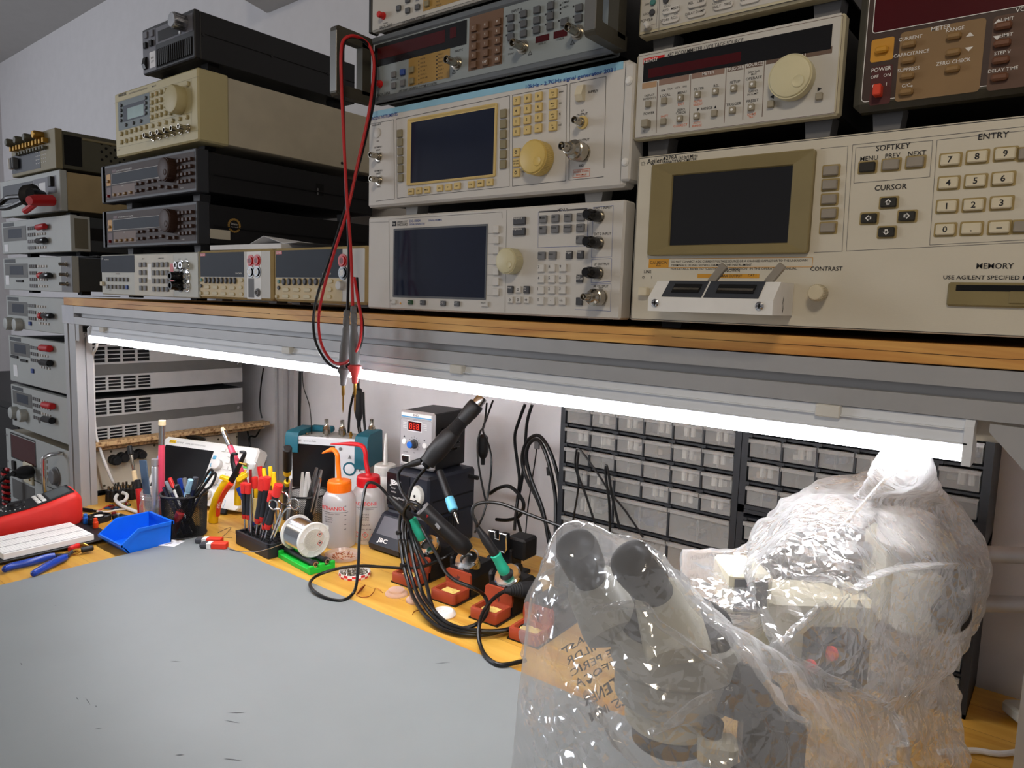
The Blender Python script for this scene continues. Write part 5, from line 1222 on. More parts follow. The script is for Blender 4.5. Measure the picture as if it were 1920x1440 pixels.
# ================================================================ drawer cabinets on the back wall
def film(name, c, op, rough=.2, gloss=.10, var=0.0, crinkle=0.0):
    """thin clear or cloudy plastic: partly see-through, partly white scatter, with a sheen"""
    m = bpy.data.materials.new(name); m.use_nodes = True; nt = m.node_tree; N = nt.nodes; L = nt.links
    N.remove(N['Principled BSDF'])
    tr = N.new('ShaderNodeBsdfTransparent'); df = N.new('ShaderNodeBsdfDiffuse'); tl = N.new('ShaderNodeBsdfTranslucent'); gl = N.new('ShaderNodeBsdfGlossy')
    df.inputs['Color'].default_value = lin(c); tl.inputs['Color'].default_value = lin(c); gl.inputs['Roughness'].default_value = rough
    a = N.new('ShaderNodeMixShader'); a.inputs[0].default_value = .45; L.new(df.outputs[0], a.inputs[1]); L.new(tl.outputs[0], a.inputs[2])
    b = N.new('ShaderNodeMixShader'); L.new(tr.outputs[0], b.inputs[1]); L.new(a.outputs[0], b.inputs[2])
    lw = N.new('ShaderNodeLayerWeight'); lw.inputs['Blend'].default_value = .35
    mr = N.new('ShaderNodeMapRange'); mr.inputs['To Min'].default_value = op; mr.inputs['To Max'].default_value = min(1, op + .55)
    pw = N.new('ShaderNodeMath'); pw.operation = 'POWER'; pw.inputs[1].default_value = 2.0
    L.new(lw.outputs['Facing'], pw.inputs[0]); L.new(pw.outputs[0], mr.inputs['Value'])
    fac = mr.outputs[0]
    if var:
        tc = N.new('ShaderNodeTexCoord'); nz = N.new('ShaderNodeTexNoise'); nz.inputs['Scale'].default_value = 9; nz.inputs['Detail'].default_value = 5
        L.new(tc.outputs['Object'], nz.inputs['Vector'])
        m2 = N.new('ShaderNodeMath'); m2.operation = 'MULTIPLY_ADD'; m2.inputs[1].default_value = var; m2.inputs[2].default_value = 1 - var * .5
        L.new(nz.outputs['Fac'], m2.inputs[0]); m3 = N.new('ShaderNodeMath'); m3.operation = 'MULTIPLY'; m3.use_clamp = True; L.new(fac, m3.inputs[0]); L.new(m2.outputs[0], m3.inputs[1]); fac = m3.outputs[0]
    L.new(fac, b.inputs[0])
    if crinkle:
        t2 = N.new('ShaderNodeTexCoord'); x2 = N.new('ShaderNodeSeparateXYZ'); L.new(t2.outputs['Object'], x2.inputs[0]); r2 = N.new('ShaderNodeMapRange'); r2.inputs['From Min'].default_value = -.40; r2.inputs['From Max'].default_value = -.24; r2.inputs['To Min'].default_value = .5; r2.inputs['To Max'].default_value = 1.02; L.new(x2.outputs[0], r2.inputs['Value']); m4 = N.new('ShaderNodeMath'); m4.operation = 'MULTIPLY'; m4.use_clamp = True; L.new(fac, m4.inputs[0]); L.new(r2.outputs[0], m4.inputs[1]); L.new(m4.outputs[0], b.inputs[0])
    g = N.new('ShaderNodeMixShader'); p4 = N.new('ShaderNodeMath'); p4.operation = 'POWER'; p4.inputs[1].default_value = 4.0; L.new(lw.outputs['Facing'], p4.inputs[0])
    gm = N.new('ShaderNodeMath'); gm.operation = 'MULTIPLY_ADD'; gm.inputs[1].default_value = .4; gm.inputs[2].default_value = .03 + gloss * .25; L.new(p4.outputs[0], gm.inputs[0])
    L.new(gm.outputs[0], g.inputs[0]); L.new(b.outputs[0], g.inputs[1]); L.new(gl.outputs[0], g.inputs[2])
    L.new(g.outputs[0], N['Material Output'].inputs[0])
    if crinkle:
        tc = N.new('ShaderNodeTexCoord'); h = None
        for sc_, wt in ((30, 1.0), (80, .5)):
            vz = N.new('ShaderNodeTexVoronoi'); vz.feature = 'DISTANCE_TO_EDGE'; vz.inputs['Scale'].default_value = sc_; nz = N.new('ShaderNodeTexNoise'); nz.inputs['Scale'].default_value = 14
            vm = N.new('ShaderNodeMixRGB'); vm.inputs[0].default_value = .035; L.new(tc.outputs['Object'], nz.inputs['Vector']); L.new(tc.outputs['Object'], vm.inputs[1]); L.new(nz.outputs['Color'], vm.inputs[2]); L.new(vm.outputs[0], vz.inputs['Vector'])
            mu = N.new('ShaderNodeMath'); mu.operation = 'MULTIPLY'; mu.inputs[1].default_value = wt; L.new(vz.outputs['Distance'], mu.inputs[0])
            if h is None: h = mu
            else:
                ad = N.new('ShaderNodeMath'); L.new(h.outputs[0], ad.inputs[0]); L.new(mu.outputs[0], ad.inputs[1]); h = ad
        nm = N.new('ShaderNodeTexNoise'); nm.inputs['Scale'].default_value = 5.5; nm.inputs['Detail'].default_value = 1; L.new(tc.outputs['Object'], nm.inputs['Vector']); rm = N.new('ShaderNodeMapRange'); rm.inputs['From Min'].default_value = .42; rm.inputs['From Max'].default_value = .66; rm.inputs['To Min'].default_value = crinkle * .5; rm.inputs['To Max'].default_value = crinkle * 2; L.new(nm.outputs['Fac'], rm.inputs['Value']); bp = N.new('ShaderNodeBump'); sx = N.new('ShaderNodeSeparateXYZ'); L.new(tc.outputs['Object'], sx.inputs[0]); rx = N.new('ShaderNodeMapRange'); rx.inputs['From Min'].default_value = -.37; rx.inputs['From Max'].default_value = -.27; rx.inputs['To Min'].default_value = .09; L.new(sx.outputs[0], rx.inputs['Value']); mq = N.new('ShaderNodeMath'); mq.operation = 'MULTIPLY'; L.new(rm.outputs[0], mq.inputs[0]); L.new(rx.outputs[0], mq.inputs[1]); L.new(mq.outputs[0], bp.inputs['Strength']); bp.inputs['Distance'].default_value = .02; L.new(h.outputs[0], bp.inputs['Height'])
        for nd in (df, tl, gl, lw): L.new(bp.outputs[0], nd.inputs['Normal'])
    MATS[name] = m; return m
film('drawer_clear', (206, 204, 200), .30, .18)
mat('cabinet_black', (30, 32, 36), .5)
mat('part_white', (204, 200, 192), .5); mat('part_dark', (44, 46, 52), .5); mat('part_blue', (40, 66, 104), .5); mat('part_tan', (170, 146, 118), .6)
def cabinet(label, x0, x1, z0, z1, rows, y=1.10, d=.130):
    """rows = [(top z, height, n columns)]; one frame with open cells, each drawer a part"""
    t = thing('drawer_cabinet', label, 'drawer cabinet', ((x0 + x1) / 2, y, z0)); o = Vector(t.location)
    b = MB(); T = .0035
    b.box(x0, y, z0, x0 + .010, y + d, z1); b.box(x1 - .010, y, z0, x1, y + d, z1); b.box(x0, y + d - .003, z0, x1, y + d, z1)
    b.box(x0, y, z1 - .006, x1, y + d, z1); b.box(x0, y, z0, x1, y + d, z0 + .006)
    for (zt, h, n) in rows:
        b.box(x0 + .010, y + .002, zt + .0002, x1 - .010, y + d, zt + .0035)
        W = (x1 - x0 - .020) / n
        for i in range(1, n): b.box(x0 + .010 + W * i - .0016, y + .001, zt - h + .0035, x0 + .010 + W * i + .0016, y + d, zt)
        for i in range(n): b.box(x0 + .010 + W * i - .006, y - .001, zt - .0005, x0 + .010 + W * i + .006, y + .002, zt + .0042)
    W0(b, 'carcass', 'cabinet_black', t, smooth=0)
    for (zt, h, n) in rows:
        W = (x1 - x0 - .020) / n; w = W - .0044; hh = h - .0052
        def mk():
            m = MB(); k = .0012
            m.box(-w / 2, 0, 0, w / 2, k, hh - .002); m.box(-w / 2, 0, 0, w / 2, d - .012, k)
            m.box(-w / 2, k, 0, -w / 2 + k, d - .012, hh - .008); m.box(w / 2 - k, k, 0, w / 2, d - .012, hh - .008); m.box(-w / 2, d - .013, 0, w / 2, d - .012, hh - .008)
            m.prism([(0, hh - .002), (-.006, hh - .0015), (-.0065, hh - .0075), (-.005, hh - .0075), (-.0045, hh - .003), (0, hh - .0035)], -w / 2 - .001, w / 2 + .001, 'yz')
            m.box(-.002, -.0006, .001, .001, 0, hh - .009); return m
        for i in range(n):
            cx = x0 + .010 + W * (i + .5)
            dr = shared(('drawer', round(w, 4), round(hh, 4), d), mk, 'drawer', 'drawer_clear', t, (cx - o.x, .003, zt - h + .0042 - o.z))
            r_ = random.Random(int(cx * 7919) + int(zt * 10007)); q = r_.random()
            if q < .9:
                c = MB(); big = n <= 3
                for _ in range(r_.randint(2, 3) if not big else 9):
                    px = r_.uniform(-w * .34, w * .34); L = r_.uniform(.010, .026); hq = r_.uniform(.006, hh * .45)
                    c.box(px - L * .3, .010 + r_.uniform(0, .05), .002, px + L * .3, .030 + r_.uniform(0, .06), .002 + hq, .001)
                c.build('contents', r_.choice(['part_dark', 'part_tan', 'part_white', 'part_dark', 'part_blue'] if not big else ['part_dark', 'part_blue', 'part_white']), dr, (0, 0, 0))
                if q < .55:
                    c = MB(); px = r_.uniform(-w * .2, w * .1); c.cyl((px, .008, .006), (0, 0, 1), .0045, hh * .6, 8); c.cyl((px + .011, .010, .006), (0, 0, 1), .004, hh * .55, 8); c.build('component_tube', 'part_white', dr)
    return t
cabinet('black drawer cabinet with small clear drawers above three rows of wide ones', -.7405, -.3995, .0, .430, [(.4235, .0355, 6), (.3865, .0355, 6), (.3495, .0355, 6), (.3120, .0355, 6), (.2750, .0352, 6), (.2378, .0350, 6), (.2020, .0555, 3), (.1445, .0555, 3), (.087, .0555, 3)])
cabinet('black drawer cabinet behind the plastic bag, upper right under the LED tube', -.3985, -.0715, .2255, .430, [(.4150, .0350, 6), (.3770, .0350, 6), (.3400, .0355, 6), (.3030, .0355, 6), (.2650, .0365, 6)])
cabinet('black drawer cabinet behind the plastic bag, standing on the bench under another cabinet', -.3985, -.0715, .0, .2250, [(.2080, .036, 6), (.1700, .036, 6), (.1320, .036, 6), (.0940, .036, 6), (.0560, .036, 6)])

# ================================================================ left end of the bench
# handheld meter in its red holster
mat('holster_red', (214, 42, 34), .5, bump=.1, bscale=700)
film('lens_grey', (130, 136, 138), .45, .1)
t = thing('handheld_multimeter', 'handheld multimeter in a red rubber holster lying tilted at the left end of the bench', 'multimeter', (-1.775, .668, 0), R(82)); t.rotation_euler = (0, 0, R(-98))
L = .205; W = .098
def ring(x, z0, z1, w, r=.012):
    pts = []
    for (cy, cz, a0) in ((w / 2 - r, z1 - r, 0), (-w / 2 + r, z1 - r, 90), (-w / 2 + r, z0 + r, 180), (w / 2 - r, z0 + r, 270)):
        for k in range(5): a = R(a0 + 22.5 * k); pts.append((x, cy + r * math.cos(a), cz + r * math.sin(a)))
    return pts
tp = lambda x: .080 - .050 * min(1, x / L) + (.0 if x > .05 else 0)
b = MB(); b.loft([ring(x, z0, z1, w, r) for x, z0, z1, w, r in ((.001, .014, .058, W * .72, .012), (.003, .008, .070, W * .86, .014), (.010, .003, .079, W * .96, .014), (.022, .001, .080, W, .014), (.06, .001, .068, W, .014), (.10, .001, .058, W * .97, .013), (.14, .001, .052, W * .97, .013), (.18, .001, .046, W, .013), (.198, .003, .040, W * .92, .012), (L, .010, .030, W * .8, .010))])
b.build('holster', 'holster_red', t, smooth=50)
def on_top(x, dz=0): return (.0802 if x < .022 else (.0802 - (x - .022) * .316 if x < .06 else (.0682 - (x - .06) * .25 if x < .1 else .0582 - (x - .1) * .15))) + dz
b = MB(); b.loft([[(x, y, on_top(x, .0006 + e)) for y, e in ((-.038, 0), (-.036, .0015), (.036, .0015), (.038, 0))] for x in (.016, .03, .06, .09, .12, .15, .185)], False, False); b.build('meter_face', 'black', t)
b = MB(); b.loft([[(x, y, on_top(x, .0024)) for y in (-.030, .030)] for x in (.022, .04, .062)], False, False); b.build('display_lens', 'lens_grey', t)
for i in range(5):
    for j in range(2):
        x = .072 + .010 * j; b = MB(); b.box(-.0042, -.0052, 0, .0042, .0052, .003, .001); b.build('button', 'key_light' if i != 4 else 'white', t, (x, -.026 + .013 * i, on_top(x, .002)), (0, .24, 0))
b = MB(); b.lathe([(.019, 0), (.018, .004), (.013, .005), (.012, .010), (.010, .011)], (0, 0, 0), (0, 0, 1), 28); b.box(-.014, -.0035, .005, .014, .0035, .012, .001); b.build('rotary_switch', 'black', t, (.122, 0, on_top(.122, .001)), (0, .16, 0))
b = MB()
for k in range(14):
    a = R(-140 + 20 * k); b.box(.122 + .026 * math.cos(a) - .001, .026 * math.sin(a) - .002, on_top(.122 + .026 * math.cos(a), .0022), .122 + .026 * math.cos(a) + .001, .026 * math.sin(a) + .002, on_top(.122 + .026 * math.cos(a), .0028))
b.build('dial_marks', 'ink_white', t, smooth=0)

# solderless breadboard on a black plate
mat('bread_white', (236, 236, 232), .5)
t = thing('breadboard', 'white solderless breadboard on a black base plate with binding posts', 'breadboard', (-1.65, .56, 0))
W0(MB().box(-1.738, .452, .006, -1.585, .668, .0095, .0012), 'base_plate', 'black', t)
for x in (-1.73, -1.60):
    for y in (.462, .655): W0(MB().cyl((x, y, 0), (0, 0, 1), .005, .006, 12), 'rubber_foot', 'rubber', t)
b = MB(); b.box(-1.712, .462, .0097, -1.5905, .6255, .022, .0008)
W0(b, 'board', 'bread_white', t)
b = MB()
for y0, n in ((.0, 0),):
    for k in range(3):
        x = -1.676 + .0405 * k; b.box(x - .0009, .4635, .0221, x + .0009, .6245, .02225)
for k in range(3):
    for j in range(10):
        for i in range(0, 28):
            x = -1.709 + .0405 * k + .0034 * j + (.0015 if j > 4 else 0); y = .466 + .0056 * i
            b.add([(x, y, .02225), (x + .0009, y, .02225), (x + .0009, y + .0009, .02225), (x, y + .0009, .02225)], [(0, 1, 2, 3)])
W0(b, 'contact_holes', 'ink_soft', t, smooth=0)
def bpost(p, m):
    o = MB().lathe([(.005, 0), (.0055, .001), (.0055, .013), (.0042, .0145), (.0042, .021), (.0036, .022)], (0, 0, 0), (0, 0, 1), 16).build('binding_post', m, t, tuple(Vector(p) - Vector(t.location)))
mat('post_blue', (28, 104, 200), .4); mat('post_orange', (238, 70, 24), .4)
bpost((-1.7192,.6595,.01), 'post_blue'); bpost((-1.7021,.6632,.01), 'black'); bpost((-1.6706,.661,.01), 'post_orange')

# flush cutters with blue grips
mat('grip_blue', (26, 62, 160), .32)
t = thing('side_cutters', 'side cutters with two splayed dark blue grips in front of the breadboard', 'pliers', (-1.5656,.5657,0)); o = Vector(t.location)
for pts in ([(-1.5371,.4459,.009), (-1.5461,.4612,.009), (-1.5461,.4947,.009), (-1.5518,.5271,.009), (-1.5507,.5378,.009)], [(-1.4769,.4727,.009), (-1.4893,.4903,.009), (-1.5103,.5189,.009), (-1.526,.5445,.009), (-1.526,.5512,.009)]):
    P = [Vector(p) - o for p in spline(pts, 5)]; n = len(P)
    MB().tube(P, .007, 12, rad=[.0045 + .0030 * math.sin(PI * min(1, .12 + .80 * i / (n - 1))) if 0 < i < n - 1 else .003 for i in range(n)]).build('grip', 'grip_blue', t)
b = MB(); q = [(-1.5545,.538,.008), (-1.5423,.5573,.008), (-1.5551,.5701,.008), (-1.5617,.5813,.008)]; q2 = [(-1.5298,.5515,.008), (-1.5478,.5639,.008), (-1.5548,.5735,.008), (-1.5601,.5807,.008)]
for qq in (q, q2): b.tube([Vector(p) - o for p in spline(qq, 4)], .0035, 8, rad=[.0036] * 9 + [.003, .0025, .002, .0014])
b.build('jaws', 'part_dark', t)
# crocodile clips
for (a, c, m, lab) in (((-1.5714,.57,.008), (-1.5797,.5962,.01), 'red', 'brass crocodile clip with red boot beside the side cutters'), ((-1.5491,.5788,.008), (-1.5434,.6041,.01), 'black', 'brass crocodile clip with black boot beside the side cutters')):
    t = thing('crocodile_clip', lab, 'clip', a if m == 'red' else a); o = Vector(t.location); d = Vector(c) - o; Lc = d.length
    s, e = (.15, 1.0) if m == 'red' else (.35, 1.0)
    MB().lathe([(.004, 0), (.0062, .002), (.006, Lc * .75), (.0045, Lc * .85)], tuple(d * (.0 if m == 'red' else .18)), tuple(d), 12).build('boot', m, t)
    b = MB(); g0 = d * .8 if m == 'red' else d * .2; dd = (Vector((.02, .012, 0)) if m == 'red' else -d.normalized() * .02)
    b.tube([g0, g0 + dd * .5 + Vector((0, 0, .004)), g0 + dd], .0022, 8, rad=[.003, .0028, .0012]); b.tube([g0, g0 + dd * .5 - Vector((0, 0, .004)), g0 + dd], .0022, 8, rad=[.003, .0028, .0012]); b.build('clip_jaws', 'brass', t)

# blue bin
mat('bin_blue', (8, 104, 224), .38)
t = thing('parts_bin', 'small bright blue open-front plastic bin', 'bin', (-1.532, .672, 0)); o = Vector(t.location)
b = MB()
X0, X1, Y0_, Y1_ = -.048, .052, -.033, .062; H = .049; k = .0018
side = [(Y0_ + .008, 0), (Y1_, 0), (Y1_ + .003, H), (Y0_ + .028, H), (Y0_ - .006, .022), (Y0_ - .006, .016)]
b.prism(side, X0, X0 + k, 'yz'); b.prism(side, X1 - k, X1, 'yz')
b.box(X0, Y0_ + .008, 0, X1, Y1_, k); b.prism([(Y1_ - k, 0), (Y1_, 0), (Y1_ + .003, H), (Y1_ + .003 - k, H)], X0, X1, 'yz')
b.prism([(Y0_ + .008, 0), (Y0_ + .010, k), (Y0_ - .004, .0215), (Y0_ - .006, .0215)], X0, X1, 'yz')
rim = [(Y1_ + .003, H), (Y0_ + .028, H), (Y0_ - .006, .022)]
for xs in (X0 - .003, X1 - .001):
    b.prism([(Y1_ + .004, H - .006), (Y1_ + .004, H + .001), (Y0_ + .027, H + .001), (Y0_ - .008, .023), (Y0_ - .008, .016), (Y0_ - .004, .016), (Y0_ + .030, H - .006)], xs, xs + .004, 'yz')
b.box(X0 - .003, Y1_, H - .006, X1 + .003, Y1_ + .006, H + .001); b.box(X0 - .003, Y0_ - .009, .018, X1 + .003, Y0_ - .005, .0235)
b.build('bin', 'bin_blue', t, smooth=0)

# standing DC plugs, each a thing
spots = [(-1.9101,.7889,0), (-1.9008,.7946,0), (-1.9037,.804,0), (-1.8925,.8063,0), (-1.9026,.8174,0), (-1.8955,.8208,0), (-1.8957,.8296,0), (-1.8901,.8351,0), (-1.8902,.8439,0), (-1.9311,.8125,0), (-1.9255,.8307,0), (-1.927,.8401,0), (-1.9167,.8504,0), (-1.9339,.8223,0)]
PT = None
for i, p in enumerate(spots):
    p = (p[0] + .012, p[1] - .004, 0)
    if PT is None:
        PT = thing('barrel_plug', 'black barrel plug standing on end with bare metal tip up', 'plug', p, group='black barrel plugs standing beside the aluminium post')
        MB().lathe([(.0085, 0), (.0088, .002), (.0082, .016), (.0075, .0165), (.0072, .028), (.0055, .030)], (0, 0, 0), (0, 0, 1), 14).build('plug_body', 'black', PT)
        MB().lathe([(.0028, .030), (.0028, .0385), (.0018, .039), (.001, .036)], (0, 0, 0), (0, 0, 1), 10).build('plug_tip', 'nickel', PT)
    else:
        r_ = PT.copy(); COL.objects.link(r_); r_.location = p
        for ch in list(PT.children):
            c = ch.copy(); COL.objects.link(c); c.parent = r_

# fan, boards and wire ends in front of the post
t = thing('cooling_fan', 'small black cooling fan with white hub sticker lying flat by the aluminium post', 'fan', (-1.7524,.7007,0), .3)
b = MB(); b.lathe([(.0255, 0), (.0255, .012), (.0235, .012), (.0235, .0015), (.003, .0015)], (0, 0, 0), (0, 0, 1), 30)
for sx in (-1, 1):
    for sy in (-1, 1): b.box(sx * .023 - .005, sy * .023 - .005, 0, sx * .023 + .005, sy * .023 + .005, .012, .002)
b.build('fan_frame', 'black', t)
b = MB(); b.cyl((0, 0, .0015), (0, 0, 1), .012, .0102, 20)
for k_ in range(7):
    b.T = Matrix.Rotation(2 * PI * k_ / 7, 4, 'Z') @ Matrix.Translation((.017, 0, .0065)) @ Matrix.Rotation(.7, 4, 'X'); b.box(-.0055, -.005, -.0006, .0055, .005, .0006); b.T = None
b.build('fan_rotor', 'black', t); MB().cyl((0, 0, .0117), (0, 0, 1), .0095, .0003, 24).build('hub_sticker', 'white', t)
mat('pcb_blue', (28, 60, 96), .45); mat('pcb_green', (26, 92, 62), .45)
def pcb(label, p, rz, m, sx, sy, seed):
    t = thing('circuit_board', label, 'circuit board', (p[0], p[1], 0.0), rz); r_ = random.Random(seed)
    MB().box(-sx, -sy, .001, sx, sy, .0026).build('board', m, t)
    for k_ in range(6):
        a = r_.uniform(-sx * .7, sx * .7); c = r_.uniform(-sy * .7, sy * .7); h = r_.uniform(.002, .008)
        MB().box(a - .003, c - .003, .0026, a + .003, c + .003, .0026 + h, .0004).build('component', r_.choice(['black', 'part_white', 'nickel', 'red_dark']), t)
    for s in (-1, 1): MB().cyl((s * sx * .8, -sy * .6, 0), (0, 0, 1), .001, .0012, 6).build('pin', 'nickel', t)
pcb('small blue circuit board lying behind the cooling fan', (-1.8282,.7623,0), .4, 'pcb_blue', .016, .011, 1)
pcb('small green circuit board near the white cable coil', (-1.8278,.798,0), -.3, 'pcb_green', .011, .007, 2)
pcb('blue circuit board with tall components beside the blue bin', (-1.7566,.7446,0), .2, 'pcb_blue', .020, .012, 3)
t, o = lead('loose_wire', 'thin red wire lying by the small blue circuit board', 'wire', 'lead_red', .0011, [(-1.831,.7202,.003), (-1.8158,.7312,.006), (-1.8239,.7491,.01), (-1.8388,.7758,.003)], n=6)
t, o = lead('coaxial_lead', 'white lead with black plug lying in front of the aluminium post', 'lead', 'white_cable', .0021, [(-1.8203,.7216,.004), (-1.7965,.7374,.004), (-1.7957,.7602,.004), (-1.7876,.7772,.003)], n=8)
a = Vector((-1.8509,.7014,.006)) - o; MB().lathe([(.0035, 0), (.0048, .002), (.0048, .026), (.003, .030), (.003, .040)], tuple(a), tuple(Vector((-1.8203,.7216,.004)) - o - a), 12).build('plug', 'black_gloss', t)
t, o = lead('white_cable', 'thick white cable curled in a loop beside the standing black plugs', 'cable', 'white_cable', .0042, [(-1.7333,.7824,.006), (-1.7734,.7799,.006), (-1.8134,.7783,.007), (-1.8547,.7823,.012), (-1.8769,.7957,.018), (-1.874,.8083,.022), (-1.8479,.8075,.02), (-1.8314,.7939,.013), (-1.8418,.7847,.007)], n=10)

# ================================================================ jar, cups and tools
def stick(name, label, cat, a, b, segs, group=None, n=14):
    """a long tool from a to b; segs = [(from, to, radius, radius, material, part name)] in fractions of its length"""
    a = Vector(a); b = Vector(b); t = thing(name, label, cat, tuple(a), group=group); d = b - a; L = d.length
    for s in segs:
        f0, f1, r0, r1, m, pn = s[:6]; mid = s[6] if len(s) > 6 else None
        pr = [(r0 * .8, 0), (r0, min(.0015, (f1 - f0) * L * .2))]
        if mid: pr += [(mid, (f1 - f0) * L * .5)]
        pr += [(r1, (f1 - f0) * L * .98), (r1 * .8, (f1 - f0) * L)]
        MB().lathe(pr, tuple(d * f0), tuple(d), n).build(pn, m, t)
    return t
mat('jar_glass', (250, 252, 252), .03, 0, var=0, trans=1.0, ior=1.3)
mat('pink_grip', (222, 74, 100), .35); mat('bristle', (226, 206, 164), .8); mat('tool_steel_blue', (96, 120, 148), .35, .6); mat('brushed_alu', (196, 198, 202), .35, .8)
film('jar_film', (240, 245, 245), .10, .04, .6)
jc = (-1.622, .778)
t = thing('glass_jar', 'clear glass jar holding brushes and pens behind the blue bin', 'jar', (jc[0], jc[1], 0))
MB().lathe([(.030, .001), (.0385, .003), (.040, .01), (.040, .052), (.0375, .060), (.0365, .066), (.0385, .068), (.0365, .071), (.0385, .074), (.0365, .077), (.0375, .081), (.0355, .081), (.0345, .066), (.0378, .052), (.0378, .010), (.036, .005), (.0005, .005)], (0, 0, 0), (0, 0, 1), 36, cap=False).build('jar_body', 'jar_film', t)
stick('paint_brush', 'tall pink handled flat brush standing bristles up in the glass jar', 'brush', (-1.6063,.772,-.0065), (-1.5846,.772,.2494), [(0, .79, .0042, .0066, 'pink_grip', 'handle', .0078), (.78, .96, .0066, .0068, 'steel', 'ferrule'), (.955, 1, .0080, .0075, 'bristle', 'bristles')])
stick('metal_tube', 'plain brushed aluminium pen standing in the glass jar', 'pen', (-1.6003,.758,.0054), (-1.5935,.758,.1631), [(0, .895, .0072, .0072, 'brushed_alu', 'barrel'), (.90, 1, .0074, .0074, 'brushed_alu', 'cap')], n=20)
t = thing('utility_knife', 'blue grey flat utility blade standing at a slant in the glass jar', 'knife', (-1.6372,.765,.0016)); o = Vector(t.location); e = Vector((-1.6657,.765,.1468)) - o
b = MB(); u = Vector((.75, .62, 0)) * .0075; w_ = Vector((.62, -.75, 0)) * .003
for f0, f1, mt_, nm in ((.25, 1, 'tool_steel_blue', 'body'), (0, .25, 'steel', 'blade')):
    b = MB(); P = []
    for f in (f0, f1): P.append([tuple(e * f + u * sx + w_ * sy) for sx, sy in ((-1, -1), (1, -1), (1, 1), (-1, 1))])
    b.loft(P); b.build(nm, mt_, t, smooth=0)
MB().cyl(tuple(e * .42 - w_ * 1.2), tuple(-w_), .004, .002, 14).build('pivot_ring', 'brass', t)
stick('cleaning_brush', 'small brush with black tuft, silver ferrule and cream handle in the glass jar', 'brush', (-1.7603,.8,-.0019), (-1.8105,.8,.1548), [(0, .46, .0045, .0058, 'black', 'grip'), (.46, .62, .0058, .0052, 'bristle', 'handle'), (.62, .86, .0034, .0042, 'nickel', 'ferrule'), (.86, 1, .0066, .0056, 'black', 'bristles')])
stick('marker_pen', 'red marker with black cap in the glass jar', 'pen', (-1.6464,.748,.0242), (-1.6576,.748,.106), [(0, .75, .006, .0062, 'red', 'barrel'), (.76, 1, .0066, .0064, 'black', 'cap')])

def mesh_cup(label, x, y, r0, r1, h, n=72, rows=40):
    t = thing('mesh_cup', label, 'pen cup', (x, y, 0))
    me = bpy.data.meshes.new('mesh_wall'); V = []; F = []
    for j in range(rows + 1):
        f = j / rows; rr = r0 + (r1 - r0) * f
        for i in range(n): a = 2 * PI * (i + .5 * (j % 2)) / n; V.append((rr * math.cos(a), rr * math.sin(a), .003 + (h - .003) * f))
    for j in range(rows):
        for i in range(n):
            i2 = (i + 1) % n; A, B, C_, D = j * n + i, j * n + i2, (j + 1) * n + i2, (j + 1) * n + i
            F += ([(A, B, C_), (A, C_, D)] if False else [(A, B, D), (B, C_, D)]) if j % 2 == 0 else [(A, B, C_), (A, C_, D)]
    me.from_pydata(V, [], F); me.materials.append(MATS['black'])
    o = link('mesh_wall', me, t); md = o.modifiers.new('wire', 'WIREFRAME'); md.thickness = .0014; md.use_replace = True; md.use_even_offset = False
    MB().tube([(r1 * math.cos(2 * PI * i / 40), r1 * math.sin(2 * PI * i / 40), h) for i in range(40)], .0026, 8, True).build('rim', 'black', t)
    b = MB(); b.tube([(r0 * math.cos(2 * PI * i / 40), r0 * math.sin(2 * PI * i / 40), .003) for i in range(40)], .0026, 8, True); b.cyl((0, 0, .0005), (0, 0, 1), r0, .002, 36); b.build('base', 'black', t)
    return t
cx, cy = -1.5215, .786
mesh_cup('round black wire mesh cup full of pens in front of the white oscilloscope', cx, cy, .0435, .0475, .094)
mat('pen_blue', (22, 58, 150), .35); mat('pen_navy', (20, 28, 60), .35); mat('pen_pale', (150, 190, 214), .35); mat('pen_clear', (120, 130, 140), .2)
def pen(label, q, base, m, cap, r=.0042, name='pen', clip=True):
    t = stick(name, label, 'pen', (cx + base[0], cy + base[1], .006), q, [(0, .78, r, r, m, 'barrel'), (.78, 1, r * 1.12, r * 1.05, cap, 'cap')])
    if clip:
        d = Vector(q) - Vector(t.location); s_ = Vector((.7, -.7, 0)) * r * 1.5; b = MB(); b.tube([d * .98 + s_ * .5, d * .97 + s_, d * .84 + s_ * .95], .0011, 6); b.build('clip', cap, t)
pen('red capped pen leaning left in the front mesh cup', (-1.5888,.788,.1144), (.02, .005), 'white', 'red', .0046)
pen('royal blue pen tilted in the middle of the front mesh cup', (-1.5439,.788,.1217), (-.012, .01), 'pen_blue', 'pen_blue', .0052)
pen('grey blue tipped pen beside the red capped pen in the front mesh cup', (-1.5456,.758,.1208), (.025, .0), 'pen_navy', 'pen_clear', .0036)
pen('dark navy pen at the left rim of the front mesh cup', (-1.5558,.758,.1056), (.02, -.01), 'pen_navy', 'pen_navy', .0042)
pen('black pen with short cap at the front of the front mesh cup', (-1.4999,.758,.1212), (.022, .012), 'black', 'black', .0052)
pen('grey barrelled pencil standing at the back of the front mesh cup', (-1.5616,.808,.1166), (.004, .01), 'part_dark', 'key_grey', .0044, 'pencil', False)
pen('pale blue clipped pen right of centre in the front mesh cup', (-1.4859,.783,.1311), (-.005, -.015), 'pen_pale', 'pen_pale', .0055)
pen('dark grey blue pen at the right of the front mesh cup', (-1.4835,.793,.135), (.012, -.005), 'pen_navy', 'slate', .0055)
pen('dark red screwdriver seen through the mesh of the front cup', (-1.4851,.758,.0639), (.002, -.03), 'red_dark', 'red_dark', .0085, 'screwdriver', False)
pen('black pen slanting inside the front mesh cup beside the dark red screwdriver', (-1.4782,.773,.0989), (-.016, -.022), 'black', 'black', .0055)
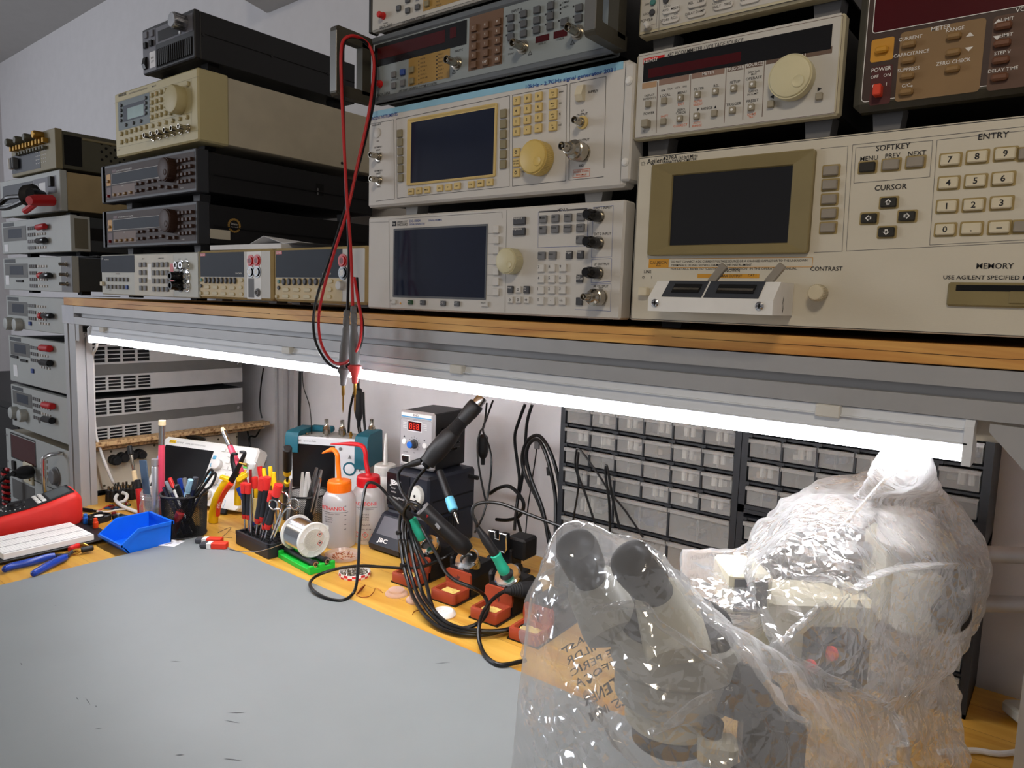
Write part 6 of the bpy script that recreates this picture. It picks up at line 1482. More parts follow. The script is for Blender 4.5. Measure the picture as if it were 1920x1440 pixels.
t, o = lead('usb_lead', 'black cable folded into two loops standing out of the front mesh cup', 'cable', 'black_cable', .0029, [(cx + .01, cy + .005, .02), (-1.479,.788,.0972), (-1.4785,.803,.1196), (-1.4752,.818,.1441), (-1.4628,.818,.1507), (-1.4606,.818,.1427), (-1.4677,.808,.1233), (-1.4715,.788,.0994), (-1.4614,.788,.1058), (-1.4527,.808,.1366), (-1.4443,.813,.1477), (-1.4383,.813,.1422), (-1.4394,.803,.1215), (-1.4517,.788,.1025), (cx + .02, cy - .005, .03)])

# wire stripper with yellow and red grips
mat('tool_yellow', (244, 196, 20), .38); mat('tool_red', (224, 62, 32), .4)
t = thing('wire_stripper', 'wire stripper with curved yellow and red grips and black jaws leaning by the mesh cup', 'pliers', (-1.5393,.8631,.006)); o = Vector(t.location); Y = .868
def ribbon(pts, hw, th, m, name, t, o, sub=5, side=Vector((.75, .6, 0))):
    P = [Vector(p) - o for p in spline(pts, sub)]; rings = []
    for i, p in enumerate(P):
        d = (P[min(i + 1, len(P) - 1)] - P[max(i - 1, 0)]).normalized(); n_ = d.cross(Vector((.6, -.75, .1))).normalized(); w2 = d.cross(n_).normalized()
        h_ = hw[0] + (hw[1] - hw[0]) * i / (len(P) - 1); rings.append([tuple(p + n_ * h_ * math.cos(a) + w2 * th * math.sin(a)) for a in [2 * PI * k / 12 for k in range(12)]])
    return MB().loft(rings).build(name, m, t)
ribbon([(-1.5491,.868,.0027), (-1.5447,.868,.0278), (-1.5284,.868,.0622), (-1.5067,.872,.0935), (-1.4882,.876,.1128)], (.0115, .0125), .008, 'tool_yellow', 'grip', t, o)
ribbon([(-1.5209,.864,.0253), (-1.514,.864,.0547), (-1.4916,.866,.0878), (-1.4733,.87,.1083)], (.0045, .0065), .006, 'tool_red', 'grip_inlay', t, o)
ribbon([(-1.4809,.89,.0532), (-1.4788,.89,.0815), (-1.4684,.886,.1008), (-1.4542,.882,.1206), (-1.4332,.878,.1332)], (.008, .009), .006, 'tool_yellow', 'grip', t, o)
b = MB(); b.box(-.016, -.006, -.004, .016, .006, .004, .001); c = Vector((-1.4937,.872,.1147)) - o; b.build('grip_guard', 'tool_yellow', t, tuple(c), (0, R(20), .6)); 
b = MB(); b.box(-.014, -.006, -.005, .014, .006, .005, .001); c = Vector((-1.4347,.876,.1292)) - o; b.build('grip_guard', 'tool_yellow', t, tuple(c), (0, R(-30), .6))
ribbon([(-1.4765,.872,.1129), (-1.4626,.872,.129), (-1.4458,.872,.1509), (-1.4273,.872,.1754), (-1.4201,.872,.1872), (-1.4365,.872,.1867)], (.0075, .003), .003, 'black', 'jaw', t, o)
ribbon([(-1.4563,.876,.124), (-1.4657,.876,.136), (-1.4764,.876,.156), (-1.476,.876,.1738), (-1.4585,.876,.1773)], (.0075, .003), .003, 'black', 'jaw', t, o)
c = Vector((-1.4318,.866,.1636)) - o; MB().lathe([(.002, 0), (.002, .016), (.0042, .0165), (.0042, .023)], tuple(c), (.9, .2, -.1), 12).build('adjusting_screw', 'brass', t)
lt = MB(); lt.T = Matrix.Translation(Vector((-1.5073,.86,.0457)) - o) @ Matrix.Rotation(R(30), 4, 'Z') @ Matrix.Rotation(R(-74), 4, 'Y'); lt.text('DEXTER', 0, 0, .006, 0); lt.build('lettering', 'white', t, smooth=0)
stick('paint_brush', 'pink handled brush with cream bristles leaning behind the wire stripper jaws', 'brush', (-1.4325,.886,.1048), (-1.5418,.89,.2243), [(0, .69, .0042, .0062, 'pink_grip', 'handle', .0075), (.69, .94, .0060, .0058, 'steel', 'ferrule'), (.93, 1, .0062, .0035, 'bristle', 'bristles')])

# erasers on the mat edge
mat('eraser_red', (226, 56, 34), .6); mat('eraser_dark', (64, 66, 72), .85)
for i, (p, lab) in enumerate((((-1.4252,.7823,.0035), 'dark eraser in red paper sleeve, rear one of two on the mat edge'), ((-1.3909,.7737,.0035), 'dark eraser in red paper sleeve, front one of two on the mat edge'))):
    t = thing('eraser', lab, 'eraser', (p[0] + .006, p[1] + .004, .0035), R(38), 'erasers side by side on the mat')
    MB().box(-.029, -.0085, 0, .024, .0085, .0115, .003).build('rubber', 'eraser_dark', t)
    MB().box(-.014, -.0089, -.0002, -.004, .0089, .0119, .001).build('sleeve_band', 'white', t); MB().box(-.004, -.0089, -.0002, .027, .0089, .0119, .001).build('sleeve', 'eraser_red', t)

# oscilloscope
mat('scope_white', (226, 226, 224), .45, var=.02); mat('key_aqua', (96, 168, 204), .4); mat('logo_yellow', (236, 196, 30), .5); mat('scope_dark', (54, 56, 60), .5)
t = thing('oscilloscope', 'white oscilloscope with dark screen and pale blue keys tilted back behind the mesh cup', 'oscilloscope', (-1.8509, .8443, .012), .2866)
Wd, Hd = .3131, .163; tl = .5024 * .45
t.rotation_euler = (-.5024, 0, .2866)
b = MB(.001); b.loft([[(x, y, z) for x, z in ((8 + i_, 4 + i_ * .3), (305 - i_, 2 + i_ * .3), (311 - i_, 10), (313 - i_ * 1.2, 155 - i_), (305 - i_ * 1.2, 163 - i_), (8 + i_, 163 - i_), (0 + i_, 155 - i_), (0 + i_, 12))] for y, i_ in ((4, 0), (0, 3), (0, 3.01))][::-1] + [[(x, 34, z) for x, z in ((8, 9), (305, 7), (311, 10), (313, 155), (305, 163), (8, 163), (0, 155), (0, 12))]]); b.build('front_panel', 'scope_white', t, smooth=20)
b = MB(.001); b.loft([[(x, y, z) for x, z in ((16 + k_, zb), (297 - k_, zb), (297 - k_, 152 - k_), (16 + k_, 152 - k_))] for y, k_, zb in ((34, 0, 8), (60, 4, 22), (85, 24, 37))]); b.build('rear_case', 'scope_dark', t, smooth=20)
def face(t, w=0): pass
b0 = MB(.001); b0.rrect(14, 28, 176, 140, -.4, 2); b0.build('screen', 'screen_dark', t, smooth=0)
MB(.001).box(22, -.5, 147, 44, 0, 155).build('maker_badge', 'logo_yellow', t); lit(t, [('RIGOL', 23, 148.5, 4.6, 'l', 20)], 'ink', 'badge_lettering', -.7)
lit(t, [('DS1054Z', 47, 148.5, 4), ('DIGITAL OSCILLOSCOPE 4Ch 1GSa/s', 78, 148.5, 3.2, 'l', 66)], 'ink_soft')
for v in (124, 104, 84, 64): key(t, 186, v, 11, 10, 3, 'key_aqua', 'softkey', 3)
for v in (124, 104, 84): key(t, 6, v, 8, 10, 3, 'key_aqua', 'softkey', 3)
for (u, v, r_) in ((206, 106, 13), (212, 66, 12), (206, 28, 13), (272, 124, 11), (272, 66, 12)): knob(t, u, v, r_, 13, 'scope_white', 'knob', ribs=20)
keys(t, [(u, v) for u in (232, 248) for v in (134, 118, 102)], 12, 9, 3, 'white'); keys(t, [(u, 146) for u in (206, 224, 244, 262)], 13, 8, 3, 'white'); keys(t, [(232, 84), (232, 72), (232, 44), (248, 44), (232, 30), (290, 92), (290, 80)], 12, 8, 3, 'white')
mat('key_lime', (90, 200, 80), .4); key(t, 290, 112, 12, 9, 3, 'key_lime', 'run_key', label='green run key'); key(t, 290, 100, 12, 9, 3, 'lamp_amber', 'single_key', label='amber key')
plate(t, 186, 56, 300, 58, 'pen_pale', 'panel_stripe', -.3)
for u in (196, 248): 
    b = MB(.001); b.rrect(u - 18, -1, u + 18, 24, -.35, 3, 1); b.build('input_outline', 'key_aqua', t, smooth=0); bnc(t, u, 11, .85)
for s in (40, 262):
    b = MB(.001); b.box(s - 16, -2, -10, s + 16, 6, 3, 2); b.build('foot', 'rubber', t)
t['label'] = 'white oscilloscope with dark screen and pale blue keys tilted back behind the mesh cup'
# cable bundle lying over the scope
t, o = lead('probe_lead', 'black lead coiled on top of the beige rack side behind the oscilloscope', 'lead', 'black_cable', .0035, [(-1.9507,1.02,.1286), (-1.9117,1.02,.1351), (-1.8738,1.02,.1362), (-1.8584,1.02,.1334), (-1.8992,1.02,.1292), (-1.9443,1.02,.1261)])

# spectrum analyzer with teal corners
mat('analyzer_white', (224, 228, 232), .45, var=.02); mat('bumper_teal', (24, 98, 116), .55, bump=.1, bscale=600); mat('analyzer_top', (168, 168, 164), .5)
t = thing('spectrum_analyzer', 'white handheld analyzer with teal corner bumpers and coaxial adapters on its top', 'analyzer', (-1.511, 1.047, 0), .495)
b = MB(.001); b.box(3, 6, 3, 197, 96, 188, 3); b.build('case', 'analyzer_top', t)
b = MB(.001); b.box(0, 0, 0, 200, 10, 191, 3); b.build('front_panel', 'analyzer_white', t)
plate(t, 10, 62, 122, 172, 'screen_dark', 'screen', -.4)
b = MB(.001)
for x0, x1 in ((-7, 26), (174, 207)):
    b = MB(.001); o_ = []
    prof = [(-4, 150), (-4, 188), (2, 199), (12, 202), (92, 202), (99, 198), (101, 150), (96, 150), (94, 190), (3, 190), (1, 150)] if x0 < 0 else [(-5, 120), (-5, 188), (2, 199), (12, 203), (92, 203), (99, 198), (101, 120), (96, 120), (94, 191), (4, 191), (1, 120)]
    b.prism(prof, x0, x1, 'yz')
    xx = x0 if x0 < 0 else x1 - 7
    b.box(xx, 0, 120 if x0 > 0 else 150, xx + 7, 97, 195, 2); b.build('corner_bumper', 'bumper_teal', t, smooth=35)
MB(.001).box(20, 78, 188, 80, 98, 204, 4).build('carry_strap', 'bumper_teal', t)
b = MB(.001); b.lathe([(17, 0), (17, 1.2), (14, 1.8), (13, 1.2)], (0, 0, 0), (0, -1, 0), 32); dp = b.build('navigation_ring', 'bumper_teal', t, mm(160, 118)); MB(.001).lathe([(12.5, 0), (12.5, 2), (11, 2.6)], (0, 0, 0), (0, -1, 0), 28).build('enter_key', 'analyzer_white', dp)
for (du, dv, a) in ((0, 28, 0), (-27, 0, PI / 2), (0, -28, PI), (27, 0, -PI / 2)):
    b = MB(.001); q = [Vector((5 * math.cos(a + PI / 2 + x * 2 * PI / 3), 0, 6 * math.sin(a + PI / 2 + x * 2 * PI / 3))) for x in range(3)]; b.prism([(p.x, p.z) for p in q], -1.6, 0, 'xz'); b.build('arrow_key', 'key_grey', t, mm(160 + du, 118 + dv))
for v in (150, 138, 126, 112, 98): MB(.001).box(186, -.6, v, 194, 0, v + 1).build('key_mark', 'ink_soft', t)
lit(t, [('O  R&S', 12, 178, 5), ('Spectrum Rider', 40, 178.5, 3.6), ('FPH', 112, 176, 3.6)], 'ink_soft')
shared(('rk', 4.0), lambda: MB(.001).cyl((0, 0, 0), (0, -1, 0), 4, 1.6, 16), 'button', 'key_grey', t, mm(136, 166))
def adapter(x, y, s=1.0):
    MB(.001).lathe([(5 * s, 0), (5 * s, 5), (9.5 * s, 5.5), (9.5 * s, 18), (8.5 * s, 19), (8.5 * s, 22), (6 * s, 26), (5 * s, 28), (5 * s, 42), (4 * s, 42), (4 * s, 34)], (x, y, 187), (0, 0, 1), 12).build('coaxial_adapter', 'nickel', t)
adapter(80, 44); adapter(122, 44); adapter(184, 84)
MB(.001).lathe([(3, 0), (3, 6), (4.5, 6.5), (4.5, 12), (3, 13), (3, 17)], (150, 30, 187), (0, 0, 1), 10).build('coaxial_jack', 'gold', t); MB(.001).box(160, 36, 187, 172, 46, 194, 1).build('jack_cover', 'tool_yellow', t)
for x in (44, 60, 76, 92): MB(.001).lathe([(4, 0), (4, .8)], (x, 22, 187.6), (0, 0, 1), 14).build('top_port', 'black', t)
MB(.001).lathe([(4.5, 0), (4.5, 5), (3, 7)], (32, 34, 187), (0, 0, 1), 12).build('antenna_jack', 'nickel', t)

# second mesh cup with tweezers, behind the driver block
cx2, cy2 = -1.325, .965
mesh_cup('round black wire mesh cup of tweezers behind the solder spool', cx2, cy2, .043, .048, .098)
def tweezers(label, base, tip, group=None, w=.004, m='steel', sp=.0022):
    t = thing('tweezers', label, 'tweezers', base); o = Vector(base); d = Vector(tip) - o; n_ = d.cross(Vector((.6, -.75, 0))).normalized()
    for s in (-1, 1):
        b = MB(); P = [d * f + n_ * s * (sp * k_) for f, k_ in ((0, .15), (.12, .6), (.5, 1.3), (.8, .9), (1, .25))]
        b.tube(spline(P, 3), w, 6, rad=[w * (1 - .75 * max(0, i / 12 - .55)) for i in range(13)]); b.build('arm', m, t)
    return t
for i, (p, lab) in enumerate((((-1.2759,.955,.164), 'longest steel tweezers standing in the rear mesh cup'), ((-1.2663,.96,.1601), 'steel tweezers with splayed tips at the right of the rear mesh cup'), ((-1.2437,.94,.1489), 'short steel tweezers leaning right in the rear mesh cup'))): tweezers(lab, (cx2 - .004 + .008 * i, cy2 - .01, .006), p)
tweezers('white tipped plastic tweezers leaning in the rear mesh cup', (cx2 - .01, cy2 + .01, .006), (-1.321,.965,.1445), m='white', w=.005, sp=.004)
tweezers('narrow pale tweezers with blue collar in the rear mesh cup', (cx2 - .02, cy2, .006), (-1.3331,.96,.1432), m='key_light', w=.0035)

# ================================================================ screwdriver block
def bz(b, rz, x, y, z=0): b.T = Matrix.Translation((x, y, z)) @ Matrix.Rotation(rz, 4, 'Z'); return b
mat('grip_black', (34, 36, 42), .5); mat('grip_red', (222, 48, 44), .45)
bx, by, brz = -1.384, .826, -.06
t = thing('tool_block', 'black perforated block holding precision screwdrivers at the mat corner', 'tool holder', (bx, by, 0), brz)
b = MB(); Wb, Db, Hb = .133, .062, .030
b.box(0, 0, 0, Wb, Db, .024, .002); b.box(0, 0, .023, .005, Db, Hb); b.box(Wb - .005, 0, .023, Wb, Db, Hb); b.box(0, 0, .023, Wb, .005, Hb); b.box(0, Db - .005, .023, Wb, Db, Hb)
b.build('block', 'grip_black', t, smooth=0)
b = MB()
for i in range(12):
    for j in range(5): b.box(.008 + .0098 * i, .008 + .0096 * j, .0241, .0142 + .0098 * i, .0142 + .0096 * j, .0245)
b.build('hole_pattern', 'gap_dark', t, smooth=0)
M_ = Matrix.Translation((bx, by, 0)) @ Matrix.Rotation(brz, 4, 'Z')
def driver(label, base, top, body='grip_black', capm='grip_red', r=.0062, shaft=.30, collar=True, name='screwdriver'):
    a = M_ @ Vector((base[0], base[1], .0246)); 
    sg = [(0, shaft + .02, .0017, .0017, 'steel', 'shaft')]
    if collar: sg.append((shaft, shaft + .09, r * .75, r * .95, capm, 'collar'))
    sg += [(shaft + (.09 if collar else 0), .80, r * .95, r * .8, body, 'handle', r * .72 if collar else None), (.80, .985, r * 1.02, r * 1.12, capm, 'cap'), (.985, 1, r * 1.05, r * 1.05, capm, 'swivel')]
    return stick(name, label, 'screwdriver', tuple(a), top, sg)
driver('red capped precision screwdriver, leftmost in the tool block', (.018, .012), (-1.3607,.832,.1372))
driver('red capped precision screwdriver, second from the left in the tool block', (.030, .014), (-1.3474,.834,.138))
driver('red capped precision screwdriver standing tallest behind the steel pick', (.040, .030), (-1.3446,.848,.1501), shaft=.25)
driver('thick red capped screwdriver in the middle of the tool block', (.062, .012), (-1.2977,.838,.1584), r=.0082, shaft=.25)
driver('red capped precision screwdriver touching the thick one on its right', (.072, .016), (-1.289,.842,.1607), r=.0075, shaft=.28)
driver('pink capped screwdriver with worn blade label near the scissors', (.098, .010), (-1.2487,.842,.1526), r=.0084, shaft=.24)
driver('short red capped screwdriver half hidden by the scissors', (.088, .010), (-1.2669,.838,.1347), r=.0062, shaft=.25)
driver('all blue screwdriver at the left back of the tool block', (.012, .040), (-1.4098,.852,.1153), 'pen_blue', 'pen_blue', .0072, .1, False)
driver('blue handled screwdriver with red cap at the back of the tool block', (.050, .052), (-1.3681,.875,.1648), 'pen_blue', 'red', .0055, .25)
stick('steel_pick', 'thin steel pick with dark red end standing in the tool block', 'pick', tuple(M_ @ Vector((.044, .012, .0246))), (-1.3503,.842,.1667), [(0, .80, .0034, .0026, 'steel', 'shaft'), (.8, 1, .0032, .0030, 'red_dark', 'end')])
stick('flux_syringe', 'small amber syringe standing in the tool block', 'syringe', tuple(M_ @ Vector((.052, .020, .0246))), (-1.3429,.85,.1256), [(0, .3, .001, .002, 'nickel', 'needle'), (.3, .8, .0062, .0062, 'key_buff', 'barrel'), (.8, 1, .004, .0055, 'tool_yellow', 'plunger')])
t = thing('plastic_sleeve', 'clear flat plastic tool sleeve standing behind the red capped screwdrivers', 'sleeve', tuple(M_ @ Vector((.038, .048, .0246)))); o = Vector(t.location)
c = Vector((-1.3872,.87,.1716)) - o; b = MB(); b.T = Matrix.Translation((c.x, c.y, 0)) @ Matrix.Rotation(.5, 4, 'Z'); b.box(-.012, -.004, 0, .012, .004, c.z, .003); b.build('sleeve', 'jar_film', t)
for i, (q, y, lab) in enumerate((((-1.3571,.878,.1622), 0, 'yellow tipped tool at the left of three behind the screwdrivers'), ((-1.3359,.88,.1694), 0, 'tallest yellow tipped tool behind the screwdrivers'), ((-1.3169,.876,.1612), 0, 'yellow tipped tool nearest the black marker'))):
    stick('wire_tool', lab, 'tool', tuple(M_ @ Vector((.060 + .012 * i, .05, .0246))), q, [(0, .5, .002, .002, 'steel', 'shaft'), (.5, .72, .0045, .0045, 'brass', 'collar'), (.72, 1, .0050, .0042, 'tool_yellow', 'grip')])
stick('desolder_pump', 'black cylinder with yellow ring and plunger standing behind the tool block', 'pump', (-1.4552,1.0029,0), (-1.3099,.905,.2098), [(0, .50, .0095, .0095, 'black', 'barrel'), (.50, .56, .0055, .0068, 'tool_yellow', 'plunger'), (.56, .66, .003, .003, 'black', 'rod'), (.66, .72, .0088, .0088, 'tool_yellow', 'ring'), (.72, 1, .0098, .0098, 'black', 'cap')], n=22)
# scissors handles up
t = thing('scissors', 'small steel scissors standing rings up in the tool block', 'scissors', tuple(M_ @ Vector((.112, .014, .0246)))); o = Vector(t.location)
for k, (c, rr) in enumerate((((-1.2535,.832,.1118), .0098), ((-1.1884,.836,.1256), .0108))):
    c = Vector(c) - o; pts = [(c.x + rr * 1.05 * math.cos(a) * .92, c.y + rr * math.cos(a) * .35, c.z + rr * math.sin(a)) for a in [2 * PI * i / 24 for i in range(24)]]
    b = MB(); b.tube(pts, .0017, 8, True); j = Vector((-1.2321,.834,.1029)) - o if k == 0 else Vector((-1.218,.834,.1059)) - o
    e = Vector((0, 0, 0)) if k == 0 else Vector((.004, .002, 0))
    b.tube(spline([Vector(pts[20 if k == 0 else 16]), j, (j + e) * .5 + Vector((.001, 0, 0)), e], 5), .0022, 8); b.build('blade', 'chrome', t)
b = MB(); j = Vector((-1.2223,.832,.0956)) - o; b.cyl(tuple(j), (.3, -.9, 0), .003, .003, 12); b.build('pivot', 'steel', t)
t = thing('scissors', 'second steel scissors behind the first with one ring showing', 'scissors', tuple(M_ @ Vector((.104, .036, .0246)))); o = Vector(t.location)
c = Vector((-1.2525,.855,.1204)) - o; pts = [(c.x + .0125 * math.cos(a), c.y + .004 * math.cos(a), c.z + .0125 * math.sin(a)) for a in [2 * PI * i / 24 for i in range(24)]]
b = MB(); b.tube(pts, .0019, 8, True); b.tube([Vector(pts[17]), Vector((0, 0, 0))], .0024, 8); b.build('blade', 'chrome', t)
stick('tweezers', 'pale tweezers with green tip standing behind the scissors', 'tweezers', tuple(M_ @ Vector((.122, .045, .0246))), (-1.2454,.87,.1601), [(0, .6, .003, .005, 'steel', 'arm'), (.6, 1, .005, .002, 'steel', 'arm')])

# ================================================================ solder spool on its green stand
mat('stand_green', (22, 190, 58), .5, bump=.3, bscale=900); mat('solder', (186, 190, 198), .22, 1.0, bump=.0); mat('spool_white', (226, 226, 222), .5); mat('spool_label', (202, 200, 190), .6)
sx0, sy0 = -1.247, .838; srz = math.atan2(-.014, .126)
t = thing('spool_stand', 'bright green printed spool stand with two steel rollers', 'spool stand', (sx0, sy0, 0), srz)
b = MB(); b.box(0, 0, 0, .126, .056, .010, .0008)
for x0, x1 in ((0, .008), (.118, .126)): b.box(x0, 0, .009, x1, .010, .016, .0006); b.box(x0, .046, .009, x1, .056, .016, .0006); b.box(x0, .020, .009, x1, .034, .016, .0006)
b.build('base', 'stand_green', t, smooth=0)
for y in (.0155, .0415):
    r_ = MB().cyl((.004, y, .0165), (1, 0, 0), .0052, .112, 18).build('roller', 'part_dark', t)
    MB().lathe([(.0075, 0), (.0075, .009), (.0068, .0095), (.0052, .0096), (.0050, .0088), (.0032, .0088), (.003, .0098), (.0016, .0098), (.0015, .004)], (.112, y, .0165), (1, 0, 0), 20).build('bearing', 'black', r_)
    MB().lathe([(.0062, .0), (.0062, .0004), (.0034, .0004), (.0034, 0)], (.1212, y, .0165), (1, 0, 0), 20).build('bearing_shield', 'steel', r_)
t = thing('solder_spool', 'large white spool of shiny solder wire with warning label lying on the green stand', 'solder spool', (sx0 + .028 * math.cos(srz) + .0285 * .11, sy0 + .0285, .0165), srz); t.location.z = .0165 + math.sqrt((.0355 + .0052) ** 2 - .013 ** 2)
t.location = Vector((sx0, sy0, 0)) + Matrix.Rotation(srz, 3, 'Z') @ Vector((.022, .0285, t.location.z)); RF = .0355
for x0 in (0, .066):
    b = MB(); b.lathe([(.010, 0), (RF - .001, 0), (RF, .0008), (RF, .0032), (RF - .001, .004), (.010, .004)], (x0, 0, 0), (1, 0, 0), 48, cap=False); fl = b.build('flange', 'spool_white', t)
b = MB(); n = 30; pr = [(.012, .004)]
for i in range(n): pr += [(.0292, .0045 + .0610 * (i + .1) / n), (.0304, .0045 + .0610 * (i + .5) / n)]
pr += [(.0292, .0655), (.012, .066)]
b.lathe(pr, (0, 0, 0), (1, 0, 0), 48); b.build('solder_winding', 'solder', t, smooth=50)
b = MB(); b.lathe([(.034, .0701), (.034, .0712), (.0325, .0712), (.0325, .0701)], (0, 0, 0), (1, 0, 0), 44, cap=False); b.lathe([(.0235, .0701), (.0235, .0716), (.0222, .0716), (.0222, .0701)], (0, 0, 0), (1, 0, 0), 40, cap=False)
for k in range(12):
    b.T = Matrix.Rotation(2 * PI * k / 12, 4, 'X'); b.box(.0701, -.0006, .023, .0711, .0006, .033); b.T = None
b.build('flange_ribs', 'spool_white', t, smooth=0)
MB().cyl((.0702, 0, 0), (1, 0, 0), .0219, .0007, 40).build('spool_label', 'spool_label', t)
b = MB(); b.T = Matrix.Translation((.0711, 0, 0)) @ Matrix.Rotation(PI / 2, 4, 'Z'); r_ = random.Random(4)
for i in range(17):
    z = .0165 - .002 * i; w_ = math.sqrt(max(0, .0205 ** 2 - z * z)) - .001
    if w_ > .004: b.text('Lead free solder wire 1.0 mm contains rosin flux'[: int(14 + w_ * 900)], -w_, z, .0010, 0, w=w_ * (1.05 if 5 < i < 13 else 1.25))
b.build('label_lettering', 'ink_soft', t, smooth=0)
def hazard(b, c, s, ax='x'):
    pass
b = MB(); b.T = Matrix.Translation((.0712, 0, 0)) @ Matrix.Rotation(PI / 2, 4, 'Z')
b2 = MB(); b2.T = b.T
for (u, v) in ((.0125, .0095), (.0125, -.0085)):
    s = .0062; q = [(u, 0, v + s), (u + s, 0, v), (u, 0, v - s), (u - s, 0, v)]; q2 = [(u + (p[0] - u) * .8, 0, v + (p[2] - v) * .8) for p in q]
    b.add(q + q2, [(k, (k + 1) % 4, (k + 1) % 4 + 4, k + 4) for k in range(4)]); b2.box(u - .0022, -.00003, v - .0008, u + .0022, 0, v + .0022)
b.build('hazard_frame', 'red', t, smooth=0); b2.build('hazard_symbol', 'ink', t, smooth=0)
MB().tube(spline([(.002, -.030, -.018), (-.02, -.045, -.030), (-.055, -.062, -.0435), (-.095, -.076, -.0500), (-.12, -.086, -.0500)], 6), .0008, 6).build('solder_end', 'solder', t)

# ================================================================ wash bottles
film('bottle_poly', (238, 238, 240), .50, .20); mat('cap_orange', (244, 120, 16), .38); mat('cap_red', (206, 26, 36), .38); mat('cap_white', (226, 226, 220), .45)
film('liquid_haze', (206, 202, 204), .42, .12)
def wash(label, x, y, h, r, capm, spout, words, level):
    t = thing('wash_bottle', label, 'wash bottle', (x, y, 0))
    MB().lathe([(r * .88, 0), (r * .97, .002), (r, .008), (r, h * .80), (r * .97, h * .87), (r * .80, h * .955), (r * .62, h), (r * .60, h)], (0, 0, 0), (0, 0, 1), 44, cap=False).build('bottle_body', 'bottle_poly' if capm != 'cap_white' else 'cap_white', t)
    if level: MB().lathe([(.001, .003), (r * .90, .003), (r * .965, .010), (r * .965, h * level), (.001, h * level)], (0, 0, 0), (0, 0, 1), 36, cap=False).build('liquid', 'liquid_haze', t)
    b = MB(); rc = r * .70; b.lathe([(rc, 0), (rc, .021), (rc * .93, .024), (.008, .0245), (.006, .028)], (0, 0, h - .003), (0, 0, 1), 40)
    for k in range(44): b.T = Matrix.Translation((0, 0, h)) @ Matrix.Rotation(2 * PI * k / 44, 4, 'Z'); b.box(rc - .0005, -.0007, 0, rc + .0008, .0007, .015); b.T = None
    c = b.build('screw_cap', capm, t)
    P = [Vector(p) - Vector((x, y, 0)) for p in spline([(x, y, h + .02)] + spout, 8)]; n_ = len(P)
    MB().tube(P, .0045, 12, rad=[.0050 if i < n_ * .72 else .0050 - .0036 * ((i / (n_ - 1) - .72) / .28) for i in range(n_)]).build('spout', capm, t)
    return t
mx, my, mr, mh = -1.2225, .974, .0355, .122
t1 = wash('methanol wash bottle with orange cap and bent orange spout behind the solder spool', mx, my, mh, mr, 'cap_orange', [(-1.2271,.974,.1753), (-1.2271,.972,.1972), (-1.24,.972,.2069), (-1.2517,.968,.2038), (-1.2656,.962,.1969)], None, .46)
ax_, ay_, ar, ah = -1.200, 1.036, .0358, .126
t2 = wash('acetone wash bottle with red cap and long bent red spout', ax_, ay_, ah, ar, 'cap_red', [(-1.2093,1.036,.1778), (-1.21,1.036,.1934), (-1.2165,1.035,.2068), (-1.2309,1.034,.2108), (-1.2548,1.032,.2094), (-1.2841,1.028,.2059), (-1.314,1.022,.2014)], None, 0)
wash('white wash bottle with straight white spout beside the stacked soldering stations', -1.240, 1.121, .130, .036, 'cap_white', [(-1.239, 1.121, .19), (-1.237, 1.12, .225)], None, 0)
def wrap(t, items, r, m, name, rot0=0.0, bold=.012):
    """lettering wrapped on a cylinder: (text, arc length, z, height, align)"""
    b = MB()
    for (s, u, z, h, al) in items:
        V, F, W = text_data(s, bold); k = h / .69; off = {'l': 0, 'c': -W * k / 2}[al]
        vs = []
        for p in V:
            a = rot0 + (u + off + p[0] * k) / r; vs.append((r * math.sin(a), -r * math.cos(a), z + p[1] * k))
        b.add(vs, F)
    return b.build(name, m, t, smooth=0)
ra = R(33)
wrap(t1, [('METHANOL', -.006, .086, .0078, 'c')], mr + .0006, 'ink_red', 'product_lettering', ra)
wrap(t1, [('Assay  Composition  99.8 %', -.006, .0765, .0022, 'c'), ('METHANOL', -.012, .069, .0026, 'c'), ('METHANOL', -.012, .064, .0026, 'c'), ('METANOL', -.012, .059, .0026, 'c')], mr + .0006, 'ink', 'label_lettering', ra)
wrap(t2, [('ACETONE', .004, .088, .0078, 'c')], ar + .0006, 'ink_red', 'product_lettering', ra)
wrap(t2, [('Assay  min. Composition', .004, .079, .0024, 'c'), ('ACETONE', .002, .067, .0030, 'c'), ('ACETONE', .002, .061, .0030, 'c'), ('ACETONA', .002, .055, .0030, 'c'), ('(CH\u2083)\u2082CO', .002, .044, .0036, 'c'), ('CAS No. 67-64-1', .004, .034, .0030, 'c'), ('Danger  flammable liquid', .004, .013, .0020, 'c'), ('keep tightly closed', .004, .0095, .0020, 'c')], ar + .0006, 'ink', 'label_lettering', ra)
for t_, r_, us, z0 in ((t2, ar, (-.016, .004, .024), .023),):
    b = MB(); b2 = MB()
    for u in us:
        s = .0072; ri = r_ + .0007
        def cp_(du, dz): a = ra + (u + du) / ri; return (ri * math.sin(a), -ri * math.cos(a), z0 + dz)
        q = [cp_(0, s), cp_(s, 0), cp_(0, -s), cp_(-s, 0)] + [cp_(0, s * .8), cp_(s * .8, 0), cp_(0, -s * .8), cp_(-s * .8, 0)]
        b.add(q, [(k, (k + 1) % 4, (k + 1) % 4 + 4, k + 4) for k in range(4)])
        b2.add([cp_(-.0006, .0036), cp_(.0006, .0036), cp_(.0004, -.0006), cp_(-.0004, -.0006)], [(0, 3, 2, 1)]); b2.add([cp_(-.0006, -.0018), cp_(.0006, -.0018), cp_(.0006, -.0030), cp_(-.0006, -.0030)], [(0, 3, 2, 1)])
    b.build('hazard_frame', 'red', t_, smooth=0); b2.build('hazard_symbol', 'ink', t_, smooth=0)
